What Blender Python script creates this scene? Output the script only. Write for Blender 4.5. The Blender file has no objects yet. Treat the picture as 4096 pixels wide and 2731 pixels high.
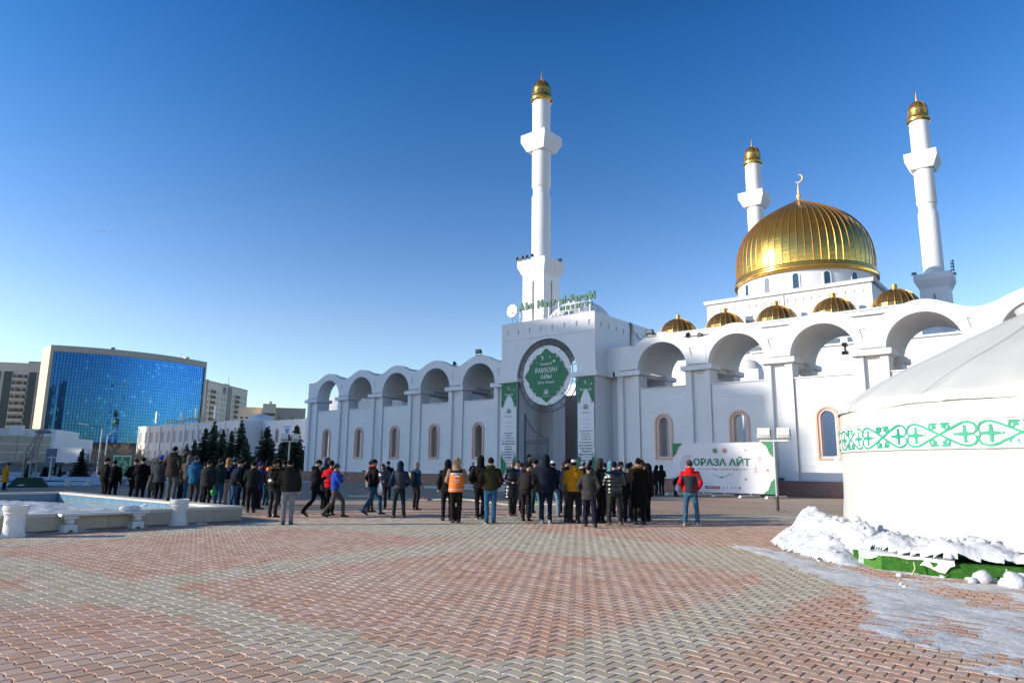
import bpy, bmesh, math, random
import numpy as np
from mathutils import Vector, Matrix, noise
random.seed(7); rng = random.Random(11)
PI = math.pi
scene = bpy.context.scene
COL = scene.collection

# ------------------------------------------------------------------ camera, sky, sun, exposure
PW, PH = 4096, 2731
FPX, PITCH, ROLL, YAW, EYE = 2750.45, math.radians(10.3356), math.radians(-0.61216), math.radians(39.5909), 1.5
_cy, _sy, _cp, _sp, _cr, _sr = math.cos(YAW), math.sin(YAW), math.cos(PITCH), math.sin(PITCH), math.cos(ROLL), math.sin(ROLL)
FWD = Vector((-_sy*_cp, _cy*_cp, _sp)); R0 = Vector((_cy, _sy, 0)); U0 = R0.cross(FWD)
RIGHT = R0*_cr - U0*_sr; UP = R0*_sr + U0*_cr
EYEP = Vector((0, 0, EYE))
cam_d = bpy.data.cameras.new('camera'); cam = bpy.data.objects.new('camera', cam_d); COL.objects.link(cam)
cam_d.sensor_fit = 'HORIZONTAL'; cam_d.sensor_width = 36; cam_d.lens = FPX/PW*36
cam_d.clip_start = 0.05; cam_d.clip_end = 20000
M = Matrix((RIGHT, UP, -FWD)).transposed().to_4x4(); M.translation = EYEP
cam.matrix_world = M
scene.camera = cam

SUN_AZ = math.radians(50.5)      # direction in which shadows run, from +X
SUN_EL = math.radians(18.3)
SDIR = Vector((-math.cos(SUN_AZ)*math.cos(SUN_EL), -math.sin(SUN_AZ)*math.cos(SUN_EL), math.sin(SUN_EL)))  # towards the sun
world = bpy.data.worlds.new('World'); scene.world = world; world.use_nodes = True
wn = world.node_tree.nodes; wl = world.node_tree.links
bg = wn['Background']; sky = wn.new('ShaderNodeTexSky'); sky.sky_type = 'NISHITA'
sky.sun_disc = False; sky.sun_elevation = SUN_EL; sky.sun_rotation = math.atan2(SDIR.x, SDIR.y)
sky.altitude = 350; sky.air_density = 1.0; sky.dust_density = 0.7; sky.ozone_density = 3.0
hs = wn.new('ShaderNodeHueSaturation'); hs.inputs['Saturation'].default_value = .94; hs.inputs['Value'].default_value = 1.0
gm = wn.new('ShaderNodeGamma'); gm.inputs['Gamma'].default_value = 1.62
wl.new(sky.outputs[0], hs.inputs['Color']); wl.new(hs.outputs[0], gm.inputs['Color']); 
# deep clear air: the blue thins out with height the same way all round the compass
wtc = wn.new('ShaderNodeTexCoord'); wsx = wn.new('ShaderNodeSeparateXYZ'); wl.new(wtc.outputs['Generated'], wsx.inputs[0])
wcr = wn.new('ShaderNodeValToRGB'); els = wcr.color_ramp.elements
for p_, c_ in ((0.0, (.95, .78, .68)), (.19, (1.0, .79, .68)), (.45, (.44, .72, .78)), (.56, (.27, .66, .81)), (.73, (.06, .34, .44)), (1.0, (.04, .22, .34))):
    e_ = els[0] if p_ == 0 else (els[-1] if p_ == 1 else els.new(p_)); e_.position = p_; e_.color = (*c_, 1)
wl.new(wsx.outputs['Z'], wcr.inputs[0])
wmx = wn.new('ShaderNodeMix'); wmx.data_type = 'RGBA'; wmx.blend_type = 'MULTIPLY'; wmx.inputs[0].default_value = 1.0
wl.new(gm.outputs[0], wmx.inputs[6]); wl.new(wcr.outputs[0], wmx.inputs[7]); wl.new(wmx.outputs[2], bg.inputs['Color'])
bg.inputs['Strength'].default_value = 0.096
sun_d = bpy.data.lights.new('sun', 'SUN'); sun_o = bpy.data.objects.new('sun', sun_d); COL.objects.link(sun_o)
sun_d.energy = 4.2; sun_d.angle = math.radians(0.53); sun_d.color = (1.0, 0.91, 0.78)
sun_o.rotation_euler = SDIR.to_track_quat('Z', 'Y').to_euler(); sun_o.location = SDIR*300
scene.view_settings.view_transform = 'Standard'; scene.view_settings.look = 'None'
scene.view_settings.exposure = 0.46; scene.view_settings.gamma = 1.0; scene.view_settings.use_curve_mapping = False

# ------------------------------------------------------------------ pixel (of the 4096 px photograph) to a point in the place
def ray(x, y): return FWD + RIGHT*((x-PW/2)/FPX) - UP*((y-PH/2)/FPX)
def at_z(x, y, z=0.0): d = ray(x, y); return EYEP + d*((z-EYE)/d.z)
def at_y(x, y, Y): d = ray(x, y); return EYEP + d*(Y/d.y)
def at_d(x, y, dist): d = ray(x, y); return EYEP + d*(dist/math.hypot(d.x, d.y))
def azd(az, dist, z=0.0): a = math.radians(az); return Vector((math.sin(a)*dist, math.cos(a)*dist, z))

# ------------------------------------------------------------------ materials
def rgb(r, g, b): return (r, g, b, 1)
def new_mat(name):
    m = bpy.data.materials.new(name); m.use_nodes = True
    return m, m.node_tree.nodes, m.node_tree.links, m.node_tree.nodes['Principled BSDF']
def mat(name, col, rough=.7, col2=None, scale=4.0, detail=6, bump=0.0, bscale=None, metal=0.0, spec=.5, coat=0.0, stretch=(1,1,1), lo=.35, hi=.65, rand=0.0):
    m, n, l, p = new_mat(name)
    p.inputs['Roughness'].default_value = rough; p.inputs['Metallic'].default_value = metal
    p.inputs['Specular IOR Level'].default_value = spec; p.inputs['Coat Weight'].default_value = coat
    tc = n.new('ShaderNodeTexCoord'); mp = n.new('ShaderNodeMapping'); mp.inputs['Scale'].default_value = stretch
    l.new(tc.outputs['Object'], mp.inputs['Vector'])
    out = None
    if col2 is not None:
        nz = n.new('ShaderNodeTexNoise'); nz.inputs['Scale'].default_value = scale; nz.inputs['Detail'].default_value = detail
        nz.inputs['Roughness'].default_value = .6
        l.new(mp.outputs[0], nz.inputs['Vector'])
        mr = n.new('ShaderNodeMapRange'); mr.inputs[1].default_value = lo; mr.inputs[2].default_value = hi
        l.new(nz.outputs[0], mr.inputs[0])
        mx = n.new('ShaderNodeMix'); mx.data_type = 'RGBA'
        mx.inputs[6].default_value = rgb(*col); mx.inputs[7].default_value = rgb(*col2)
        l.new(mr.outputs[0], mx.inputs[0]); out = mx.outputs[2]
    if rand:
        oi = n.new('ShaderNodeObjectInfo'); mm = n.new('ShaderNodeMapRange')
        mm.inputs[3].default_value = 1-rand; mm.inputs[4].default_value = 1+rand
        l.new(oi.outputs['Random'], mm.inputs[0])
        hv = n.new('ShaderNodeHueSaturation'); hv.inputs['Color'].default_value = rgb(*col)
        if out: l.new(out, hv.inputs['Color'])
        l.new(mm.outputs[0], hv.inputs['Value']); out = hv.outputs[0]
    if out: l.new(out, p.inputs['Base Color'])
    else: p.inputs['Base Color'].default_value = rgb(*col)
    if bump:
        nb = n.new('ShaderNodeTexNoise'); nb.inputs['Scale'].default_value = bscale or scale*6; nb.inputs['Detail'].default_value = 5
        l.new(mp.outputs[0], nb.inputs['Vector'])
        b = n.new('ShaderNodeBump'); b.inputs['Strength'].default_value = bump; b.inputs['Distance'].default_value = .02
        l.new(nb.outputs[0], b.inputs['Height']); l.new(b.outputs[0], p.inputs['Normal'])
    return m
_cm = {}
def cloth(col, rough=.85, puffy=False):
    key = (tuple(round(c, 3) for c in col), rough, puffy)
    if key not in _cm:
        k_ = .62 if max(col) < .07 else .66; c1 = tuple(c*k_ for c in col); c2 = tuple(min(1, c*1.4+.001) for c in c1)
        _cm[key] = mat('cloth', c1, rough, c2, 9, 4, bump=.55 if not puffy else .35, bscale=14, spec=.12 if rough > .5 else .6)
    return _cm[key]
def plain(col, rough=.6, metal=0.0, **k):
    key = ('p', tuple(round(c, 3) for c in col), rough, metal)
    if key not in _cm: _cm[key] = mat('plain', col, rough, metal=metal, col2=tuple(c*.82 for c in col), scale=7, **k)
    return _cm[key]

WHITE = mat('white_painted_wall', (.70, .71, .72), .75, (.63, .64, .65), .55, 9, bump=.12, bscale=22, stretch=(1, 1, .35), lo=.45, hi=.85)
WHITE2 = mat('white_siding', (.70, .71, .72), .6, (.65, .66, .67), 1.1, 7, bump=.05, bscale=60, rand=.03, lo=.4, hi=.8)
WHITESH = mat('white_render_stained', (.69, .70, .71), .8, (.55, .56, .56), .8, 10, bump=.2, bscale=35, stretch=(1.4, 1.4, .22), lo=.5, hi=.9)
VAULT = mat('vault_plaster', (.68, .65, .60), .85, (.62, .59, .55), .7, 8, bump=.12, bscale=30)
PLINTH = mat('plinth_granite', (.27, .145, .115), .5, (.21, .11, .09), 2.5, 8, bump=.05, bscale=80, rand=.06)
FRAME = mat('window_surround', (.68, .42, .30), .6, (.62, .38, .27), 3, 6, bump=.05)
SNOW = mat('snow', (.62, .63, .65), .8, (.46, .48, .52), 4.5, 10, bump=.9, bscale=20, spec=.3)
SNOWD = mat('trodden_snow', (.60, .60, .60), .7, (.38, .36, .33), 2.2, 10, bump=.6, bscale=22, spec=.3, lo=.45, hi=.8)
STEEL = mat('galvanised_steel', (.42, .43, .44), .45, (.33, .34, .35), 5, 4, metal=.7)
DARKM = mat('dark_metal', (.035, .037, .04), .45, (.05, .05, .055), 8, 4)
GATEM = mat('gate_paint', (.06, .085, .09), .5, (.08, .11, .115), 8, 4)
GLASSD = mat('dark_window_glass', (.03, .05, .065), .06, (.05, .08, .1), 1.2, 3, spec=.9)
LAMPG = mat('lamp_glass', (.25, .27, .28), .15, (.3, .32, .33), 5, 3, spec=.8)
PLASTW = mat('white_enamel', (.72, .72, .69), .4, (.62, .62, .58), 6, 5, bump=.03)

def gold_mat(name, base, r1, r2, rand=.12):
    m, n, l, p = new_mat(name); p.inputs['Metallic'].default_value = 1
    tc = n.new('ShaderNodeTexCoord'); nz = n.new('ShaderNodeTexNoise'); nz.inputs['Scale'].default_value = .9; nz.inputs['Detail'].default_value = 5
    l.new(tc.outputs['Object'], nz.inputs['Vector'])
    mx = n.new('ShaderNodeMix'); mx.data_type = 'RGBA'; mx.inputs[6].default_value = rgb(*base); mx.inputs[7].default_value = rgb(base[0]*.72, base[1]*.66, base[2]*.5)
    l.new(nz.outputs[0], mx.inputs[0]); l.new(mx.outputs[2], p.inputs['Base Color'])
    mr = n.new('ShaderNodeMapRange'); mr.inputs[3].default_value = r1; mr.inputs[4].default_value = r2
    l.new(nz.outputs[0], mr.inputs[0]); l.new(mr.outputs[0], p.inputs['Roughness'])
    b = n.new('ShaderNodeBump'); b.inputs['Strength'].default_value = .25; b.inputs['Distance'].default_value = .05
    n2 = n.new('ShaderNodeTexNoise'); n2.inputs['Scale'].default_value = 2.2; l.new(tc.outputs['Object'], n2.inputs['Vector'])
    l.new(n2.outputs[0], b.inputs['Height']); l.new(b.outputs[0], p.inputs['Normal'])
    return m
GOLD = gold_mat('gold_sheet', (.84, .50, .12), .13, .24); GOLD.node_tree.nodes['Principled BSDF'].inputs['Metallic'].default_value = .88
GOLDR = gold_mat('gold_seam', (.60, .34, .09), .35, .5); GOLDR.node_tree.nodes['Principled BSDF'].inputs['Metallic'].default_value = .8
GOLDF = gold_mat('gold_finial', (.80, .58, .30), .5, .6); GOLDF.node_tree.nodes['Principled BSDF'].inputs['Metallic'].default_value = .1
BRONZE = gold_mat('bronze_mirror_panel', (.46, .29, .11), .14, .26); BRONZE.node_tree.nodes['Principled BSDF'].inputs['Metallic'].default_value = .82

# ------------------------------------------------------------------ mesh builder
class MB:
    def __init__(s): s.v = []; s.f = []; s.mi = []; s.cur = 0
    def add(s, vs, fs):
        o = len(s.v); s.v.extend([tuple(p) for p in vs])
        for f in fs: s.f.append([i+o for i in f]); s.mi.append(s.cur)
        return s
    def box(s, x0, y0, z0, x1, y1, z1):
        v = [(x, y, z) for z in (z0, z1) for y in (y0, y1) for x in (x0, x1)]
        return s.add(v, [(0,2,3,1), (4,5,7,6), (0,1,5,4), (2,6,7,3), (0,4,6,2), (1,3,7,5)])
    def cbox(s, cx, cy, cz, sx, sy, sz): return s.box(cx-sx/2, cy-sy/2, cz-sz/2, cx+sx/2, cy+sy/2, cz+sz/2)
    def obox(s, a, b, w, t, up=(0,0,1)):       # bar from a to b, width w, thickness t
        a = Vector(a); b = Vector(b); d = (b-a).normalized(); u = Vector(up)
        sd = d.cross(u)
        if sd.length < 1e-4: sd = d.cross(Vector((1,0,0)))
        sd.normalize(); n = sd.cross(d)
        v = []
        for p in (a, b):
            for i, j in ((-1,-1), (1,-1), (1,1), (-1,1)): v.append(p+sd*(i*w/2)+n*(j*t/2))
        return s.add(v, [(3,2,1,0), (4,5,6,7), (0,1,5,4), (1,2,6,5), (2,3,7,6), (3,0,4,7)])
    def prism(s, poly, lo, hi, axis='y'):      # poly 2D (x,z) for axis y; (x,y) for z; (y,z) for x
        n = len(poly)
        def P(p, h): return (p[0], h, p[1]) if axis == 'y' else ((p[0], p[1], h) if axis == 'z' else (h, p[0], p[1]))
        v = [P(p, lo) for p in poly]+[P(p, hi) for p in poly]
        f = [list(range(n)), list(range(2*n-1, n-1, -1))]+[(i, i+n, (i+1) % n+n, (i+1) % n) for i in range(n)]
        return s.add(v, f)
    def lathe(s, prof, c=(0,0,0), seg=24, a0=0.0, a1=2*PI, cap=False):
        full = abs(a1-a0-2*PI) < 1e-6; k = seg if full else seg+1
        v = []
        for r, z in prof:
            for i in range(k):
                a = a0+(a1-a0)*i/seg; v.append((c[0]+r*math.cos(a), c[1]+r*math.sin(a), c[2]+z))
        f = []
        for j in range(len(prof)-1):
            for i in range(seg):
                i2 = (i+1) % k; f.append((j*k+i, j*k+i2, (j+1)*k+i2, (j+1)*k+i))
        if cap: f.append(list(range(k-1, -1, -1))); f.append([(len(prof)-1)*k+i for i in range(k)])
        return s.add(v, f)
    def tube(s, pts, r, seg=6, cap=True):
        pts = [Vector(p) for p in pts]; n = len(pts)
        rr = r if isinstance(r, (list, tuple)) else [r]*n
        v = []; prev = None
        for i, p in enumerate(pts):
            d = (pts[min(i+1, n-1)]-pts[max(i-1, 0)])
            d = d.normalized() if d.length > 1e-9 else Vector((0,0,1))
            if prev is None:
                u = d.cross(Vector((0,0,1)));
                if u.length < .05: u = d.cross(Vector((1,0,0)))
            else: u = prev-d*prev.dot(d)
            u.normalize(); w = d.cross(u); prev = u
            for k in range(seg):
                a = 2*PI*k/seg; v.append(p+(u*math.cos(a)+w*math.sin(a))*rr[i])
        f = [(i*seg+k, i*seg+(k+1) % seg, (i+1)*seg+(k+1) % seg, (i+1)*seg+k) for i in range(n-1) for k in range(seg)]
        if cap: f += [list(range(seg-1, -1, -1)), [(n-1)*seg+k for k in range(seg)]]
        return s.add(v, f)
    def ball(s, c, rx, ry=None, rz=None, u=12, w=8, fn=None):
        ry = rx if ry is None else ry; rz = rx if rz is None else rz
        v = [(c[0], c[1], c[2]-rz)]
        for j in range(1, w):
            t = -PI/2+PI*j/w
            for i in range(u):
                a = 2*PI*i/u; v.append((c[0]+rx*math.cos(t)*math.cos(a), c[1]+ry*math.cos(t)*math.sin(a), c[2]+rz*math.sin(t)))
        v.append((c[0], c[1], c[2]+rz))
        if fn: v = [fn(Vector(p)) for p in v]
        f = [(0, 1+(i+1) % u, 1+i) for i in range(u)]
        for j in range(w-2):
            for i in range(u): f.append((1+j*u+i, 1+j*u+(i+1) % u, 1+(j+1)*u+(i+1) % u, 1+(j+1)*u+i))
        L = len(v)-1; b = 1+(w-2)*u
        f += [(L, b+i, b+(i+1) % u) for i in range(u)]
        return s.add(v, f)
    def xf(s, fn): s.v = [tuple(fn(Vector(p))) for p in s.v]; return s
    def mesh(s, name, smooth=None):
        me = bpy.data.meshes.new(name); me.from_pydata(s.v, [], s.f)
        if len(set(s.mi)) > 1: me.polygons.foreach_set('material_index', s.mi)
        if smooth is not None:
            me.polygons.foreach_set('use_smooth', [True]*len(me.polygons)); me.set_sharp_from_angle(angle=math.radians(smooth))
        return me
    def build(s, name, m, parent=None, smooth=None, local=False, kind=None, label=None):
        if parent is not None and not local:
            o = Vector((0,0,0)); q = parent
            while q is not None: o += q.location; q = q.parent
            if o.length > 0: s.v = [(p[0]-o.x, p[1]-o.y, p[2]-o.z) for p in s.v]
        return put(name, s.mesh(name, smooth), m, parent, kind=kind, label=label)
def put(name, me, m, parent=None, loc=None, rot=None, scale=None, kind=None, label=None):
    o = bpy.data.objects.new(name, me); COL.objects.link(o)
    if m is not None and len(me.materials) == 0:
        for q in (m if isinstance(m, (list, tuple)) else [m]): me.materials.append(q)
    if parent is not None: o.parent = parent
    if loc is not None: o.location = loc
    if rot is not None: o.rotation_euler = rot
    if scale is not None: o.scale = scale
    if kind: o['kind'] = kind
    if label: o['label'] = label
    return o
def tag(o, label, cat, group=None):
    o['label'] = label; o['category'] = cat
    if group: o['group'] = group
    return o
def thing(name, label, cat, loc=(0,0,0), rz=0.0, group=None, scale=None):
    o = bpy.data.objects.new(name, None); COL.objects.link(o); o.location = loc; o.rotation_euler = (0,0,rz); o.empty_display_size = .2
    if scale: o.scale = (scale,)*3
    return tag(o, label, cat, group)
_kids = {}
def dup(root, loc, rz=0.0, label=None, scale=None, group=None):
    def kids(o): return [c for c in list(COL.objects) if c.parent == o]
    if root.name not in _kids: _kids[root.name] = [(c, kids(c)) for c in kids(root)]
    r = root.copy(); COL.objects.link(r); r.location = loc; r.rotation_euler = (0,0,rz)
    if scale: r.scale = (scale,)*3
    if label: r['label'] = label
    if group: r['group'] = group
    for c, gs in _kids[root.name]:
        k = c.copy(); COL.objects.link(k); k.parent = r
        for g in gs: h = g.copy(); COL.objects.link(h); h.parent = k
    return r
def struct(name, mb, m, smooth=None): return mb.build(name, m, None, smooth, kind='structure')

_font_tmp = []
def text_mb(txt, height=None, width=None, bold=0.0, extrude=0.0, xcenter=0.0, zbase=0.0, y=0.0, align='C', res=2, cap=True):
    """flat text standing in the XZ plane and facing -Y; height is the height of its box"""
    c = bpy.data.curves.new('t', 'FONT'); c.body = txt; c.offset = bold; c.extrude = extrude; c.resolution_u = res
    o = bpy.data.objects.new('t', c)
    me = o.to_mesh(); vs = np.array([v.co[:] for v in me.vertices]); fs = [list(p.vertices) for p in me.polygons]
    o.to_mesh_clear(); bpy.data.objects.remove(o); bpy.data.curves.remove(c)
    mb = MB()
    if len(vs) == 0: return mb
    x0, x1 = vs[:,0].min(), vs[:,0].max(); y0, y1 = vs[:,1].min(), vs[:,1].max()
    if height is None: s1 = width/(x1-x0); s2 = s1
    else:
        s2 = height/(y1-y0); s1 = s2 if width is None else width/(x1-x0)
    ox = -(x0+x1)/2 if align == 'C' else -x0
    mb.add([((p[0]+ox)*s1+xcenter, y-p[2], (p[1]-y0)*s2+zbase) for p in vs], fs)
    return mb
def join(*mbs):
    o = MB()
    for m in mbs: o.add(m.v, m.f)
    return o
def ribbon(pts, w, y, closed=False):     # flat stroke in XZ plane at depth y facing -Y; w may be list
    n = len(pts); mb = MB(); v = []
    for i in range(n):
        a = pts[(i-1) % n] if closed or i > 0 else pts[i]; b = pts[(i+1) % n] if closed or i < n-1 else pts[i]
        dx, dz = b[0]-a[0], b[1]-a[1]; L = math.hypot(dx, dz) or 1
        ww = (w[i] if isinstance(w, (list, tuple)) else w)/2
        v += [(pts[i][0]-dz/L*ww, y, pts[i][1]+dx/L*ww), (pts[i][0]+dz/L*ww, y, pts[i][1]-dx/L*ww)]
    f = [(2*i, 2*i+1, 2*((i+1) % n)+1, 2*((i+1) % n)) for i in range(n if closed else n-1)]
    return mb.add(v, f)
def star(cx, cz, r, y, k=5, q=.4, rot=0):
    mb = MB(); pts = [(cx+(r if i % 2 == 0 else r*q)*math.sin(rot+PI*i/k), y, cz+(r if i % 2 == 0 else r*q)*math.cos(rot+PI*i/k)) for i in range(2*k)]
    return mb.add(pts, [list(range(2*k))])
def crescent(cx, cz, r, y, rot=0.0, t=.55):
    mb = MB(); o = []; n = 14
    for i in range(n+1): a = rot+PI*.5+PI*1.25*(i/n-.5)*1.2; o.append((cx+r*math.cos(a), cz+r*math.sin(a)))
    e0, e1 = o[0], o[-1]; inn = []
    for i in range(1, n):
        a = rot+PI*.5+PI*1.25*((n-i)/n-.5)*1.2; rr = r*(1-t*math.sin(PI*i/n)); inn.append((cx+rr*math.cos(a)*1.0, cz+rr*math.sin(a)))
    return mb.add([(p[0], y, p[1]) for p in o+inn], [list(range(len(o)+len(inn)))])
def disc_mb(cx, cz, r, y, n=32): return MB().add([(cx+r*math.cos(2*PI*i/n), y, cz+r*math.sin(2*PI*i/n)) for i in range(n)], [list(range(n))])
def fnoise(x, y, z=0.0, o=4): return noise.fractal(Vector((x, y, z)), 1.0, 2.0, o)
# ================================================================== GROUND
asph = mat('far_ground_asphalt', (.10, .10, .105), .85, (.16, .16, .16), .8, 9, bump=.3, bscale=8)
struct('ground', MB().add([(-9000,-9000,-.06),(9000,-9000,-.06),(9000,9000,-.06),(-9000,9000,-.06)], [(0,1,2,3)]), asph)

PX, PY = .19, .141
def plaza_material(flat):
    m, n, l, p = new_mat('plaza_paving' if flat else 'paver_concrete')
    p.inputs['Roughness'].default_value = .9; p.inputs['Specular IOR Level'].default_value = .15
    geo = n.new('ShaderNodeNewGeometry'); pos = geo.outputs['Position']
    nz = n.new('ShaderNodeTexNoise'); nz.inputs['Scale'].default_value = .55; nz.inputs['Detail'].default_value = 6; nz.inputs['Roughness'].default_value = .65
    l.new(pos, nz.inputs['Vector'])
    n2 = n.new('ShaderNodeTexNoise'); n2.inputs['Scale'].default_value = 7; n2.inputs['Detail'].default_value = 8; n2.inputs['Roughness'].default_value = .7
    l.new(pos, n2.inputs['Vector'])
    n3 = n.new('ShaderNodeTexNoise'); n3.inputs['Scale'].default_value = 260; n3.inputs['Detail'].default_value = 3; l.new(pos, n3.inputs['Vector'])
    def mix(a, b, f, mode='MIX'):
        x = n.new('ShaderNodeMix'); x.data_type = 'RGBA'; x.blend_type = mode
        for s, v in ((6, a), (7, b), (0, f)):
            if isinstance(v, (tuple, float)): x.inputs[s].default_value = v
            else: l.new(v, x.inputs[s])
        return x.outputs[2]
    def rng_(src, a, b, c=0.0, d=1.0):
        r = n.new('ShaderNodeMapRange'); l.new(src, r.inputs[0])
        for i, v in enumerate((a, b, c, d)): r.inputs[i+1].default_value = v
        return r.outputs[0]
    RED, GREY = rgb(.53, .335, .25), rgb(.50, .425, .325)
    if flat:
        # past the laid geometry: broad red and grey fields, the joints fading with distance
        mp = n.new('ShaderNodeMapping'); mp.inputs['Rotation'].default_value = (0, 0, .62); mp.inputs['Scale'].default_value = (.16, .30, 1); l.new(pos, mp.inputs['Vector'])
        w = n.new('ShaderNodeTexChecker'); w.inputs['Scale'].default_value = 1.0; l.new(mp.outputs[0], w.inputs['Vector'])
        base = mix(GREY, RED, w.outputs['Fac'])
        base = mix(base, rgb(.36, .27, .21), .45)
        br = n.new('ShaderNodeTexBrick'); br.inputs['Scale'].default_value = 1.0; br.inputs['Brick Width'].default_value = PX; br.inputs['Row Height'].default_value = PY
        br.inputs['Mortar Size'].default_value = .008; br.inputs['Mortar Smooth'].default_value = .3
        br.inputs['Color1'].default_value = rgb(1, 1, 1); br.inputs['Color2'].default_value = rgb(.8, .8, .8); br.inputs['Mortar'].default_value = rgb(.35, .33, .3)
        l.new(pos, br.inputs['Vector'])
        base = mix(base, br.outputs['Color'], .8, 'MULTIPLY')
        col = base
    else:
        at = n.new('ShaderNodeAttribute'); at.attribute_name = 'tint'; at.attribute_type = 'GEOMETRY'
        oi = n.new('ShaderNodeObjectInfo')
        zone = n.new('ShaderNodeAttribute'); zone.attribute_name = 'zone'; zone.attribute_type = 'GEOMETRY'
        # the object colour's red channel carries the zone for pavers that are objects of their own
        addz = n.new('ShaderNodeMath'); addz.operation = 'ADD'; addz.use_clamp = True
        sp = n.new('ShaderNodeSeparateColor'); l.new(oi.outputs['Color'], sp.inputs[0])
        l.new(zone.outputs['Fac'], addz.inputs[0]); l.new(sp.outputs[0], addz.inputs[1])
        worn = rng_(nz.outputs[0], .42, .68, 0, .6)
        f = n.new('ShaderNodeMath'); f.operation = 'MULTIPLY'; l.new(addz.outputs[0], f.inputs[0])
        inv = n.new('ShaderNodeMath'); inv.operation = 'SUBTRACT'; inv.inputs[0].default_value = 1.0; l.new(worn, inv.inputs[1]); l.new(inv.outputs[0], f.inputs[1])
        base = mix(GREY, RED, f.outputs[0])
        hv = n.new('ShaderNodeHueSaturation'); l.new(base, hv.inputs['Color'])
        tn = n.new('ShaderNodeMath'); tn.operation = 'ADD'; l.new(at.outputs['Fac'], tn.inputs[0]); l.new(sp.outputs[1], tn.inputs[1])
        l.new(rng_(tn.outputs[0], 0, 1, .88, 1.07), hv.inputs['Value']); l.new(rng_(tn.outputs[0], 0, 1, 1.15, .85), hv.inputs['Saturation'])
        col = hv.outputs[0]
    col = mix(col, rgb(.30, .20, .12), rng_(n2.outputs[0], .60, .80, 0, .55))
    col = mix(col, rgb(.50, .47, .42), rng_(n2.outputs[0], .42, .25, 0, .4))
    col = mix(col, rgb(.5, .5, .5), rng_(n3.outputs[0], .3, .7, -.25, .25), 'OVERLAY')
    l.new(col, p.inputs['Base Color'])
    b = n.new('ShaderNodeBump'); b.inputs['Strength'].default_value = .35; b.inputs['Distance'].default_value = .003
    l.new(n3.outputs[0], b.inputs['Height']); l.new(b.outputs[0], p.inputs['Normal'])
    return m
PLAZA_F = plaza_material(True); PAVER_M = plaza_material(False)
struct('courtyard', MB().add([(-75,41.7,-.02),(40,41.7,-.02),(40,140,-.02),(-75,140,-.02)], [(0,1,2,3)]), SNOWD)  # pale snow floor added to bounce light onto the walls behind the arcade
plaza = struct('plaza', MB().add([(-55,-70,-.012),(60,-70,-.012),(60,41.6,-.012),(-55,41.6,-.012)], [(0,1,2,3)]), PLAZA_F)

def px_poly(ox, s, pts): return [tuple(at_z(ox+x/s, 2050+y/s).xy) for x, y in pts]
GREYZ = [px_poly(0, 1.12, q) for q in (
    [(-300,170),(0,195),(230,215),(440,275),(620,302),(900,262),(1350,202),(1650,168),(1930,140),(2200,110),(2352,88),(2352,152),(1900,190),(1500,232),(1150,278),(900,312),(770,335),(960,390),(1300,480),(1740,570),(2050,640),(2352,690),(2352,1100),(2000,900),(1650,763),(1400,680),(1130,590),(800,470),(560,410),(200,400),(-300,440),(-300,360),(230,345),(110,290),(-300,255)],
    [(-300,130),(0,120),(600,92),(1080,50),(1250,30),(1500,28),(2352,20),(2352,95),(2150,112),(1850,104),(1560,84),(1350,66),(900,88),(350,130),(0,152),(-300,170)])]
GREYZ += [px_poly(2000, 1.122, q) for q in (
    [(0,72),(380,98),(900,150),(1300,178),(1480,200),(1560,300),(1450,375),(1250,432),(1050,520),(800,655),(600,763),(300,1000),(0,900),(0,682),(200,640),(330,580),(520,520),(650,470),(900,405),(1100,345),(1200,285),(850,232),(480,202),(250,190),(0,158)],
    [(-50,15),(900,10),(1500,18),(1500,40),(900,36),(0,40)])]
def in_poly(x, y, P):
    c = False; j = len(P)-1
    for i in range(len(P)):
        xi, yi = P[i]; xj, yj = P[j]
        if (yi > y) != (yj > y) and x < (xj-xi)*(y-yi)/(yj-yi)+xi: c = not c
        j = i
    return c
hl, fw, ww, aa, bb = .095, .079, .062, .033, .062
OUT = [(-hl,-fw),(-bb,-fw),(-aa,-ww),(aa,-ww),(bb,-fw),(hl,-fw),(hl,fw),(bb,fw),(aa,ww),(-aa,ww),(-bb,fw),(-hl,fw)]
def inset(P, d):
    Q = []; n = len(P)
    for i in range(n):
        a, b, c = P[i-1], P[i], P[(i+1) % n]
        e1 = Vector((b[0]-a[0], b[1]-a[1])).normalized(); e2 = Vector((c[0]-b[0], c[1]-b[1])).normalized()
        n1 = Vector((-e1.y, e1.x)); n2 = Vector((-e2.y, e2.x)); m = (n1+n2).normalized(); k = d/max(.4, m.dot(n1))
        Q.append((b[0]+m.x*k, b[1]+m.y*k))
    return Q
O1, O2 = inset(OUT, .0028), inset(OUT, .0105)
PV = np.array([(p[0], p[1], -.011) for p in O1]+[(p[0], p[1], -.001) for p in inset(OUT, .0062)]+[(p[0], p[1], .002) for p in O2])
PF = [(i, (i+1) % 12, 12+(i+1) % 12, 12+i) for i in range(12)]+[(12+i, 12+(i+1) % 12, 24+(i+1) % 12, 24+i) for i in range(12)]+[tuple(range(24, 36))]
cells = []
for j in range(-60, 190):
    y = j*PY
    for i in range(-100, 60):
        x = i*PX+(j % 2)*PX/2
        if x < -17.45 and y < 10.05: continue
        d = math.hypot(x, y)
        if d > 25 or d < 2.5: continue
        az = math.degrees(math.atan2(x, y))
        if not (-79 < az < 3.5): continue
        if d > 14 and (x+.0)*(x+.0) < 0: continue
        if math.hypot(x-.2, y-16.6) < 4.6: continue
        cells.append((d, x, y))
cells.sort()
def vis(x, y):
    d = Vector((x, y, 0))-EYEP; z = d.dot(FWD)
    return z > 0 and abs(d.dot(RIGHT)/z) < .75 and abs(d.dot(UP)/z) < .50
near = []; rest = []
for c in cells: (near if len(near) < 300 and vis(c[1], c[2]) else rest).append(c)
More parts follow.
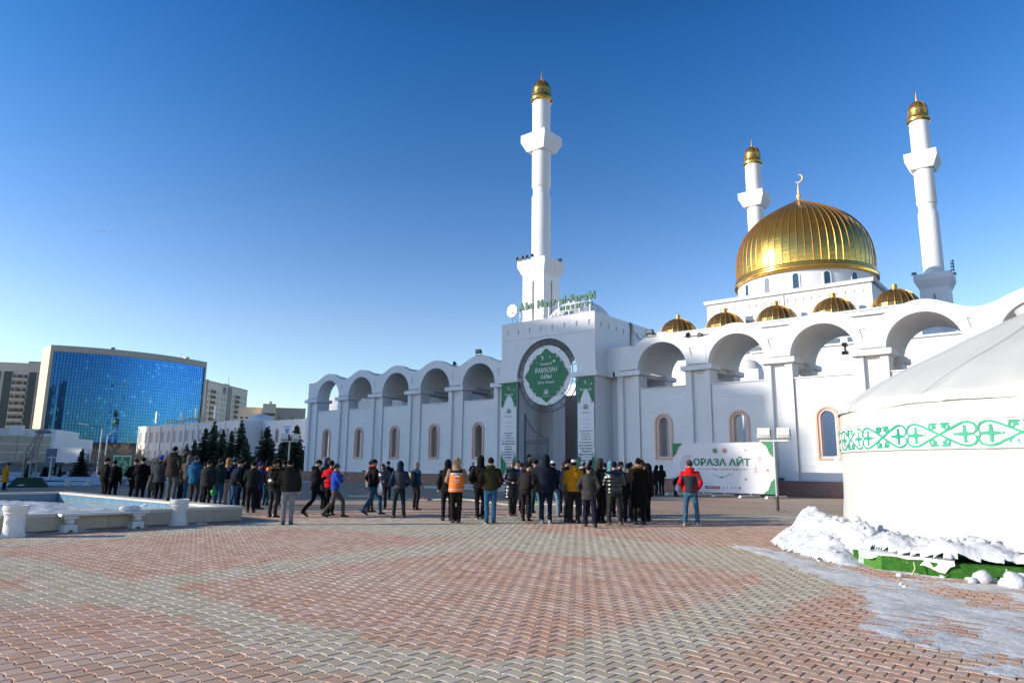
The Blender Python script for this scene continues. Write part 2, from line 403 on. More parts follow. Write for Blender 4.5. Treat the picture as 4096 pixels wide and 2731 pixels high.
def zone_of(x, y):
    x += rng.gauss(0, .07); y += rng.gauss(0, .07)
    g = any(in_poly(x, y, P) for P in GREYZ)
    return 0.0 if g else 1.0
pme = bpy.data.meshes.new('paver'); pme.from_pydata([tuple(p) for p in PV], [], PF); pme.materials.append(PAVER_M)
for d, x, y in near:
    o = bpy.data.objects.new('paver', pme); COL.objects.link(o); o.parent = plaza
    o.location = (x, y, rng.uniform(-.0015, .0015)); o.rotation_euler = (rng.uniform(-.012, .012), rng.uniform(-.012, .012), rng.uniform(-.008, .008))
    o.color = (zone_of(x, y), rng.random(), 0, 1)
def big_pavers(cs):
    N = len(cs); nv = len(PV)
    xy = np.array([(c[1], c[2]) for c in cs])
    V = np.tile(PV, (N, 1)).reshape(N, nv, 3)
    tx = np.array([rng.uniform(-.012, .012) for _ in cs]); ty = np.array([rng.uniform(-.012, .012) for _ in cs]); dz = np.array([rng.uniform(-.0015, .0015) for _ in cs])
    V[:, :, 2] += V[:, :, 0]*tx[:, None]+V[:, :, 1]*ty[:, None]+dz[:, None]
    V[:, :, 0] += xy[:, 0:1]; V[:, :, 1] += xy[:, 1:2]
    loops = []; starts = []; tot = []; s = 0
    base = np.concatenate([np.array(f) for f in PF]); L = len(base)
    LI = (np.tile(base, N).reshape(N, L)+np.arange(N)[:, None]*nv).ravel()
    lt = np.array([len(f) for f in PF]); LT = np.tile(lt, N); LS = np.concatenate([[0], np.cumsum(LT)[:-1]])
    me = bpy.data.meshes.new('pavers'); me.vertices.add(N*nv); me.vertices.foreach_set('co', V.ravel())
    me.loops.add(len(LI)); me.loops.foreach_set('vertex_index', LI.astype(np.int32))
    me.polygons.add(len(LT)); me.polygons.foreach_set('loop_start', LS.astype(np.int32)); me.polygons.foreach_set('loop_total', LT.astype(np.int32))
    me.update(calc_edges=True); me.shade_flat()
    k = len(PF)
    a = me.attributes.new('tint', 'FLOAT', 'FACE'); a.data.foreach_set('value', np.repeat(np.array([rng.random() for _ in cs]), k).astype(np.float32))
    a = me.attributes.new('zone', 'FLOAT', 'FACE'); a.data.foreach_set('value', np.repeat(np.array([zone_of(c[1], c[2]) for c in cs]), k).astype(np.float32))
    return me
o = put('pavers', big_pavers(rest), PAVER_M, plaza, kind='stuff'); o.color = (0, 0, 0, 1)

# ================================================================== ARCADE FRONT OF THE MOSQUE (facade plane Y = D)
D = 41.688
BAY = 5.1285
CEN = [-58.563+BAY*i for i in range(5)]; CENR = [-21.44+BAY*i for i in range(6)]
ZS, ZT, ZC, ZV, ZSILL = 8.12, 9.93, 10.61, 9.86, 6.89     # springing, arch crown, crest, valley, sill
arcade = thing('arcade', 'long white arcade wall with wavy top and tall arches beside the portal', 'building', (0, 0, 0))
def half_w(z, hw, zc, r): # half width of an arched opening at height z
    if z <= zc: return hw
    return math.sqrt(max(0, r*r-(z-zc)**2)) if z < zc+r else 0
def wave(x, c):           # top outline about bay centre c
    t = abs(x-c)/(BAY/2); t = min(t, 1)
    return ZV+(ZC-ZV)*(.5+.5*math.cos(PI*t**1.05))
def arch_slab(mb, xa, xb, c, y0, y1, top, zspring, r, ztri=None, n=40, xtri=None):
    """solid slab between xa and xb, arched opening of radius r about c, underside at zspring elsewhere"""
    xs = set([xa+(xb-xa)*i/n for i in range(n+1)]+[c-r, c+r]+[c+r*math.cos(PI*i/24) for i in range(25)])
    if xtri: xs |= {xtri[0], xtri[1], xtri[2]}
    xs = sorted(x for x in xs if xa-1e-6 <= x <= xb+1e-6)
    def bot(x): return zspring+math.sqrt(max(0, r*r-(x-c)**2)) if abs(x-c) < r else zspring
    for a, b in zip(xs[:-1], xs[1:]):
        if b-a < 1e-5: continue
        za, zb, ta, tb = bot(a), bot(b), top(a), top(b)
        if xtri and a >= xtri[0]-1e-6 and b <= xtri[2]+1e-6:
            x0, xm, x1 = xtri; zt, zl = ztri
            def tri(x): return zt+(zl-zt)*((x-x0)/(xm-x0) if x <= xm else (x1-x)/(x1-xm))
            qa, qb = tri(a), tri(b); e = y0+.07
            mb.add([(a,y0,za),(b,y0,zb),(b,y0,qb),(a,y0,qa)], [(0,1,2,3)]); mb.add([(a,y0,zt),(b,y0,zt),(b,y0,tb),(a,y0,ta)], [(0,1,2,3)])
            mb.add([(a,e,qa),(b,e,qb),(b,e,zt),(a,e,zt)], [(0,1,2,3)]); mb.add([(a,y0,qa),(b,y0,qb),(b,e,qb),(a,e,qa)], [(0,1,2,3)])
            mb.add([(a,y0,zt),(b,y0,zt),(b,e,zt),(a,e,zt)], [(0,1,2,3)])
            mb.add([(a,y1,za),(b,y1,zb),(b,y1,tb),(a,y1,ta),(a,y0,ta),(b,y0,tb),(a,y0,za),(b,y0,zb)], [(0,3,2,1),(4,5,2,3),(0,1,7,6)])
        else:
            mb.add([(a,y0,za),(b,y0,zb),(b,y0,tb),(a,y0,ta),(a,y1,za),(b,y1,zb),(b,y1,tb),(a,y1,ta)], [(0,1,2,3),(4,7,6,5),(3,2,6,7),(0,4,5,1)])
    for x, s in ((xs[0], 1), (xs[-1], -1)): mb.add([(x,y0,bot(x)),(x,y1,bot(x)),(x,y1,top(x)),(x,y0,top(x))], [(0,1,2,3)])
    return mb
VA = 1.81
DEEP = 5.2
board_h = .43
def bay(c, first=False, last=False):
    # head of the bay: wavy parapet with the recessed triangle over the pier on its right
    xa = c-1.90 if not first else c-BAY/2-.15; xb = c-1.90+BAY
    gap = .012
    mb = MB()
    def top(x):
        cc = c if x < c+BAY/2 else c+BAY
        return wave(x, cc)
    arch_slab(mb, xa+gap, xb, c, D, D+.55, top, ZS, VA, (9.33, 8.68), 44, (c+BAY/2-.53+.0, c+BAY/2-.34, c+BAY/2-.13))
    mb.build('arch_head', WHITE, arcade, 30)
    # barrel vault behind it
    dp = 1.5 if first else DEEP
    vb = MB(); arch_slab(vb, xa if not first else c-BAY/2-.1, xb+.002, c, D+.551, D+dp, lambda x: top(x)-.16, ZS+.002, VA+.02, n=30)
    vb.build('vault', VAULT, arcade, 30)
    if not first:
        sb = MB()     # snow lying in the valley of the roof
        x0 = c+BAY/2-1.25; n = 10
        for i in range(n):
            a = x0+2.5*i/n; b = x0+2.5*(i+1)/n
            def st(x): return top(x)-.16+.11*math.sin(PI*(x-x0)/2.5)
            sb.add([(a,D+.6,top(a)-.17),(b,D+.6,top(b)-.17),(b,D+.6,st(b)),(a,D+.6,st(a)),(b,D+dp,st(b)),(a,D+dp,st(a))], [(0,1,2,3),(3,2,4,5)])
        sb.build('roof_snow', SNOW, arcade, 40)
    # wall of siding boards with the arched window
    if not last:
        wx0, wx1 = c-BAY/2+.86, c+BAY/2-.86
        ww_, zc_, z0_ = .40, 4.47, 2.28
        nb = 14; h = (ZSILL-.06-.88)/nb
        for k in range(nb):
            za, zb = .88+k*h+.008, .88+(k+1)*h-.008
            for sgn in (-1, 1):
                pts = [(c+sgn*(wx1-c), za)]
                zz = [za, zb]+[v for v in (z0_,) if za < v < zb]
                if zb > z0_ and za < zc_+ww_+.0:
                    zz = sorted(set([za, zb]+[za+(zb-za)*i/6 for i in range(7)]+([z0_-.001, z0_] if za < z0_ < zb else [])))
                zz = sorted(zz)
                prof = [(c+sgn*(half_w(z, ww_, zc_, ww_) if z >= z0_ else 0.0), z) for z in zz]
                poly = [(c+sgn*(wx1-c), za)]+prof+[(c+sgn*(wx1-c), zb)]
                if sgn > 0: poly = poly[::-1]
                MB().prism(poly, D+.14, D+.158).build('siding_board', WHITE2, arcade)
        # core wall behind the boards, same opening
        core = MB(); n = 16
        P = [(wx0, .5), (wx0, ZSILL-.07), (c, ZSILL-.07)]
        L = [(wx0, .5), (wx0, ZSILL-.07), (c, ZSILL-.07), (c, zc_+ww_)]+[(c-ww_*math.sin(PI/2*i/8), zc_+ww_*math.cos(PI/2*i/8)) for i in range(1, 9)]+[(c-ww_, z0_), (c, z0_), (c, .5)]
        core.prism(L, D+.16, D+.58); core.prism([(2*c-x, z) for x, z in L][::-1], D+.16, D+.58)
        core.build('wall', WHITE, arcade)
        MB().box(wx0, D+.06, ZSILL-.068, wx1, D+.62, ZSILL+.0).build('sill_coping', WHITESH, arcade)
        # window surround: stepped moulding swept round the opening
        fr = thing_part('window_surround', arcade)
        prof = [(.235, -.035), (.235, .10), (.17, -.05), (.12, -.05), (.12, .02), (.055, .02), (.055, .12), (-.005, .12), (-.005, .56)]
        sweep_arch(c, z0_, zc_, ww_, [(.25, .15), (.24, .06), (.13, .06), (.12, .12), (.055, .12), (.045, .24), (-.003, .24), (-.003, .60)], FRAME, fr)
def thing_part(name, parent):
    o = bpy.data.objects.new(name, None); COL.objects.link(o); o.parent = parent; o.empty_display_size = .1
    return o
def sweep_arch(c, z0, zc, r, prof, m, parent, name='moulding', yb=None):
    yb = D if yb is None else yb
    mb = MB(); path = [('b', 0)]+[('L', z) for z in (z0, zc)]
    ring = []
    def pt(o, k):    # offset o outward, station k
        kind, v = k
        if kind == 'BL': return (c-r-o, z0-o*.8)
        if kind == 'BR': return (c+r+o, z0-o*.8)
        if kind == 'L': return (c-r-o, zc)
        if kind == 'R': return (c+r+o, zc)
        return (c-(r+o)*math.cos(v), zc+(r+o)*math.sin(v))
    st = [('BL', 0), ('L', 0)]+[('A', PI*i/16) for i in range(1, 16)]+[('R', 0), ('BR', 0)]
    v = []; n = len(prof)
    for k in st:
        for o, y in prof:
            x, z = pt(o, k); v.append((x, yb+y, z))
    f = []
    S = len(st)
    for i in range(S):
        j = (i+1) % S
        for k in range(n-1): f.append((i*n+k, j*n+k, j*n+k+1, i*n+k+1))
    mb.add(v, f); mb.build(name, m, parent, 35)
def pier(xc, y0, parent, depth=1.2, zbot=.88, front=True, wid=1.68, cap=True, capw=None):
    mb = MB(); h = wid/2; zt = 7.80
    if front:
        rib = .42
        mb.box(xc-h, y0+.02, zbot, xc-h+rib, y0+.30, zt); mb.box(xc+h-rib, y0+.02, zbot, xc+h, y0+.30, zt)
        mb.box(xc-h+.002, y0+.24, zbot, xc+h-.002, y0+depth, zt-.003)
    else: mb.box(xc-h, y0, zbot, xc+h, y0+depth, zt)
    mb.build('pier', WHITESH, parent)
    if cap:
        a = .22
        MB().prism([(xc-h-a+.1, 7.79), (xc-h-a, 7.84), (xc-h-a, 8.115), (xc+h+a, 8.115), (xc+h+a, 7.84), (xc+h+a-.1, 7.79)], y0-.22, y0+depth+.18).build('pier_cap', WHITESH, parent)
for i, c in enumerate(CEN): bay(c, first=(i == 0))
for i, c in enumerate(CENR): bay(c)
piersL = [CEN[0]-BAY/2+.0]+[c+BAY/2 for c in CEN]
piersR = [CENR[0]-BAY/2]+[c+BAY/2 for c in CENR]
for k, x in enumerate(piersL+piersR):
    pier(x, D-.02, arcade, 1.2 if k else 1.5)
    if x not in (piersL[0], piersL[1]):
        pier(x, D+DEEP-1.25, arcade, 1.2, 0, front=False)
        MB().box(x-.55, D+1.2, 7.80, x+.55, D+DEEP-1.3, 8.118).build('vault_beam', VAULT, arcade)
MB().box(-65.4, D+8.2, 0, -35.5, D+8.8, 9.6).build('rear_wall', VAULT, arcade)
# closing block at the far left end and beside the portal
MB().box(piersL[0]-.86, D+.02, 8.116, piersL[0]+.50, D+1.5, 9.84).build('end_block', WHITE, arcade)
MB().box(-25.68, D+.02, 8.116, CENR[0]-1.905, D+.60, 9.885).build('link_wall', WHITE, arcade)
MB().box(-25.68, D+.62, 0, -24.85, D+.9, 8.1).build('wall', WHITE, arcade)
MB().box(-25.68, D-.24, 7.79, -24.9, D+.5, 8.113).build('pier_cap', WHITESH, arcade)
MB().box(-35.48, D+.3, 0, -34.2, D+.9, 8.1).build('wall', WHITE, arcade)
# granite plinth, slabs with joints
for x0, x1 in ((-62.4, -34.27), (-25.68, 9.5)):
    n = int((x1-x0)/1.15); w = (x1-x0)/n
    for i in range(n):
        MB().box(x0+i*w+.004, D-.13, -.02, x0+(i+1)*w-.004, D+.5, .80).build('plinth_slab', PLINTH, arcade)
    for i in range(n//2):
        MB().box(x0+2*i*w+.003, D-.17, .803, x0+2*(i+1)*w-.003, D+.5, .875).build('plinth_coping', mat_pc if 'mat_pc' in globals() else PLINTH, arcade)
# linear lights over the caps, small lamps on the plinth
for k, x in enumerate(piersL+piersR):
    if -34.5 < x < -25: continue
    t = thing('wall_washer', 'slim linear light on the %s pier cap, %s' % (['first','second','third','fourth','fifth','sixth','seventh'][k if k < 6 else k-6], 'from the left arcade\'s far end' if k < 6 else 'right of the portal'), 'light', (x, D-.17, 8.12), group='linear lights on the pier caps')
    MB().box(-.60, -.045, .075, .60, .045, .135).build('light_bar', STEEL, t, local=True)
    for s in (-.5, .5): MB().box(s-.02, -.03, 0, s+.02, .03, .076).build('bracket', STEEL, t, local=True)
floodspots = [(at_y(1905, 1424, D), 'crest of the fifth arch left of the portal'), (at_y(2625, 1335, D), 'crest of the first arch right of the portal')]
def floodlight(p, where, s=1.0):
    t = thing('floodlight', 'black square floodlight standing on the '+where, 'floodlight', p, group='floodlights on the arcade')
    mb = MB().prism([(-.30,-.02),(.30,-.02),(.26,.30),(-.26,.30)], -.10, .06); mb.xf(lambda q: Vector((q.x*s, q.y+(q.z-.1)*-.25, q.z*s+.12)))
    mb.build('housing', DARKM, t, local=True)
    g = MB().add([(-.23*s,-.104,.17),(.23*s,-.104,.17),(.20*s,-.165,.37*1),(-.20*s,-.165,.37)], [(0,1,2,3)]); g.build('lens', LAMPG, t, local=True)
    MB().box(-.33*s,-.02,-.06,-.30*s,.02,.28).box(.30*s,-.02,-.06,.33*s,.02,.28).box(-.33*s,-.02,-.06,.33*s,.02,-.03).build('bracket', DARKM, t, local=True)
    return t
floodlight((-37.95, D-.1, 10.62), 'crest of the last arch left of the portal')
floodlight((-22.15, D-.1, 10.42), 'crest of the first arch right of the portal')
def horn(p, label, rz=0.0, s=1.0, group='loudspeaker horns on the mosque'):
    t = thing('horn_speaker', label, 'loudspeaker', p, rz, group, scale=s)
    mb = MB().lathe([(.03,.35),(.045,.20),(.07,.10),(.13,.03),(.19,0),(.185,.0),(.06,.12),(.02,.16)], seg=14); mb.xf(lambda q: Vector((q.x, -.2+q.z, q.y+.25))); mb.build('horn', DARKM, t, 40, local=True)
    MB().box(-.02,-.02,0,.02,.02,.22).build('bracket', DARKM, t, local=True)
    return t
horn((-40.75, D+.1, 9.88), 'black horn loudspeaker in the dip before the last left arch')
horn((-19.35, D+.05, 9.88), 'black horn loudspeaker in the dip after the first right arch')
t_ = floodlight((-18.7, D+.3, 9.92), 'dip after the first right arch', .6); t_['label'] = 'small black floodlight beside the horn in the dip of the right arcade'
for k, (px_) in enumerate([(1200,1885),(1452,1890),(1640,1893),(3125,1915)]):
    p = at_y(px_[0], px_[1], D-.1)
    t = thing('spotlight', 'small black spotlight on the plinth, number %d from the left end' % (k+1) if 0 else ['small black spotlight on the plinth at the left corner pier', 'small black spotlight on the plinth by the second window', 'small black spotlight on the plinth by the third window', 'small black spotlight on the plinth behind the floodlight post'][k], 'spotlight', (p.x, D-.03, .876), group='spotlights on the plinth')
    MB().box(-.14,-.08,.05,.14,.08,.16).build('housing', DARKM, t, local=True); MB().box(-.02,-.03,0,.02,.03,.06).build('bracket', DARKM, t, local=True)

# ================================================================== PORTAL
XP, RP, YF = -29.965, 2.76, D-1.5
portal = thing('portal', 'square white portal tower with a round arch between the two arcades', 'building', (XP, YF, 0))
px0, px1, ZTOP = -34.25, -25.69, 12.36
mb = MB(); arch_slab(mb, px0, px1, XP, YF, YF+1.3, lambda x: 11.045, ZS, RP, n=30); mb.build('arch_wall', WHITE, portal, 30)
mb = MB(); arch_slab(mb, px0, px1, XP, YF+5.0, YF+6.3, lambda x: 11.045, ZS, RP, n=30); mb.build('arch_wall', WHITE, portal, 30)
mb = MB(); arch_slab(mb, px0+.003, px1-.003, XP, YF+1.301, YF+4.999, lambda x: 11.043, ZS, RP+.01, n=30); mb.build('vault', VAULT, portal, 30)
for s in (0, 1):
    x0, x1 = (px0, XP-RP) if s == 0 else (XP+RP, px1)
    MB().box(x0+.002, YF+.001, 0, x1-.002, YF+1.6, 8.118).build('pier', WHITESH, portal)
    MB().box(x0+.002, YF+4.7, 0, x1-.002, YF+6.3, 8.118).build('pier', WHITESH, portal)
    MB().box(x0-.0 if s == 0 else x1-.35, YF+1.6, 0, x0+.35 if s == 0 else x1, YF+4.7, 8.118).build('wall', WHITE, portal)
    a0, a1 = (x0-.38, x1+.30) if s == 0 else (x0-.34, x1+.30)
    MB().prism([(a0+.1, 7.79), (a0, 7.84), (a0, 8.115), (a1, 8.115), (a1, 7.84), (a1-.1, 7.79)], YF-.30, YF+1.75).build('pier_cap', WHITESH, portal)
# parapet band: panels with small recesses
def wall_grid(mb, x0, x1, z0, z1, y, holes, rec=.08, axis='y', sgn=1):
    xs = sorted(set([x0, x1]+[v for h in holes for v in (h[0], h[1])])); zs = sorted(set([z0, z1]+[v for h in holes for v in (h[2], h[3])]))
    def P(x, d, z): return (x, y+d*sgn, z) if axis == 'y' else (y+d*sgn, x, z)
    for a, b in zip(xs[:-1], xs[1:]):
        for c, d in zip(zs[:-1], zs[1:]):
            h = any(q[0]-1e-6 <= a and b <= q[1]+1e-6 and q[2]-1e-6 <= c and d <= q[3]+1e-6 for q in holes)
            if not h: mb.add([P(a,0,c), P(b,0,c), P(b,0,d), P(a,0,d)], [(0,1,2,3)])
    for h in holes:
        a, b, c, d = h[:4]; r = rec
        mb.add([P(a,r,c), P(b,r,c), P(b,r,d), P(a,r,d), P(a,0,c), P(b,0,c), P(b,0,d), P(a,0,d)], [(0,1,2,3),(4,5,1,0),(5,6,2,1),(6,7,3,2),(7,4,0,3)])
    return mb
def niche(cx, z, w=.2, h=.36): return (cx-w/2, cx+w/2, z-h/2, z+h/2)
pw = (px1-px0)/4
for k in range(4):
    a, b = px0+k*pw+(.012 if k else 0), px0+(k+1)*pw
    mb = MB(); wall_grid(mb, a, b, 11.06, ZTOP, YF-.02, [niche(px0+(2*k+i)*pw/2+pw*.30, 11.65) for i in (0, 1)])
    mb.add([(a,YF-.02,11.06),(b,YF-.02,11.06),(b,YF+.3,11.06),(a,YF+.3,11.06),(a,YF-.02,ZTOP),(b,YF-.02,ZTOP),(b,YF+.3,ZTOP),(a,YF+.3,ZTOP)], [(0,1,2,3),(4,7,6,5),(0,3,7,4),(1,5,6,2),(2,6,7,3)])
    mb.build('parapet_panel', WHITE, portal)
mb = MB(); wall_grid(mb, YF, YF+7.8, 8.12, ZTOP-.005, px1+.012, [niche(YF+.75+i*1.05, 11.55, .22, .38) for i in range(7)], axis='x', sgn=-1)
mb.add([(px1+.012,YF+7.8,8.1),(px1-.3,YF+7.8,8.1),(px1-.3,YF+7.8,ZTOP-.005),(px1+.012,YF+7.8,ZTOP-.005),(px1-.3,YF,ZTOP-.005),(px1+.012,YF,ZTOP-.005)], [(0,1,2,3),(2,3,5,4)])
mb.build('side_wall', WHITE, portal)
MB().box(px0, YF+.3, 11.2, px0+.3, YF+7.8, ZTOP-.01).build('parapet', WHITE, portal)
MB().box(px0+.3, YF+.3, 11.3, px1-.3, YF+7.8, 11.5).build('roof', SNOW, portal)
MB().box(px1-1.0, YF+6.3, 0, px1, YF+7.8, 8.12).build('wall', WHITE, portal)
MB().box(px0-.04, YF-.05, ZTOP, px1+.04, YF+.32, ZTOP+.05).build('coping', WHITESH, portal)
# dome on the portal roof with snow on it
dm = thing('roof_dome', 'low white dome with snow patches behind the green rooftop sign', 'dome', (XP, D+3.0, 11.5))
MB().lathe([(2.75*math.cos(a), .45+2.62*math.sin(a)) for a in [PI/2*i/12 for i in range(13)]][::1], seg=36).build('shell', WHITE, dm, 40, local=True)
MB().lathe([(2.82, 0), (2.82, .5)], seg=36).build('drum', WHITE, dm, 40, local=True)
sp = MB().lathe([(2.79*math.cos(a), .45+2.66*math.sin(a)) for a in [PI*(.0+.22*i/6) for i in range(7)]], seg=30, a0=-PI*.85, a1=-PI*.1)
sp.xf(lambda q: q*(1+.012*fnoise(q.x*1.5, q.y*1.5, q.z)) if fnoise(q.x*.9, q.y*.9, q.z*1.3) > -.1 else q*.97).build('snow_patch', SNOW, dm, 40, local=True)
# steps in front of the portal
st_m = mat('step_stone', (.42, .42, .42), .7, (.34, .34, .34), 3, 6, bump=.1)
steps = thing('steps', 'two wide pale stone steps in front of the portal', 'steps', (XP, YF, 0))
for k in range(2): MB().box(-36.2+k*.5, 34.2+k*.9, -.02 if k == 0 else .151, -23.4-k*.5, YF+8, .15+.15*k).build('step', st_m, steps)
# corridor walls seen through the portal
inner = thing('inner_gatehouse', 'pale walls of the passage behind the portal arch', 'building', (XP, D+8, 0))
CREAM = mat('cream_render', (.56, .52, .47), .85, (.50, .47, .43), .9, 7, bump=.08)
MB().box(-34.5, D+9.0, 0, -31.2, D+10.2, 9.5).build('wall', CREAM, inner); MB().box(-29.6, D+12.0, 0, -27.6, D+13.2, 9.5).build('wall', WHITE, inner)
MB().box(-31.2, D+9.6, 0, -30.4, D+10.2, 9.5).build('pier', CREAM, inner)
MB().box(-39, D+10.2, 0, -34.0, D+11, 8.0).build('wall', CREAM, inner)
# hanging lantern bracket box
la = thing('lantern', 'small brown box lantern hanging inside the portal below the ring', 'lantern', (-29.4, D+2.2, 6.6))
MB().box(-.14,-.14,-.55,.14,.14,0).build('case', plain((.13,.09,.07)), la, local=True); MB().tube([(0,0,0),(0,0,4.2)], .012, 5).build('cord', DARKM, la, local=True)
# steel ring with lattice, carrying the round cloth
ring = thing('ring_frame', 'round dark steel lattice ring hung in the portal arch', 'frame', (XP, YF+.22, 8.18))
def circ(r, n=56, y=0): return [(r*math.cos(2*PI*i/n), y, r*math.sin(2*PI*i/n)) for i in range(n+1)]
MB().tube(circ(2.71), .035, 6, False).build('outer_ring', GATEM, ring, 40, local=True); MB().tube(circ(2.24), .028, 6, False).build('inner_ring', GATEM, ring, 40, local=True)
for k in range(24):
    a = 2*PI*k/24
    for s in (-1, 1):
        MB().tube([(2.25*math.cos(a-s*.035), 0, 2.25*math.sin(a-s*.035)), (2.70*math.cos(a+s*.045), 0, 2.70*math.sin(a+s*.045))], .014, 4).build('lattice_bar', GATEM, ring, local=True)
for s in (-1, 1): MB().tube([(s*2.74, -.02, -8.0), (s*2.74, -.02, .0)], .05, 6).build('post', GATEM, ring, local=True)
GREEN = mat('banner_green', (.008, .17, .075), .55, (.006, .14, .06), 1.2, 4, bump=.12, bscale=2.5)
CLW = mat('banner_white', (.74, .75, .76), .6, (.69, .70, .72), .8, 5, bump=.25, bscale=2.2)
PRW = mat('print_white', (.76, .77, .76), .6); PRG = mat('print_green', (.012, .20, .09), .6); PRD = mat('print_black', (.03, .035, .04), .7); PRR = mat('print_red', (.42, .045, .05), .6); PRT = mat('print_gold', (.45, .36, .06), .6)
rb = thing('round_banner', 'round green and white cloth banner with Kazakh greeting hung in the portal ring', 'banner', (XP, YF+.10, 8.16))
cl = MB(); rr = [0, .5, 1.0, 1.5, 1.9, 2.1, 2.2]
n = 72
v = [(0, -.02, 0)]; f = []
for j, r in enumerate(rr[1:]):
    for i in range(n):
        a = 2*PI*i/n; rad = r*(1+(.006*math.sin(19*a) if j == 5 else 0)); v.append((rad*math.cos(a), -.03+.035*fnoise(2.2*math.cos(a)*r*.5, r*1.2*math.sin(a), 3)*(1 if r < 2 else .4), rad*math.sin(a)))
f = [(0, 1+i, 1+(i+1) % n) for i in range(n)]
for j in range(len(rr)-2):
    for i in range(n): f.append((1+j*n+i, 1+(j+1)*n+i, 1+(j+1)*n+(i+1) % n, 1+j*n+(i+1) % n))
cl.add(v, f); cl.build('cloth', CLW, rb, 60, local=True)
def ogee(a):
    # outline of the green field: four points, stepped lobes
    b = a % (PI/2); b = min(b, PI/2-b)           # 0..pi/4
    t = b/(PI/4)
    return 2.02-.36*min(1, t/.42)**.8 if t < .42 else 1.66+.10*math.sin(PI*(t-.42)/.58*.9)
gp = [(ogee(2*PI*i/144)*math.cos(2*PI*i/144)*1.0, ogee(2*PI*i/144)*math.sin(2*PI*i/144)) for i in range(144)]
MB().add([(x, -.085, z) for x, z in gp], [list(range(144))]).build('green_field', GREEN, rb, local=True)
orn = MB()
def spiral(cx, cz, r0, turns, a0, s=1, w=.05, y=-.09):
    pts = [(cx+(r0*(1-i/22*.85))*math.cos(a0+s*turns*2*PI*i/22), cz+(r0*(1-i/22*.85))*math.sin(a0+s*turns*2*PI*i/22)) for i in range(23)]
    return ribbon(pts, w, y)
for q in range(4):
    for s in (-1, 1):
        a = PI/4+q*PI/2+s*.17
        orn = join(orn, spiral(1.72*math.cos(a), 1.72*math.sin(a), .13, 1.1, a+PI, s, .055, -.092))
orn.build('scrollwork', PRW, rb, local=True)
stars = MB()
for k in range(24):
    a = 2*PI*(k+.5)/24; r = 2.04
    if abs((a % (PI/2))-PI/4) > .55: r = 2.1
    stars = join(stars, star(r*math.cos(a), r*math.sin(a), .05 if k % 3 else .08, -.072, rot=k))
stars = join(stars, star(1.42, -1.42, .13, -.094, rot=.3)); stars.build('stars', PRG, rb, local=True)
tx = join(text_mb('Қасиетті', .24, zbase=.70, y=-.10, bold=.01), text_mb('РАМАЗАН', .40, 1.95, zbase=.18, y=-.10, bold=.008), text_mb('АЙЫ', .43, .98, zbase=-.28, y=-.10, bold=.008), text_mb('Құтты  болсын!', .26, 1.5, zbase=-.68, y=-.10, bold=.01), text_mb('РАМАЗАН ШУАҒЫ', .09, .66, zbase=-1.60, y=-.10, bold=.01))
tx = join(tx, crescent(-.42, 1.28, .17, -.10, rot=-1.2), star(.35, 1.30, .09, -.10), star(-.86, .98, .06, -.10), star(.72, .98, .10, -.10, 8, .75))
def emblem(cx, cz, s, y):
    e = MB()
    for k in range(17):
        a = PI*(k/16)*1.35-PI*.175
        e = join(e, ribbon([(cx+s*.72*math.cos(a), cz+s*.72*math.sin(a)), (cx+s*(1.0 if k % 2 else .88)*math.cos(a), cz+s*(1.0 if k % 2 else .88)*math.sin(a))], s*.05, y))
    arc = [(cx+s*.58*math.cos(PI*i/16*1.3-PI*.15), cz+s*.58*math.sin(PI*i/16*1.3-PI*.15)) for i in range(17)]
    e = join(e, ribbon(arc, s*.2, y))
    dome = [(cx-s*.3, cz-s*.45), (cx+s*.3, cz-s*.45), (cx+s*.3, cz-s*.05), (cx+s*.22, cz+s*.12), (cx, cz+s*.35), (cx-s*.22, cz+s*.12), (cx-s*.3, cz-s*.05)]
    return e.add([(p[0], y, p[1]) for p in dome], [list(range(7))])
tx = join(tx, emblem(0, -1.28, .27, -.10)); tx.build('lettering', PRW, rb, local=True)
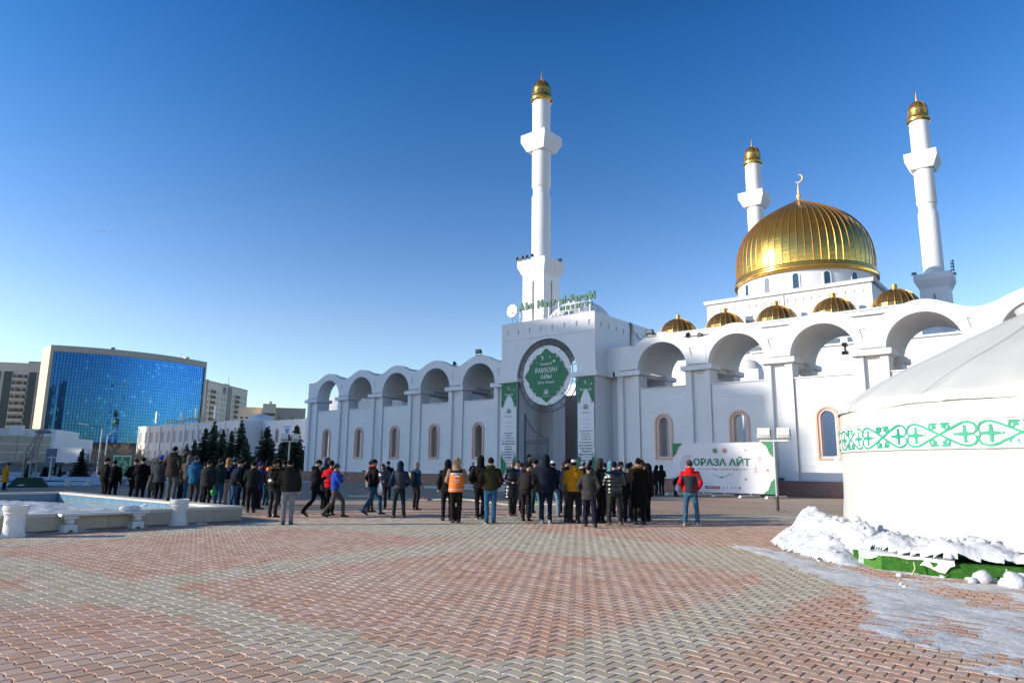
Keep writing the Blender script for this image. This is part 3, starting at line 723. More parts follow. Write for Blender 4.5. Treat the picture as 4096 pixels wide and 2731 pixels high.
# two tall narrow banners
def tall_banner(x0, x1, title, lines1, arabic, lines2, lines3, label):
    w = x1-x0; xc = (x0+x1)/2; z0, z1 = .95, 7.74
    b = thing('tall_banner', label, 'banner', (xc, YF-.31 if 0 else YF-.12, z0), group='tall narrow banners on the portal piers')
    H = z1-z0; yy = -.16 if 0 else 0
    nx, nz = 8, 40; v = []; f = []
    for j in range(nz+1):
        for i in range(nx+1):
            u = i/nx; t = j/nz; v.append(((u-.5)*w*(1-.03*math.sin(PI*t)), .018*fnoise(u*2.3+x0, t*9, 1), t*H))
    for j in range(nz):
        for i in range(nx): f.append((j*(nx+1)+i, j*(nx+1)+i+1, (j+1)*(nx+1)+i+1, (j+1)*(nx+1)+i))
    MB().add(v, f).build('cloth', CLW, b, 60, local=True)
    y = -.03
    zt = H
    # green head with pointed white arch cut into it
    hw = w/2-.01
    def edge(t): # t 0..1 from side to centre, height of the white arch
        return .0+.85*(.5-.5*math.cos(PI*min(1, t*1.15)))**1.3 if t < .75 else .0+.85*(.93)+.16*((t-.75)/.25)**1.5
    top = [(-hw, zt-.005), (hw, zt-.005)]
    arch = [(hw-hw*i/16, zt-1.75+edge(i/16)) for i in range(17)]+[(-hw+hw*(16-i)/16, zt-1.75+edge((16-i)/16)) for i in range(1, 17)][::1]
    arch = [(hw*(1-i/16), zt-1.75+edge(i/16)) for i in range(17)]+[(-hw*(i/16), zt-1.75+edge(1-i/16)) for i in range(1, 17)]
    g = MB().add([(p[0], y, p[1]) for p in [(-hw, zt-.005), (hw, zt-.005)]+arch], [list(range(2+len(arch)))])
    bt = [(-hw, .005)]+[(-hw*(1-i/12), 1.35-.75*(.5-.5*math.cos(PI*i/12))) for i in range(13)]+[(hw*(i/12), 1.35-.75*(.5-.5*math.cos(PI*(1-i/12)))) for i in range(1, 13)]+[(hw, .005)]
    g.add([(p[0], y, p[1]) for p in bt], [list(range(len(bt)))])
    g.build('green_field', GREEN, b, local=True)
    pg = MB()
    for s in (-1, 1):
        pg = join(pg, spiral(s*hw*.80, zt-1.72, .11, 1.1, PI/2, s, .045, y-.004), spiral(s*hw*.80, 1.46, .11, 1.1, -PI/2, -s, .045, y-.004))
    pg = join(pg, emblem(0, zt-2.12, .27, y), disc_mb(0, zt-2.93, .03, y, 8), disc_mb(0, 2.55, .03, y, 8), ribbon([(-.5*w*.6, zt-2.93), (-.06, zt-2.93)], .008, y), ribbon([(.06, zt-2.93), (.5*w*.6, zt-2.93)], .008, y))
    pg.build('green_print', PRG, b, local=True)
    k = MB(); yy = y
    k = join(k, text_mb('РАМАЗАН ШУАҒЫ', .085, .72, zbase=zt-2.53, y=yy, bold=.01))
    z = zt-3.2
    for s in arabic: k = join(k, text_mb(s, .10, min(.95, len(s)*.045), zbase=z-.1, y=yy)); z -= .24
    for s in lines1: k = join(k, text_mb(s, .10, min(w*.84, len(s)*.062), zbase=z-.1, y=yy, bold=.015)); z -= .20
    z = 2.30
    for s in lines2: k = join(k, text_mb(s, .11, min(w*.84, len(s)*.068), zbase=z-.1, y=yy, bold=.015)); z -= .205
    k.build('lettering', PRD, b, local=True)
    t = join(text_mb(title, .20, min(w*.72, len(title)*.098), zbase=zt-.95, y=y-.005, bold=.01), crescent(-.08, zt-.38, .12, y-.005, rot=-1.2), star(.22, zt-.55, .05, y-.005), star(.5, zt-.5, .07, y-.005, 8, .7), star(-.45, zt-.65, .04, y-.005), star(-.55, zt-1.1, .04, y-.005), star(.55, zt-1.15, .04, y-.005))
    z = .62
    for s in lines3: t = join(t, text_mb(s, .16, len(s)*.10, zbase=z-.16, y=y-.005, bold=.02)); z -= .3
    t.build('white_lettering', PRW, b, local=True)
tall_banner(-34.12, -32.62, 'Қасиетті', ['«Ей, мүміндер!', 'Сендерден', 'бұрынғыларға парыз', 'етілгендей сендерге де', 'ораза парыз қылынды.', 'Бәлкім,', 'жаманшылықтан', 'арылып,', 'тақуалыққа', 'жетерсіңдер».'], ['يا أيها الذين آمنوا', 'كتب عليكم الصيام'], ['Бірінші тілек тілеңіз,', 'Бір Аллаға', 'жазбасқа!', 'Екінші тілек тілеңіз,', 'Бес уақытты', 'бес намаз,', 'Біреуі қаза', 'қалмасқа.'], ['ҚҰТТЫ', 'БОЛСЫН'], 'tall banner headed Қасиетті on the left portal pier')
tall_banner(-27.10, -25.74, 'Рамазан айы', ['«Ұлылығы шексіз Алла', 'Тағала: Құлым', 'ас-ауқаттан,', 'сусыннан және', 'нәпсісінің', 'қалауларынан тек Мен', 'үшін бас тартады,', 'сондықтан оның', 'сауабын Өзім беремін.', 'Әрбір жақсылыққа он', 'есе сауап жазамын»,', '- деген.'], ['كل عمل ابن آدم له إلا الصوم', 'رواه البخاري'], ['Ораза, Намаз, Зекет,', 'Хаж - талассыз іс,', 'жақсы болсаң,', 'жақсы тұт', 'бәрін тегіс.'], ['ҚҰТТЫ', 'БОЛСЫН'], 'tall banner headed Рамазан айы on the right portal pier')
# open gate leaf
gate = thing('gate', 'open dark iron gate leaf with ornamental panels inside the portal', 'gate', (XP-RP+.12, YF+.9, .3))
gx1 = 2.15
def GB(name, pts, r=.02): MB().tube(pts, r, 5).build(name, GATEM, gate, local=True)
curve = [(x, 0, 5.05-1.75*math.sin(PI/2*(x/gx1))**.8+.0) for x in [gx1*i/14 for i in range(15)]]
GB('top_rail', curve, .035); GB('post', [(0,0,0),(0,0,5.2)], .05); GB('post', [(gx1,0,0),(gx1,0,3.35)], .04)
for z in (3.15, 2.95, .15, 1.1): GB('rail', [(0,0,z),(gx1,0,z)], .03)
for i in range(9):
    x = .24*(i)+.12; zc_ = 5.05-1.75*math.sin(PI/2*(x/gx1))**.8
    GB('spike', [(x,0,3.15),(x,0,zc_+.28)], .014)
for i in range(5): GB('bar', [(.12+i*.48,0,.15),(.12+i*.48,0,2.95)], .018)
for i in range(8): GB('zigzag_bar', [(i*gx1/8,0,2.95 if i % 2 else 3.15),((i+1)*gx1/8,0,3.15 if i % 2 else 2.95)], .014)
for i in range(4):
    cx = .36+i*.48
    for cz in (.75, 1.95):
        GB('oval', [(cx+.10*math.cos(a), 0, cz+.20*math.sin(a)) for a in [2*PI*k/14 for k in range(15)]], .018)
    for s in (-1, 1): GB('wave_bar', [(cx+s*.09*abs(math.cos(PI*k/8)), 0, .3+k*.33) for k in range(9)], .012)
# rooftop sign
sg = thing('rooftop_sign', 'green letters Abu Nasr al-Farabi MESHITI on a steel frame above the portal', 'sign', (XP, YF+.4, 12.41))
SIGNG = mat('sign_green', (.0, .11, .065), .6, (.0, .09, .055), 3, 3); SIGND = mat('sign_return', (.004, .07, .035), .5)
def sign_line(txt, xs, xe, z, h, gap):
    ws = []; tot = 0; glyph = []
    for ch in txt:
        if ch == ' ': glyph.append(None); ws.append(h*.38); continue
        m_ = text_mb(ch, h, zbase=0)
        # keep natural proportions: x-height letters
        hh = h*(1.0 if (ch.isupper() or ch in 'blft') else (.98 if ch == 'i' else .74)) if ch != '-' else h*.16
        m_ = text_mb(ch, hh, zbase=0, bold=.035, extrude=.0)
        x = [p[0] for p in m_.v]; ws.append(max(x)-min(x)); glyph.append((ch, hh))
    tot = sum(ws)+gap*(len(txt)-1); k = (xe-xs)/tot; x = xs
    for g, w in zip(glyph, ws):
        if g:
            ch, hh = g; zb = z+(h*.33 if ch == '-' else 0)
            m_ = text_mb(ch, hh, w*k, xcenter=x+w*k/2, zbase=zb, bold=.085)
            nf = len(m_.v); d = .12
            # front faces plus returns from boundary edges
            ec = {}
            for f_ in m_.f:
                for a, b in zip(f_, f_[1:]+f_[:1]): ec[(a, b)] = ec.get((a, b), 0)+1
            bd = [e for e in ec if (e[1], e[0]) not in ec]
            o = MB(); o.add([(p[0], -.10, p[2]) for p in m_.v], m_.f); o.cur = 1
            o.add([(p[0], -.10, p[2]) for p in m_.v]+[(p[0], -.10+d, p[2]) for p in m_.v], [(a, a+nf, b+nf, b) for a, b in bd])
            me = o.mesh('letter'); put('letter', me, [SIGNG, SIGND], sg)
        x += w*k+gap*k
sign_line('Abu Nasr al-Farabi', -32.85-XP, -25.86-XP, .98, .62, .09)
sign_line('MESHITI', -28.95-XP, -26.12-XP, .50, .32, .12)
for z in (.38, .80): MB().tube([(-3.0,.05,z),(3.7,.05,z)], .022, 5).build('rail', STEEL, sg, local=True)
MB().tube([(-3.0,.05,1.25),(4.1,.05,1.25)], .02, 5).build('rail', STEEL, sg, local=True)
for i in range(8):
    x = -2.85+i*.92; MB().tube([(x,.05,-.02),(x,.05,1.25)], .022, 5).build('upright', STEEL, sg, local=True)
    if i % 2 == 0: MB().tube([(x,.05,1.1),(x+.0,1.3,-.5)], .018, 5).build('strut', STEEL, sg, local=True)
rd = thing('round_lightbox', 'round white lightbox sign on a post at the left end of the portal roof', 'sign', (-33.48, YF+.3, 12.41))
q = MB().lathe([(0,-.06),(.50,-.06),(.53,-.03),(.53,.03),(.50,.06),(0,.06)], seg=32); q.xf(lambda p: Vector((p.x, p.z, p.y+1.08))); q.build('face', mat('lightbox_face', (.80,.80,.70), .35), rd, 40, local=True)
join(text_mb('NA', .26, .42, zbase=1.12, y=-.07, bold=.02), text_mb('FM', .26, .42, zbase=.80, y=-.07, bold=.02)).build('monogram', plain((.62,.60,.50)), rd, local=True)
MB().tube([(0,0,0),(0,0,.58)], .03, 6).build('post', STEEL, rd, local=True)
for s in (.35,): MB().tube([(-.0,.1,.9),(.3,1.2,-.8)], .02, 5).build('strut', STEEL, rd, local=True)
# cables and downpipe on the side wall
cb = thing('cable_bundle', 'black cables running down the right side wall of the portal', 'cable', (px1+.05, YF+5, 10))
MB().tube([(0,-.2,2.4),(.03,-.1,1.9),(.02,-.15,0),(.02,-.1,-.1)], .04, 5).build('cable', DARKM, cb, local=True)
MB().tube([(0,.1,2.4),(.05,.25,1.7),(.1,.9,1.35),(.1,2.2,.95)], .025, 5).build('cable', DARKM, cb, local=True)
MB().tube([(0,.0,2.3),(.03,.25,.9),(.03,.2,-.1)], .02, 5).build('cable', DARKM, cb, local=True)
# ================================================================== MOSQUE
mq = thing('mosque', 'white mosque hall with a great gold onion dome rising behind the arcade', 'mosque', (-30, 94.94, 0))
def W(mb, name, m, sm=None): return mb.build(name, m, mq, sm)
# lower tier
mb = MB(); strips = []
wall_grid(mb, -47.2, -12.8, 0, 19.6, 88.0, [], .2)
mb.add([(-47.2,88,0),(-47.2,120,0),(-47.2,120,19.6),(-47.2,88,19.6),(-12.8,88,0),(-12.8,120,0),(-12.8,120,19.6),(-12.8,88,19.6)], [(0,3,2,1),(4,5,6,7),(3,7,6,2)])
W(mb, 'wall', WHITE)
W(MB().box(-47.5, 87.6, 19.6, -12.5, 88.6, 20.1), 'cornice', WHITE); W(MB().box(-47.55, 87.5, 20.1, -12.45, 89.5, 20.35), 'roof_snow', SNOW)
W(MB().box(-47.0, 89.5, 20.05, -13, 94.9, 20.2), 'roof_snow', SNOW)
for i in range(5):   # window strips in the lower wall, seen through the arches
    x0 = -44.5+i*6.3
    for k in range(2): put('window', MB().box(-1.3,-.02,-.42,1.3,.12,.42).mesh('window'), GLASSD, mq, ((x0+k*2.8)+30, 87.93-94.94, 16.78))
# forebuilding stepping toward the arcade
W(MB().box(-25.5, 70, 0, 5.0, 71, 13.3), 'front_wall', WHITE); W(MB().box(-25.7, 69.8, 13.3, 5.2, 71.3, 13.5), 'coping', WHITESH)
W(MB().box(-25.5, 71, 0, -24.9, 87.9, 13.3), 'front_wall', WHITE)
W(MB().box(-46, 78, 0, -25.5, 79, 9.5), 'front_wall', WHITE)
W(MB().box(-62, 76, 0, -41, 77, 12.5), 'front_wall', WHITE)
# upper tier
nh = [niche(-41.07+1.1+i*1.06, 24.3, .32, .42) for i in range(20)]
mb = MB(); wall_grid(mb, -41.1, -18.9, 19.9, 25.35, 94.94, nh+[(-35.4,-34.3,20.7,22.9),(-30.55,-29.45,20.7,22.9),(-25.7,-24.6,20.7,22.9)], .12)
mb.add([(-18.9,94.94,19.9),(-18.9,116,19.9),(-18.9,116,25.35),(-18.9,94.94,25.35),(-41.1,94.94,19.9),(-41.1,116,19.9),(-41.1,116,25.35),(-41.1,94.94,25.35)], [(0,1,2,3),(4,7,6,5),(3,2,6,7)])
W(mb, 'wall', WHITE)
for x0 in (-35.4, -30.55, -25.7): W(MB().box(x0+.05, 95.02, 20.75, x0+1.05, 95.045, 22.85), 'window', GLASSD)
W(MB().box(-41.4, 94.6, 25.35, -18.6, 95.2, 25.62), 'cornice', WHITE); W(MB().box(-41.45, 94.55, 25.62, -18.55, 97, 25.85), 'roof_snow', SNOW)
W(MB().box(-41.3, 97, 25.4, -18.7, 116, 25.6), 'roof_snow', SNOW)
W(MB().box(-18.66, 94.9, 25.35, -18.4, 116, 25.8), 'roof_snow', SNOW)
for x in (-30.0,): W(MB().box(x-.07, 94.80, 20.2, x+.07, 94.93, 25.3), 'downpipe', PLASTW)
for x in (-40.2, -33.5, -26.8): W(MB().lathe([(.62,0),(.62,.75),(.7,.78),(.7,.86),(0,.95)], (x+1.5, 91.2, 20.2), 14), 'roof_vent', PLASTW, 40)
# drum with arched windows
DC = (-30, 105.3)
mb = MB(); mb.lathe([(9.56, 25.5), (9.56, 28.8)], (DC[0], DC[1], 0), 96); W(mb, 'drum', WHITE, 30)
mat_dw = mat('drum_glass', (.02,.06,.10), .08, (.03,.08,.13), 1, 3, spec=.8); WZ, WS = 26.0, .78
pane = MB().prism([(-.42,0),(.42,0),(.42,2.5),(.36,2.72),(.2,2.88),(0,2.94),(-.2,2.88),(-.36,2.72),(-.42,2.5)], -.03, .10).mesh('window')
surr = MB(); L = [(-.42,0),(-.42,2.5),(-.36,2.72),(-.2,2.88),(0,2.94),(.2,2.88),(.36,2.72),(.42,2.5),(.42,0)]
Lo = [(-.62,-.2),(-.62,2.5),(-.54,2.82),(-.3,3.06),(0,3.14),(.3,3.06),(.54,2.82),(.62,2.5),(.62,-.2)]
v = [(p[0],-.08,p[1]) for p in L]+[(p[0],-.08,p[1]) for p in Lo]+[(p[0],.1,p[1]) for p in Lo]
surr.add(v, [(i, i+1, i+10, i+9) for i in range(8)]+[(i+9, i+10, i+19, i+18) for i in range(8)]+[(0,9,17,8)]); surr = surr.mesh('surround')
for k in range(15):
    a = math.radians(9.3+24*k)
    o = put('window', pane, mat_dw, mq, (9.56*math.sin(a), DC[1]-94.94-9.56*math.cos(a), WZ), (0,0,a), (.92,1,WS))
    put('window_surround', surr, WHITE, o)
# (gold)
# great dome: rows of gold sheets between standing seams
prof = [(9.60,29.9),(9.67,31.0),(9.67,32.1),(9.56,33.2),(9.38,34.2),(9.10,35.1),(8.72,35.95),(8.22,36.8),(7.6,37.6),(6.85,38.35),(6.0,39.05),(5.05,39.7),(4.05,40.3),(3.0,40.88),(1.95,41.45),(.9,42.0),(.12,42.45)]
import bisect
def lerp_prof(P, t):
    x = t*(len(P)-1); i = min(int(x), len(P)-2); f = x-i
    a, b = P[i], P[i+1]
    p0 = P[max(i-1, 0)]; p3 = P[min(i+2, len(P)-1)]
    def cr(q0, q1, q2, q3): return .5*((2*q1)+(-q0+q2)*f+(2*q0-5*q1+4*q2-q3)*f*f+(-q0+3*q1-3*q2+q3)*f**3)
    return cr(p0[0], a[0], b[0], p3[0]), cr(p0[1], a[1], b[1], p3[1])
NG, NR = 60, 30
gd = MB(); jr = random.Random(5)
for g in range(NG):
    a, b = 2*PI*g/NG, 2*PI*(g+1)/NG
    for r in range(NR):
        r0, z0 = lerp_prof(prof, r/NR); r1, z1 = lerp_prof(prof, (r+.992)/NR)
        d = jr.uniform(0, .03); e = jr.uniform(0, .03)
        gd.add([(DC[0]+(r0+d)*math.cos(a), DC[1]+(r0+d)*math.sin(a), z0), (DC[0]+(r0+e)*math.cos(b), DC[1]+(r0+e)*math.sin(b), z0), (DC[0]+(r1+jr.uniform(0,.02))*math.cos(b), DC[1]+(r1+.0)*math.sin(b), z1), (DC[0]+(r1)*math.cos(a), DC[1]+(r1)*math.sin(a), z1)], [(0,1,2,3)])
o = W(gd, 'gold_panels', GOLD); o['kind'] = 'stuff'
seam = []
for i in range(41): seam.append(lerp_prof(prof, i/40))
sm_ = MB().tube([(r+.03, 0, z) for r, z in seam], [.055]*30+[.05-.0035*i for i in range(11)], 5, False).mesh('seam')
for g in range(NG): put('seam', sm_, GOLDR, mq, (0, DC[1]-94.94, 0), (0, 0, 2*PI*g/NG))
W(MB().lathe([(9.5,28.72),(10.05,28.75),(10.10,29.0),(9.98,29.12),(9.98,29.22),(9.9,29.24),(9.9,29.30),(10.0,29.34),(9.96,29.56),(9.84,29.6),(9.84,29.66),(9.9,29.7),(9.85,29.88),(9.62,29.96)], (DC[0],DC[1],0), 96), 'dome_ring', GOLD, 30)
W(MB().lathe([(.22,42.2),(.30,42.35),(.18,42.55),(.35,42.85),(.38,43.05),(.22,43.3),(.10,44.6),(.05,45.2),(0,45.25)], (DC[0],DC[1],0), 16), 'finial', GOLDF, 40)
mo = MB(); pts = []
for i in range(17):
    a = -PI*.62+PI*1.34*i/16-.55; pts.append((math.cos(a)*.62, 0, math.sin(a)*.62))
rad = [.02+.13*math.sin(PI*i/16) for i in range(17)]
mo.tube(pts, rad, 8); mo.xf(lambda p: Vector((p.x*1+DC[0]+.12, DC[1]+p.y, p.z+45.85))); W(mo, 'crescent', GOLDF, 50)
# five small bronze domes
def small_dome(X, Y, zc, R, label, nr=6, ng=22):
    t = thing('small_dome', label, 'dome', (X, Y, zc), group='small bronze domes on the lower roof')
    jj = random.Random(int(X*7)+3)
    P = [(R*math.cos(PI/2*i/nr), R*.98*math.sin(PI/2*i/nr)) for i in range(nr+1)]
    for r in range(nr):
        (r0, z0), (r1, z1) = P[r], (max(P[r+1][0], .3), P[r+1][1])
        h = PI/ng*.985
        me = MB().add([(r0*math.cos(-h), r0*math.sin(-h), z0+.01), (r0*math.cos(h), r0*math.sin(h), z0+.01), (r1*math.cos(h), r1*math.sin(h), z1-.01), (r1*math.cos(-h), r1*math.sin(-h), z1-.01)], [(0,1,2,3)]).mesh('panel')
        for g in range(ng): put('panel', me, BRONZE, t, (0,0,0), (jj.gauss(0,.006), jj.gauss(0,.006), 2*PI*(g+.5)/ng))
    rm = MB().tube([(max(q[0],.3)+.02, 0, q[1]) for q in P], .045, 5, False).mesh('rib')
    for g in range(ng): put('rib', rm, GOLDR, t, (0,0,0), (0,0,2*PI*g/ng))
    MB().lathe([(R*.985,-1.0),(R*.985,.0)], seg=ng).build('skirt', BRONZE, t, 30, local=True)
    MB().lathe([(.34,R*.97),(.34,R+.52),(.30,R+.56),(0,R+.56)], seg=12).build('cap', GOLDR, t, 40, local=True)
    return t
for i, (x, w) in enumerate(zip((-44.2, -37.1, -30.0, -22.8, -15.8), ('farthest left of the front row, beside the open sky', 'second in the front row', 'in the middle of the front row', 'fourth in the front row', 'at the right end of the front row under the right minaret'))):
    small_dome(x, 91.7, 20.45, 2.72, 'bronze ribbed roof dome, '+w)
small_dome(-43.2, 103.5, 20.3, 2.3, 'bronze ribbed roof dome half hidden behind the front row')
# minarets
def minaret(X, Y, label, horns=True):
    t = thing('minaret', label, 'minaret', (X, Y, 0), group='white minarets with gold caps')
    h = 2.0
    mb = MB(); wall_grid(mb, -h, h, 0, 30.3, -h, [(-.18,.18,23.0,29.3)], .3); mb.build('base', WHITE2S, t, local=True)
    mb = MB(); wall_grid(mb, -h, h, 0, 30.3, h, [(-.18,.18,23.0,29.3)], .3, axis='x', sgn=-1); mb.build('base', WHITE2S, t, local=True)
    MB().add([(-h,-h,0),(-h,h,0),(-h,h,30.3),(-h,-h,30.3),(h,h,0),(h,h,30.3)], [(0,3,2,1),(1,2,5,4)]).build('base', WHITE2S, t, local=True)
    MB().box(-.17,-h+.28,23.1,.17,-h+.32,29.2).box(h-.32,-.17,23.1,h-.28,.17,29.2).build('window', GLASSD, t, local=True)
    def coll(z0, z1, z2, r0, r1, name):
        v = []
        for z, r in ((z0, r0), (z0+.25, r0+.12), (z1, r1), (z2, r1)): v += [(-r,-r,z),(r,-r,z),(r,r,z),(-r,r,z)]
        f = [(3,2,1,0)]
        for j in range(3):
            for k in range(4): f.append((j*4+k, j*4+(k+1)%4, (j+1)*4+(k+1)%4, (j+1)*4+k))
        f.append((12,13,14,15)); MB().add(v, f).build(name, WHITE, t, local=True)
        fl = MB().obox((-(0), -(r0+.14), z0+.27), (0, -r1-.02, z1), .05, .06).mesh('flute')
        for k in range(4):
            for i in range(7):
                u = -1+2*(i+.5)/7
                R = Matrix.Rotation(k*PI/2, 3, 'Z'); put('flute', fl, WHITE, t, tuple(R @ Vector((u*(r0+r1)/2*.97, 0, 0))), (0, 0, k*PI/2))
    coll(30.3, 31.6, 32.6, 2.05, 2.62, 'lower_gallery')
    MB().lathe([(1.48,32.5),(1.48,43.2),(1.42,43.35),(1.30,43.4),(1.30,44.7),(1.42,44.75),(1.48,44.9),(1.48,51.2)], seg=40).build('shaft', WHITE, t, 30, local=True)
    coll(50.7, 52.2, 53.4, 1.65, 2.35, 'upper_gallery')
    MB().lathe([(1.45,53.3),(1.45,59.6)], seg=40).build('shaft', WHITE, t, 30, local=True)
    MB().lathe([(1.5,59.3),(1.78,59.5),(1.80,59.85),(1.62,60.0),(1.55,60.1),(1.50,60.5),(1.50,61.2),(1.42,61.25),(1.45,61.5),(1.40,61.95),(1.22,62.4),(.9,62.8),(.45,63.1),(.1,63.25)], seg=20).build('gold_cap', GOLD, t, 30, local=True)
    for k in range(10):
        a = 2*PI*k/10
        MB().tube([(r*math.cos(a), r*math.sin(a), z) for r, z in ((1.53,60.5),(1.53,61.2),(1.47,61.5),(1.42,61.95),(1.24,62.4),(.92,62.8),(.47,63.12))], .035, 4).build('rib', GOLDR, t, local=True)
    MB().lathe([(.12,63.2),(.10,63.9),(.05,64.6),(.0,65.2)], seg=8).tube([(.1,0,63.2),(-.35,0,64.6)], .015, 4).build('finial', GOLDR, t, local=True)
    MB().tube([(-.1,0,63.2),(-.12,0,66)], .02, 4).build('lightning_rod', DARKM, t, local=True)
    return t
WHITE2S = mat('minaret_siding', (.79, .79, .785), .65, (.73, .735, .74), 1.4, 7, bump=.3, bscale=3, stretch=(.02, .02, 6))
m1 = minaret(-61.9, 81.7, 'tall white minaret straight behind the portal, set apart from the dome')
m2 = minaret(-15.9, 126.4, 'white minaret to the right of the great gold dome')
m3 = minaret(-43.9, 125.7, 'white minaret partly hidden behind the left flank of the great gold dome')
for mm_, nm in ((m1, 'the minaret behind the portal'), (m2, 'the minaret right of the dome')):
    for k, (dx, dz) in enumerate(((-2.3,.1),(-1.2,.3),(-.4,.5),(.6,.7)) if mm_ is m1 else ((2.75,.1),(2.75,.55),(2.75,1.0),(2.75,-.4))):
        rz = 0 if mm_ is m1 else PI*.45
        horn((mm_.location.x+dx, mm_.location.y-2.7, 32.55+(dz if mm_ is m2 else 0)), 'dark horn loudspeaker, %s of four on %s' % (['first', 'second', 'third', 'last'][k], nm), rz, 1.5, 'loudspeaker horns on the minaret galleries')
    for k, dx in enumerate((-2.5, 2.5)):
        f = floodlight((mm_.location.x+dx, mm_.location.y-2.2 if dx < 0 else mm_.location.y+1.5, 32.65), 'x', 1.2); f['label'] = 'dark floodlight on the %s gallery corner of %s' % (['near', 'far'][k], nm); f['group'] = 'floodlights on the minaret galleries'
# courtyard pavilion seen through the second right arch
pv = thing('pavilion', 'small white domed pavilion seen through the second right arch', 'building', (-23.6, 63.5, 0))
mb = MB(); wall_grid(mb, -26.5, -22.2, 0, 10.55, 62, [niche(-23.0-1.0*i, 9.3, .22, .5) for i in range(4)], .1); mb.build('wall', WHITE, pv)
MB().box(-26.5, 62.01, 0, -22.2, 66, 10.5).build('wall', WHITE, pv)
MB().lathe([(1.3*math.cos(PI/2*i/8), 1.15*math.sin(PI/2*i/8)) for i in range(9)], (-23.6, 63.4, 10.5), 24).build('dome', VAULT, pv, 40)
pc_ = thing('security_camera', 'dark security camera on a pier inside the arcade', 'camera', tuple(at_y(3380, 1385, D+3.5)))
MB().box(-.12,-.25,0,.12,.2,.2).box(-.04,-.1,-.3,.04,.1,0).box(-.2,-.1,-.5,.15,.15,-.3).build('housing', DARKM, pc_, local=True)

# ================================================================== ACADEMY BUILDING, left, parallel to the arcade
ac = thing('academy_building', 'long white two-storey building with arched windows at the far end of the plaza', 'building', (-190, 88.7, 0))
mb = MB().box(-218, 88.7, 0, -160.2, 103, 12.0); mb.build('wall', WHITE, ac)
MB().box(-160.2, 94.7, 0, -128, 106, 12.0).build('wall', WHITE, ac); MB().box(-218.1, 88.6, 12.0, -160.1, 103, 12.2).build('coping', WHITESH, ac); MB().box(-160.1, 94.6, 12.0, -128, 106, 12.2).build('coping', WHITESH, ac)
apn = MB().prism([(-.55,0),(.55,0),(.55,2.6),(.48,2.88),(.3,3.08),(0,3.16),(-.3,3.08),(-.48,2.88),(-.55,2.6)], -.04, .06).mesh('window')
fr = MB(); L = [(-.55,0),(-.55,2.6),(-.48,2.88),(-.3,3.08),(0,3.16),(.3,3.08),(.48,2.88),(.55,2.6),(.55,0)]; Lo = [(x*1.42, z*1.06+(.0 if z else -.25)) for x, z in L]
fr.add([(p[0],-.1,p[1]) for p in L]+[(p[0],-.1,p[1]) for p in Lo]+[(p[0],.05,p[1]) for p in Lo], [(i,i+1,i+10,i+9) for i in range(8)]+[(i+9,i+10,i+19,i+18) for i in range(8)]+[(0,9,17,8)]); frm = fr.mesh('surround')
def acw(x, y, z, m, s=1.0):
    o = put('window', apn, mat_acg, ac, (x+190, y-88.7, z), scale=(s,)*3); put('window_surround', frm_w if m is WHITE else frm_o, m, o)
mat_acg = mat('academy_glass', (.13, .18, .24), .5, (.17, .23, .30), .8, 3, spec=.3)
frm_w = frm; frm_o = frm.copy()
for k in range(16): acw(-215.8+k*3.6, 88.7, 7.3, WHITE); acw(-215.8+k*3.6, 88.7, 2.0, WHITE)
for px_ in (1007, 1067, 1107): pass
for p_ in ((1007, 1745), (1045, 1745), (1071, 1745), (1108, 1745)):
    q = at_y(p_[0], p_[1], 94.7); acw(q.x, 94.7, 6.9, FRAME, .98)
for k in range(9):
    MB().lathe([(.1,0),(.1,11.5)], (-217.2+k*7.2, 88.6, .2), 6).build('downpipe', PLASTW, ac)
for x, y, R, zb in ((-171.5, 101, 4.6, 10.8), (-147.5, 110, 9.6, 10.5)):
    t = thing('roof_dome', 'white dome on the far white roof, '+('the smaller one' if R < 6 else 'the larger one beside the arcade corner'), 'dome', (x, y, zb))
    MB().lathe([(R*math.cos(PI/2*i/10), R*.9*math.sin(PI/2*i/10)) for i in range(11)], seg=36).build('shell', WHITE, t, 30, local=True)
    MB().lathe([(R,0),(R,-2)], seg=36).build('drum', WHITE, t, 30, local=True)
# blue ornament painted on the wall
q = at_y(1148, 1720, 94.6)
orn = thing('wall_ornament', 'blue triangular ornament painted on the far white wall', 'ornament', (q.x, 94.65, q.z))
join(star(0, -.2, 1.3, -.05, 3, .5, PI), ribbon([(-1.6,.9),(1.6,.9)], .25, -.055), ribbon([(-1.1,.3),(1.1,.3)], .2, -.055)).build('painting', mat('ornament_blue', (.10,.30,.62), .7), orn, local=True)
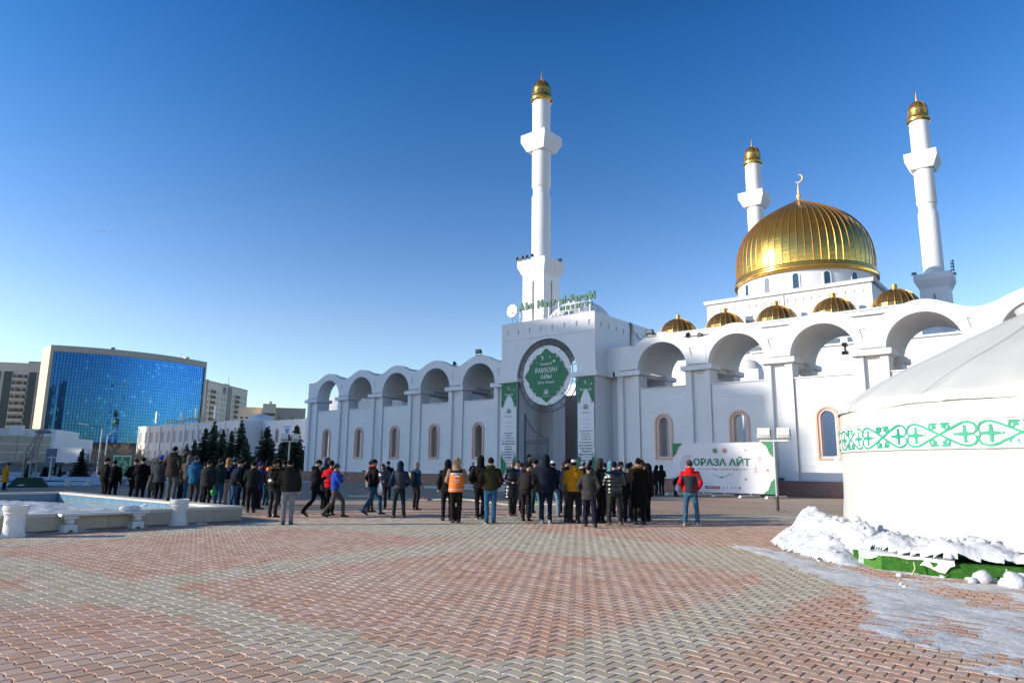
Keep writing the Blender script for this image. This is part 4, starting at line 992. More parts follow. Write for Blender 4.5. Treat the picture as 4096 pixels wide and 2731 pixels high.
# roof sign in green letters, dishes and aerials
q0 = at_y(662, 1690, 90.2); q1 = at_y(810, 1680, 90.2)
rs = thing('rooftop_lettering', 'green rooftop letters on the far white building', 'sign', (q0.x, 90.2, 12.2))
wd = q1.x-q0.x
join(text_mb('ЕГИПЕТ ИСЛАМ МӘДЕНИЕТІ', 1.15, wd*.55, xcenter=wd*.3, zbase=.4, y=0, bold=.05, align='C'), text_mb('УНИВЕРСИТЕТІ', 1.15, wd*.40, xcenter=wd*.8, zbase=.6, y=0, bold=.05)).build('lettering', SIGNG, rs, local=True)
for k in range(8): MB().box(k*wd/7-.05,.05,0,k*wd/7+.05,.15,1.3).build('post', STEEL, rs, local=True)
for i, (px_, py_, kind) in enumerate(((625, 1695, 'panel'), (735, 1695, 'pole'), (725, 1668, 'dish'), (782, 1690, 'panel'), (793, 1690, 'pole'), (845, 1684, 'pole'), (859, 1680, 'panel'))):
    q = at_y(px_, py_, 92); h = {'panel': 4.6, 'pole': 4.3, 'dish': 2.6}[kind]
    a = thing('roof_aerial', 'grey %s on the far white roof, %s' % ({'panel': 'panel aerial', 'pole': 'aerial pole', 'dish': 'dish aerial'}[kind], ['standing alone at the left', 'left of the dish', 'over the green letters', 'at the end of the letters', 'behind the panel at the letter end', 'just left of the small dome', 'against the small dome'][i]), 'aerial', (q.x, 92, 12.1), group='aerials on the far roof')
    MB().tube([(0,0,0),(0,0,h)], .09, 6).build('mast', STEEL, a, local=True)
    if kind == 'panel': MB().box(-.32,-.3,h-3.4,.32,-.05,h).build('panel', PLASTW, a, local=True); MB().tube([(.1,0,1.4),(1.0,.8,0)], .05, 4).build('stay', STEEL, a, local=True)
    if kind == 'dish':
        d_ = MB().lathe([(0,.15),(.45,.08),(.8,-.12)], seg=18); d_.xf(lambda p: Vector((p.x, -.2-p.z, p.y+h))); d_.build('dish', PLASTW, a, 40, local=True)

# ================================================================== GLASS OFFICE BUILDING
TAN = mat('beige_cladding', (.50, .44, .36), .75, (.45, .40, .33), .25, 6, bump=.1, bscale=2)
A0, B0 = azd(-73.80, 331), azd(-63.72, 348)
ch = (B0-A0); Lg = ch.length; ux = ch/Lg; nx_ = Vector((ux.y, -ux.x, 0))
if nx_.dot(-A0) < 0: nx_ = -nx_
SAG = 8.0
def gpt(s, z, off=0.0):  # s 0..1 along the bowed front
    b = 4*SAG*s*(1-s); return A0+ch*s+nx_*(b+off)+Vector((0,0,z))
gb = thing('glass_office_block', 'blue mirror-glass office block with a bowed front and beige frame', 'building', tuple(A0))
def bowed(name, s0, s1, z0, z1, o0, o1, m, n=32):
    mb = MB(); v = []
    for i in range(n+1):
        s = s0+(s1-s0)*i/n
        for z, o in ((z0,o1),(z1,o1),(z1,o0),(z0,o0)): v.append(gpt(s, z, o))
    f = []
    for i in range(n):
        for k in range(4): f.append((i*4+k, (i+1)*4+k, (i+1)*4+(k+1)%4, i*4+(k+1)%4))
    f += [(0,1,2,3), (n*4+3,n*4+2,n*4+1,n*4)]
    mb.add(v, f); return mb.build(name, m, gb, 30)
bowed('top_band', 0, 1, 45.4, 48.0, -14, .45, TAN); bowed('side_band', 0, .018, 0, 45.4, -14, .45, TAN, 2); bowed('side_band', .985, 1, 0, 45.4, -14, .45, TAN, 2)
bowed('backing', .018, .985, 9.6, 45.4, -14, -.15, mat('glass_backing', (.01,.03,.06), .5)); bowed('base_storeys', .018, .985, 0, 9.6, -14, -.3, mat('dark_base', (.06,.05,.045), .6, (.10,.08,.07), .3, 4))
def mirror(name, c1, c2):
    m, n, l, p = new_mat(name); p.inputs['Metallic'].default_value = .92; p.inputs['Roughness'].default_value = .03
    oi = n.new('ShaderNodeObjectInfo'); at = n.new('ShaderNodeAttribute'); at.attribute_name = 'tint'
    ad = n.new('ShaderNodeMath'); ad.operation = 'ADD'; l.new(at.outputs['Fac'], ad.inputs[0]); l.new(oi.outputs['Random'], ad.inputs[1])
    fr_ = n.new('ShaderNodeMath'); fr_.operation = 'FRACT'; l.new(ad.outputs[0], fr_.inputs[0])
    cr = n.new('ShaderNodeValToRGB'); cr.color_ramp.elements[0].position = .0; cr.color_ramp.elements[0].color = rgb(*c1); cr.color_ramp.elements[1].position = 1; cr.color_ramp.elements[1].color = rgb(*c2)
    e = cr.color_ramp.elements.new(.93); e.color = rgb(c1[0]*1.3, c1[1]*1.15, c1[2]*1.08)
    e = cr.color_ramp.elements.new(.97); e.color = rgb(.05, .18, .41); cr.color_ramp.elements[-1].color = rgb(.07, .21, .44)
    l.new(fr_.outputs[0], cr.inputs[0]); l.new(cr.outputs[0], p.inputs['Base Color'])
    tc = n.new('ShaderNodeNewGeometry'); nz = n.new('ShaderNodeTexNoise'); nz.inputs['Scale'].default_value = .55; nz.inputs['Detail'].default_value = 2; l.new(tc.outputs['Position'], nz.inputs['Vector'])
    b = n.new('ShaderNodeBump'); b.inputs['Strength'].default_value = .35; b.inputs['Distance'].default_value = .02; l.new(nz.outputs[0], b.inputs['Height']); l.new(b.outputs[0], p.inputs['Normal'])
    return m
MIRR = mirror('blue_mirror_glass', (.024, .125, .33), (.036, .155, .38))
MULL = plain((.02,.04,.08), .5)
NC, NRW = 56, 27
pj = random.Random(3); cells_g = []
pw_ = Lg*(.985-.018)/NC; phh = (45.4-9.6)/NRW
qm = MB().add([(-.47*1.03,0,-.46*phh),(.47*1.03,0,-.46*phh),(.47*1.03,0,.46*phh),(-.47*1.03,0,.46*phh)], [(0,1,2,3)]).mesh('pane')
stuff = MB(); tv = []
for r in range(NRW):
    for c in range(NC):
        s = .018+(.985-.018)*(c+.5)/NC; z = 9.6+phh*(r+.5)
        tx_, tz_ = pj.gauss(0,.0035), pj.gauss(0,.0035)
        p = gpt(s, z, .03); t0 = (gpt(s+.001, 0)-gpt(s-.001, 0)).normalized(); ang = math.atan2(t0.y, t0.x)
        if abs(r-13) < 6 and abs(c-30) < 12:
            put('pane', qm, MIRR, gb, tuple(p-A0), (tx_, 0, ang+tz_))
        else:
            R = Matrix.Rotation(ang+tz_, 3, 'Z') @ Matrix.Rotation(tx_, 3, 'X')
            stuff.add([tuple(p+R @ Vector(q)) for q in ((-.485,0,-.46*phh),(.485,0,-.46*phh),(.485,0,.46*phh),(-.485,0,.46*phh))], [(0,1,2,3)]); tv.append(pj.random())
o = stuff.build('pane', MIRR, gb); o['kind'] = 'stuff'
a = o.data.attributes.new('tint', 'FLOAT', 'FACE'); a.data.foreach_set('value', tv)
for r in range(NRW+1): bowed('mullion', .018, .985, 9.6+phh*r-.05, 9.6+phh*r+.05, -.1, .09, MULL, 24)
for k, (s, z) in enumerate(((.33, 48), (.78, 48), (.83, 48), (.05, 48))):
    p = gpt(s, z, -1); u = thing('roof_unit', 'small %s on the roof edge of the glass block, %s' % (('blue box', 'aerial', 'white box', 'spike')[k], ('left of its middle', 'right of its middle', 'near its right end', 'at its left corner')[k]), 'roof equipment', tuple(p))
    if k in (1,): MB().tube([(0,0,0),(0,0,1.3)], .06, 4).tube([(-.9,0,1.0),(1.6,0,1.7)], .05, 4).build('aerial', STEEL, u, local=True); MB().box(-.9,-.2,.8,-.2,.2,1.2).build('box', STEEL, u, local=True)
    elif k == 3: MB().tube([(0,0,0),(0,0,.9)], .06, 4).build('spike', STEEL, u, local=True); MB().box(-.2,-.2,0,.2,.2,.2).build('foot', STEEL, u, local=True)
    else: MB().box(-1.3,-.8,0,1.3,.8,.7).build('box', plain((.12,.22,.45) if k == 0 else (.6,.6,.6)), u, local=True); MB().box(-1.4,-.9,.7,1.4,.9,.78).build('lid', STEEL, u, local=True)

# ================================================================== APARTMENT BLOCKS
BEIGE = mat('beige_render', (.74, .64, .50), .8, (.69, .59, .46), .2, 6); YEL = mat('yellow_render', (.76, .56, .31), .8, (.70, .52, .29), .2, 6)
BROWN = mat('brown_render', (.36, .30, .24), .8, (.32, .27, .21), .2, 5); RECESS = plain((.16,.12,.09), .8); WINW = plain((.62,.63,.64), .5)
wm = MB().box(-.62,-.02,-.72,.62,.03,.72).mesh('window')
wf = MB()
for a_, b_, c_, d_ in ((-.70,-.62,-.8,.8),(.62,.70,-.8,.8),(-.70,.70,.72,.80),(-.70,.70,-.80,-.72),(-.03,.03,-.72,.72)): wf.box(a_, -.09, c_, b_, .03, d_)
wf = wf.mesh('frame')
def block_frame(P, Q):
    u = (Q-P); L = u.length; u = u/L; n = Vector((u.y, -u.x, 0))
    if n.dot(-P) < 0: n = -n
    return u, L, n, math.atan2(u.y, u.x)
def bb(t, P, u, n, x0, x1, o0, o1, z0, z1, name, m, label=None):   # box in block coordinates: along u, outward n
    v = []
    for z in (z0, z1):
        for o in (o0, o1):
            for x in (x0, x1): v.append(P+u*x+n*o+Vector((0,0,z)))
    return MB().add(v, [(0,1,3,2),(4,6,7,5),(0,4,5,1),(2,3,7,6),(0,2,6,4),(1,5,7,3)]).build(name, m, t, label=label)
def win(t, P, u, n, ang, x, z, s=1.0, sz=1.0):
    p = P+u*x+n*.05-Vector(t.location); a2 = ang if n.dot(Vector((math.sin(ang), -math.cos(ang), 0))) > 0 else ang+PI
    o = put('window', wm, GLASSD, t, (p.x, p.y, z), (0,0,a2), (s,1,sz)); put('frame', wf, WINW, o)
# left tower beside the glass block
P, Q = azd(-78.6, 384), azd(-73.75, 371)
u, L, n, ang = block_frame(P, Q)
b1 = thing('apartment_tower', 'beige apartment tower with balconies at the left edge, beside the glass block', 'building', tuple(P))
H = 44.3; bb(b1, P, u, n, 0, L, -16, 0, 0, H, 'wall', BEIGE); bb(b1, P, u, n, -.3, L+.1, -16, .15, H, H+.6, 'parapet', BEIGE)
sc = L-17.5   # px 0 of the photograph
def XX(px_): return L-(505-px_)*.0352
for k in range(13):
    z = H-5.2-3.0*k
    bb(b1, P, u, n, XX(125), XX(283), -.0, .06, z-1.25, z+.55, 'balcony_shade_panel', RECESS); bb(b1, P, u, n, XX(118), XX(290), .0, .75, z-1.95, z-1.0, 'balcony', BEIGE)  # dark panel for the balcony recess; its shade is put into the colour
    win(b1, P, u, n, ang, XX(160), z-.2, .8, .9); win(b1, P, u, n, ang, XX(235), z-.2, .8, .9)
    bb(b1, P, u, n, XX(125), XX(283), .68, .74, z-.98, z-.9, 'rail', RECESS)
for a_, b_ in ((-60, -20), (22, 110), (297, 385)):
    bb(b1, P, u, n, XX(a_), XX(b_), 0, .3, 3, H-3.4, 'glazed_bay', plain((.05,.07,.08), .25))
    for k in range(13):
        z = H-5.0-3.0*k; win(b1, P, u, n, ang, XX((a_+b_)/2), z, 1.0, .75)
        p_ = b1.children if 0 else None
        bb(b1, P, u, n, XX(a_), XX(b_), .3, .36, z-1.6, z-1.5, 'floor_band', plain((.10,.12,.13)))
bb(b1, P, u, n, XX(385), XX(398), 0, .35, 3, H-2.8, 'pilaster', BEIGE)
for k in range(13):
    z = H-4.4-3.0*k; win(b1, P, u, n, ang, XX(434), z, .95, .8)
    if k > 6: bb(b1, P, u, n, XX(398), XX(478), .0, .06, z-1.5, z+1.4, 'yellow_panel', YEL)
bb(b1, P, u, n, XX(228), XX(400), -8, -4, H+.6, H+2.0, 'roof_house', BROWN)
# middle tower
P, Q = azd(-63.9, 410), azd(-60.63, 461)
u, L, n, ang = block_frame(P, Q)
b2 = thing('apartment_tower', 'beige apartment block with a blue round number sign, right of the glass block', 'building', tuple(P))
H = 46.6
def YX(px_):      # column position along the front as seen in the photograph
    t_ = ray(500+px_/2.613, 1600); a = t_.x/t_.y
    k_ = (P.x-a*P.y)/(a*u.y-u.x); return k_
bb(b2, P, u, n, -1, L, -16, 0, 0, H, 'wall', BEIGE); bb(b2, P, u, n, -1.5, L+.2, -16, .2, H, H+.5, 'parapet', TAN)
bb(b2, P, u, n, YX(1066), YX(1108), 0, .25, 0, H-.6, 'dark_strip', BROWN); bb(b2, P, u, n, YX(838), YX(852), 0, .2, 0, H+1.0, 'dark_strip', BROWN)  # first strip stands for a recess, its shade put into the colour
bb(b2, P, u, n, YX(1095), YX(1150), -8, -4, H+.5, H+2.0, 'roof_house', BEIGE); bb(b2, P, u, n, YX(845), YX(890), -8, -4, H+.5, H+1.5, 'roof_house', BEIGE)
for k in range(12):
    z = H-5.4-3.05*k
    for c in (865, 965, 1012, 1040, 1130, 1217, 1256): win(b2, P, u, n, ang, YX(c), z, 1.2, .95)
    win(b2, P, u, n, ang, YX(1076), z-.8, 1.0, .8)
    for a_, b_ in ((888, 946), (1149, 1199)):
        bb(b2, P, u, n, YX(a_), YX(b_), .0, .06, z-1.0, z+1.1, 'balcony_shade_panel', RECESS); bb(b2, P, u, n, YX(a_-4), YX(b_+4), .0, .7, z-1.7, z-.75, 'balcony', BEIGE)  # recess shade drawn as a dark panel, as on the left tower
sx = YX(1031); t_ = thing('number_sign', 'round blue sign with the number 3 on the beige apartment block', 'sign', tuple(P+u*sx+n*.2+Vector((0,0,H-3.0))), ang if n.dot(Vector((math.sin(ang), -math.cos(ang), 0))) > 0 else ang+PI)
disc_mb(0, 0, 1.75, -.02).build('disc', plain((.02,.06,.22)), t_, local=True); text_mb('3', 1.9, 1.3, zbase=-.95, y=-.06, bold=.03).build('number', WINW, t_, local=True)
for px_, nm in ((865, 'left'), (1118, 'middle')):
    p = P+u*YX(px_)-n*3; a = thing('roof_aerial', 'thin aerial on the %s roof house of the beige apartment block' % nm, 'aerial', (p.x, p.y, H+1.2), group='aerials on the apartment roofs')
    MB().tube([(0,0,0),(0,0,5.2)], .09, 4).tube([(-1,0,3.4),(1,0,3.8)], .06, 4).tube([(-.9,0,0),(0,0,3)], .05, 4).build('mast', STEEL, a, local=True)
# low tower behind the white building
b3 = thing('apartment_block', 'low beige and yellow apartment block above the roof of the far white building', 'building', tuple(azd(-60.7, 392)))
segs = [(-61.2, -59.42, 398, 31.4, YEL), (-59.42, -58.45, 390, 33.0, BEIGE), (-58.45, -56.2, 396, 31.6, TAN)]
for a0_, a1_, d_, H, m_ in segs:
    P, Q = azd(a0_, d_), azd(a1_, d_); u, L, n, ang = block_frame(P, Q)
    bb(b3, P, u, n, 0, L, -14, 0, 0, H, 'wall', m_ if m_ is not YEL else BEIGE); bb(b3, P, u, n, 0, L, -14, .15, H, H+.35, 'parapet', YEL)
    for k in range(9):
        z = H-5.4-3.2*k
        if m_ is BEIGE:
            bb(b3, P, u, n, .3, L-.3, 0, .06, z-.7, z+.8, 'balcony_shade_panel', RECESS); bb(b3, P, u, n, .1, L-.1, 0, .6, z-1.7, z-.7, 'balcony', BEIGE)  # balcony recess shade given by a dark panel here too
        elif m_ is YEL:
            bb(b3, P, u, n, 6.3, 9.0, 0, .7, z-1.6, z+1.6, 'bay', YEL)
            for x in (2.0, 4.6, 10.4): win(b3, P, u, n, ang, x, z, 1.2, .8)
            win(b3, P+n*.7, u, n, ang, 7.6, z, 1.4, .8)
        else:
            for x in (3.5, 9.0, 13.5): win(b3, P, u, n, ang, x, z, 1.1, .8)
            bb(b3, P, u, n, 1.4, 2.2, 0, .1, 0, H-4, 'yellow_panel', YEL)
p = azd(-58.95, 393); u_ = thing('roof_unit', 'white box unit on the roof of the low beige block', 'roof equipment', (p.x, p.y, 33.3)); MB().box(-.9,-.9,0,.9,.9,1.5).build('box', PLASTW, u_, local=True); MB().box(-1,-1,1.5,1,1,1.6).build('lid', STEEL, u_, local=True)
# low glazed hall at the far left
P, Q = azd(-80.5, 128), azd(-72.98, 122)
u, L, n, ang = block_frame(P, Q)
hall = thing('glazed_hall', 'low hall with grey-green glass walls and a white rooftop box at the left edge', 'building', tuple(P))
GRN = mat('greenish_glass', (.16, .21, .20), .12, (.24, .29, .27), .25, 5, bump=.12, bscale=.6, spec=.7)
def zz(py_, px_=150): return at_d(px_, py_, 124).z
top = zz(1745); bb(hall, P, u, n, 0, L, -20, -.02, 0, top, 'core', plain((.2,.22,.21)))
hts = [1.2, zz(1848), zz(1810), zz(1777), top]; ncol = 8
for r in range(4):
    for c in range(ncol):
        bb(hall, P, u, n, L*c/ncol+.03, L*(c+1)/ncol-.03, 0, .06, hts[r]+.05, hts[r+1]-.05, 'glass_panel', GRN)
for z in hts[1:]: bb(hall, P, u, n, 0, L, .0, .12, z-.05, z+.05, 'transom', PLASTW)
bb(hall, P, u, n, 0, L, -.0, .1, 0, 1.2, 'base_wall', RECESS)
x_ = L-13.9; bb(hall, P, u, n, x_, L+.15, -12, -.5, top, zz(1716), 'roof_box', PLASTW)
bb(hall, P, u, n, L-.2, L+.25, -20, .1, 0, top+.1, 'end_wall', PLASTW)
for k in range(3): bb(hall, P, u, n, x_+1.6+k*3.4, x_+3.2+k*3.4, -.5, 1.2-.9, top, top+1.5, 'roof_unit', PLASTW)
# ================================================================== BUILDINGS ACROSS THE SQUARE, out of view, that cast the shade
def shade_block(L0, L1, dist, Hinv, depth, name, label):
    sd = Vector((math.cos(SUN_AZ), math.sin(SUN_AZ), 0)); pn = Vector((math.sin(SUN_AZ), -math.cos(SUN_AZ), 0))
    P = pn*L0-sd*dist; Q = pn*L1-sd*dist; h = Hinv+dist*math.tan(SUN_EL)
    t = thing('apartment_tower', label, 'building', tuple(P)); u = (Q-P).normalized(); n = sd; L = (Q-P).length; ang = math.atan2(u.y, u.x)
    bb(t, P, u, n, 0, L, -depth, 0, 0, h, 'wall', BEIGE); bb(t, P, u, n, -.3, L+.0, -depth, .2, h, h+.4, 'parapet', TAN)
    ncol = int(L/4); nr = int((h-3)/3.1)
    for c in range(ncol):
        bb(t, P, u, n, (c+.5)*L/ncol-1.0, (c+.5)*L/ncol+1.0, 0, .1, 2, h-1.5, 'window_strip', GLASSD)
    for r in range(nr): bb(t, P, u, n, 0, L, 0, .18, 3+3.1*r, 4.3+3.1*r, 'floor_band', BEIGE)
    return t
shade_block(-84.5, -43, 118, 15.9, 14, 's', 'tall beige apartment tower across the square behind the viewer')
for a_, b_, h_ in ((-43, -39.6, 15.0), (-39.6, -37.4, 13.6), (-37.4, -36.1, 11.5), (-36.1, -35.2, 8.5)): shade_block(a_, b_, 118, h_, 14, 's', '%s added step of the unseen tower end, shaped for the shade edge' % {15.0: 'highest', 13.6: 'second', 11.5: 'third', 8.5: 'lowest'}[h_])  # unseen steps added to fit the rounded shade edge on the arcade
shade_block(-124, -84.6, 150, -10.5, 14, 's', 'lower beige block across the square behind the viewer, far left')
shade_block(-220.5, -158, 150, 8.5, 14, 's', 'long beige block across the square that shades the far white building')
shade_block(-60, -31.6, 150, 4.6, 14, 's', 'beige apartment tower across the square behind the viewer, set back')
shade_block(-40, 60, 260, -40, 14, 's', 'long low block far behind the viewer')
# ================================================================== YURT, PLATFORM, SNOW
YC = Vector((.2, 16.6, 0)); YR = 4.25; ZP = .2
felt = mat('yurt_canvas', (.53, .53, .51), .7, (.47, .47, .455), .5, 6, bump=.35, bscale=1.6)
feltr = mat('yurt_roof_canvas', (.54, .55, .53), .6, (.47, .48, .47), .6, 6, bump=.4, bscale=1.8)
yurt = thing('yurt', 'large white felt yurt with a green ornamental band at the right edge', 'yurt', (YC.x, YC.y, ZP))
def ywall(a, z, r=YR):
    f = .022*math.sin(a*31+2*math.sin(a*7))*(1-z/2.6)+.03*fnoise(a*5, z*1.1, 2)+.012*fnoise(a*22, z*2.5, 5)
    return r+f*.8+.05*math.exp(-((z-.2)/.35)**2)
mb = MB(); na, nz_ = 260, 16; v = []; f = []
zs_ = [.14, .25, .45, .7, 1.0, 1.3, 1.55, 1.63, 1.66, 1.72, 1.9, 2.08, 2.12, 2.2, 2.3, 2.4, 2.44]
for z in zs_:
    for i in range(na):
        a = 2*PI*i/na; hem = 0
        zz_ = z+(.10*fnoise(a*4, 3, 1)+.05 if z == .14 else 0)
        r = ywall(a, z); v.append((r*math.cos(a), r*math.sin(a), zz_))
for j in range(len(zs_)-1):
    for i in range(na): f.append((j*na+i, j*na+(i+1) % na, (j+1)*na+(i+1) % na, (j+1)*na+i))
mb.add(v, f).build('wall_felt', felt, yurt, 60, local=True)
rp = [(4.27,2.40),(4.25,2.50),(4.17,2.60),(4.0,2.74),(3.74,2.92),(3.37,3.12),(3.0,3.31),(2.5,3.55),(2.12,3.75),(1.62,3.99),(1.29,4.15),(1.0,4.27),(.85,4.36)]
mb = MB(); v = []; f = []
for j, (r, z) in enumerate(rp):
    for i in range(na):
        a = 2*PI*i/na; sag = -.035*abs(math.sin(a*14))*min(1, j/3)+.02*fnoise(a*6, z*1.3, 4)+(.018*fnoise(a*30, z*3, 9))+.05*math.sin(a*9+1)*math.exp(-((z-2.5)/.12)**2)
        v.append(((r+sag)*math.cos(a), (r+sag)*math.sin(a), z+sag*.5))
for j in range(len(rp)-1):
    for i in range(na): f.append((j*na+i, j*na+(i+1) % na, (j+1)*na+(i+1) % na, (j+1)*na+i))
mb.add(v, f).build('roof_felt', feltr, yurt, 60, local=True)
for k in range(14):
    a = 2*PI*k/14+.1; MB().tube([((r+.015)*math.cos(a+.02*j), (r+.015)*math.sin(a+.02*j), z+.004) for j, (r, z) in enumerate(rp)], .005, 4).build('roof_seam', plain((.45,.45,.42)), yurt, local=True)
MB().lathe([(.95,4.3),(1.0,4.42),(.7,4.62),(.3,4.75),(0,4.78)], seg=30).build('crown_cover', feltr, yurt, 50, local=True)
# ornamental band
BANDG = mat('band_green', (.02, .34, .20), .6, (.015, .28, .16), 4, 4)
zb0, zb1 = 1.655, 2.10
bd = MB(); n = 240
for i in range(n):
    a, b = 2*PI*i/n, 2*PI*(i+1)/n; r0, r1 = ywall(a, zb0)+.022, ywall(b, zb0)+.022; r2, r3 = ywall(a, zb1)+.022, ywall(b, zb1)+.022
    bd.add([(r0*math.cos(a), r0*math.sin(a), zb0), (r1*math.cos(b), r1*math.sin(b), zb0), (r3*math.cos(b), r3*math.sin(b), zb1), (r2*math.cos(a), r2*math.sin(a), zb1)], [(0,1,2,3)])
bd.build('band', CLW, yurt, 60, local=True)
Pd = 1.18; H2 = .20; zm = (zb0+zb1)/2
def motif():
    m_ = MB()
    def rb_(pts, w): 
        nonlocal m_; m_ = join(m_, ribbon(pts, w, 0))
    for sx in (-1, 1):
        for sz in (-1, 1):
            # limb from the crossing out to the heart lobe, curling back
            pts = [(0,0),(.09,.045),(.20,.10),(.30,.15),(.38,.178),(.46,.182),(.53,.155),(.57,.10),(.565,.045),(.53,.01)]
            pts = [(sx*x, sz*z) for x, z in pts]; rb_(pts, [.036]*7+[.032,.026,.018])
            # spiral in the gap above the crossing
            c = (.115, .115); sp_ = [(c[0]+(.062*(1-i/20*.75))*math.cos(PI*1.1-2.6*PI*i/20*1.0), c[1]+(.062*(1-i/20*.75))*math.sin(PI*1.1-2.6*PI*i/20)) for i in range(21)]
            rb_([(sx*x, sz*z) for x, z in sp_], .032)
            m_ = join(m_, MB().add([(sx*.02,0,sz*.185),(sx*.20,0,sz*.19),(sx*.27,0,sz*.205),(sx*.13,0,sz*.165),(sx*.02,0,sz*.15)], [(0,1,2,3,4)]))
        # fleur inside the heart
        cx = sx*.40
        rb_([(cx-.16,0),(cx-.02,0),(cx+.13,0)], [.022,.07,.03]); rb_([(cx,-.12),(cx,0),(cx,.12)], [.034,.065,.034])
        for sz in (-1, 1): m_ = join(m_, MB().add([(cx-.045,0,sz*.10),(cx,0,sz*.145),(cx+.045,0,sz*.10),(cx,0,sz*.115)], [(0,1,2,3)]))
        m_ = join(m_, MB().add([(cx-sx*.14,0,-.035),(cx-sx*.19,0,0),(cx-sx*.14,0,.035),(cx-sx*.155,0,0)], [(0,1,2,3)]))
    return m_
mt = motif(); nm_ = int(round(2*PI*YR/Pd)); pd2 = 2*PI*YR/nm_
for k in range(nm_):
    def wrap(p):
        s = (k+.5)*pd2+p.x*pd2/1.16; a = s/YR; r = ywall(a, zm)+.034; return Vector((r*math.cos(a), r*math.sin(a), zm+p.z))
    q = MB().add(mt.v, mt.f); q.xf(wrap); q.build('ornament', BANDG, yurt, local=True)
for z in (zb0, zb1): MB().tube([((ywall(2*PI*i/120, z)+.03)*math.cos(2*PI*i/120), (ywall(2*PI*i/120, z)+.03)*math.sin(2*PI*i/120), z) for i in range(121)], .008, 4, False).build('band_edge', plain((.6,.6,.58)), yurt, local=True)
TEAL = mat('teal_cloth', (.02, .33, .24), .7, (.015, .26, .19), 5, 4); ORG = mat('orange_print', (.70, .28, .03), .7)
MB().lathe([(YR-.10, 0), (YR-.06, .26)], seg=120).build('skirting', TEAL, yurt, 60, local=True)
for k in range(60):
    a = 2*PI*k/60
    q = join(ribbon([(.07*math.cos(t), .09+.06*math.sin(t)) for t in [2*PI*i/10 for i in range(11)]], .028, 0), disc_mb(0, .09, .02, 0, 6)); q.xf(lambda p: Vector(((YR+.0-.05)*math.cos(a+p.x/YR), (YR-.05)*math.sin(a+p.x/YR), p.z+.02))); q.build('skirting_print', ORG, yurt, local=True)
# a loose rag on the left side and the door post showing below the canvas
ang_t = math.radians(180+13.5)
rg = MB(); rg.add([(0,0,0),(-.10,.02,-.02),(-.16,.05,-.16),(-.04,0,-.14),(-.09,.04,-.22)], [(0,1,2,3),(3,2,4)]); rg.xf(lambda p: p+Vector((-YR*.975-.03, -1.0, 1.62))); rg.build('loose_rag', felt, yurt, local=True)
dp = MB().box(-.05,-.25,-.02,.03,.25,.34); dp.xf(lambda p: Matrix.Rotation(math.radians(13.5), 3, 'Z') @ (p+Vector((-YR+.02, 0, 0)))); dp.build('door_panel', plain((.62,.60,.54)), yurt, local=True)
dq = MB().box(-.055,-.18,.02,.0,-.12,.32).box(-.055,.14,.02,.0,.20,.32).box(-.055,-.02,.02,.0,.06,.14); dq.xf(lambda p: Matrix.Rotation(math.radians(13.5), 3, 'Z') @ (p+Vector((-YR+.0, 0, 0)))); dq.build('door_print', ORG, yurt, local=True)
# platform, polygonal, wrapped in green carpet
pl = thing('yurt_platform', 'low platform round the yurt wrapped in green artificial turf', 'platform', (YC.x, YC.y, 0))
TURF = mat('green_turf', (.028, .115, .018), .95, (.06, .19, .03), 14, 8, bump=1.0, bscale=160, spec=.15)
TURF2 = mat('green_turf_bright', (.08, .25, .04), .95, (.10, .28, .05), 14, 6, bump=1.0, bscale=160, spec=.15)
ppts = [(-4.70,14.75),(-4.15,14.0),(-3.02,12.72),(-2.62,12.25),(-1.7,11.98),(-.85,12.12),(.2,12.0),(1.9,12.05),(3.4,12.9),(4.5,14.3),(4.9,16.6),(3.9,19.7),(1.2,21.4),(-2.1,20.9),(-4.4,18.6)]
MB().prism([(x, y) for x, y in ppts], .0, ZP-.012, 'z').build('deck', TURF, pl)
for i in range(len(ppts)):
    a = Vector(ppts[i]+(0,)); b = Vector(ppts[(i+1) % len(ppts)]+(0,)); d = (b-a).normalized(); o = Vector((d.y, -d.x, 0))
    n_ = 10; v = []; f = []
    for k in range(n_+1):
        p = a.lerp(b, k/n_); w = .018+.012*math.sin(k*2.1+i); v += [p+o*(w+.015)+Vector((0,0,.003)), p+o*w+Vector((0,0,ZP+.012*math.sin(k*1.3+i*2)))+o*0, p-o*.05+Vector((0,0,ZP+.012))]
    for k in range(n_): f += [(k*3, k*3+3, k*3+4, k*3+1), (k*3+1, k*3+4, k*3+5, k*3+2)]
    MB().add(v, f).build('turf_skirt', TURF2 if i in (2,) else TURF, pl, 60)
for k, (px_, py_) in enumerate(((3368, 2210), (3660, 2270), (4030, 2300))):
    g = at_z(px_, py_, .1); MB().tube([(g.x+.0,g.y-.06,.19),(g.x+.015,g.y-.08,.1),(g.x-.03,g.y-.11,.0)], .012, 5).build('tie_cord', plain((.42,.45,.18)), pl)
# snow: heap on the platform edge, thin trodden snow on the paving
def snow_field(name, x0, x1, y0, y1, step, hfun, m, label, parent=None, extra=None):
    nx_i = int((x1-x0)/step)+1; ny_i = int((y1-y0)/step)+1; idx = {}; v = []; f = []
    H = {}
    for j in range(ny_i):
        for i in range(nx_i): H[(i, j)] = hfun(x0+i*step, y0+j*step)
    def vid(i, j):
        if (i, j) not in idx: idx[(i, j)] = len(v); v.append((x0+i*step, y0+j*step, H[(i, j)]))
        return idx[(i, j)]
    for j in range(ny_i-1):
        for i in range(nx_i-1):
            q_ = (H[(i,j)], H[(i+1,j)], H[(i,j+1)], H[(i+1,j+1)])
            if max(q_) > -.004 and min(q_) > -.5: f.append((vid(i,j), vid(i+1,j), vid(i+1,j+1), vid(i,j+1)))
    mb = MB().add(v, f)
    o = mb.build(name, m, None, 70); o['kind'] = 'stuff'; o['label'] = label; o['category'] = 'snow'
    return o
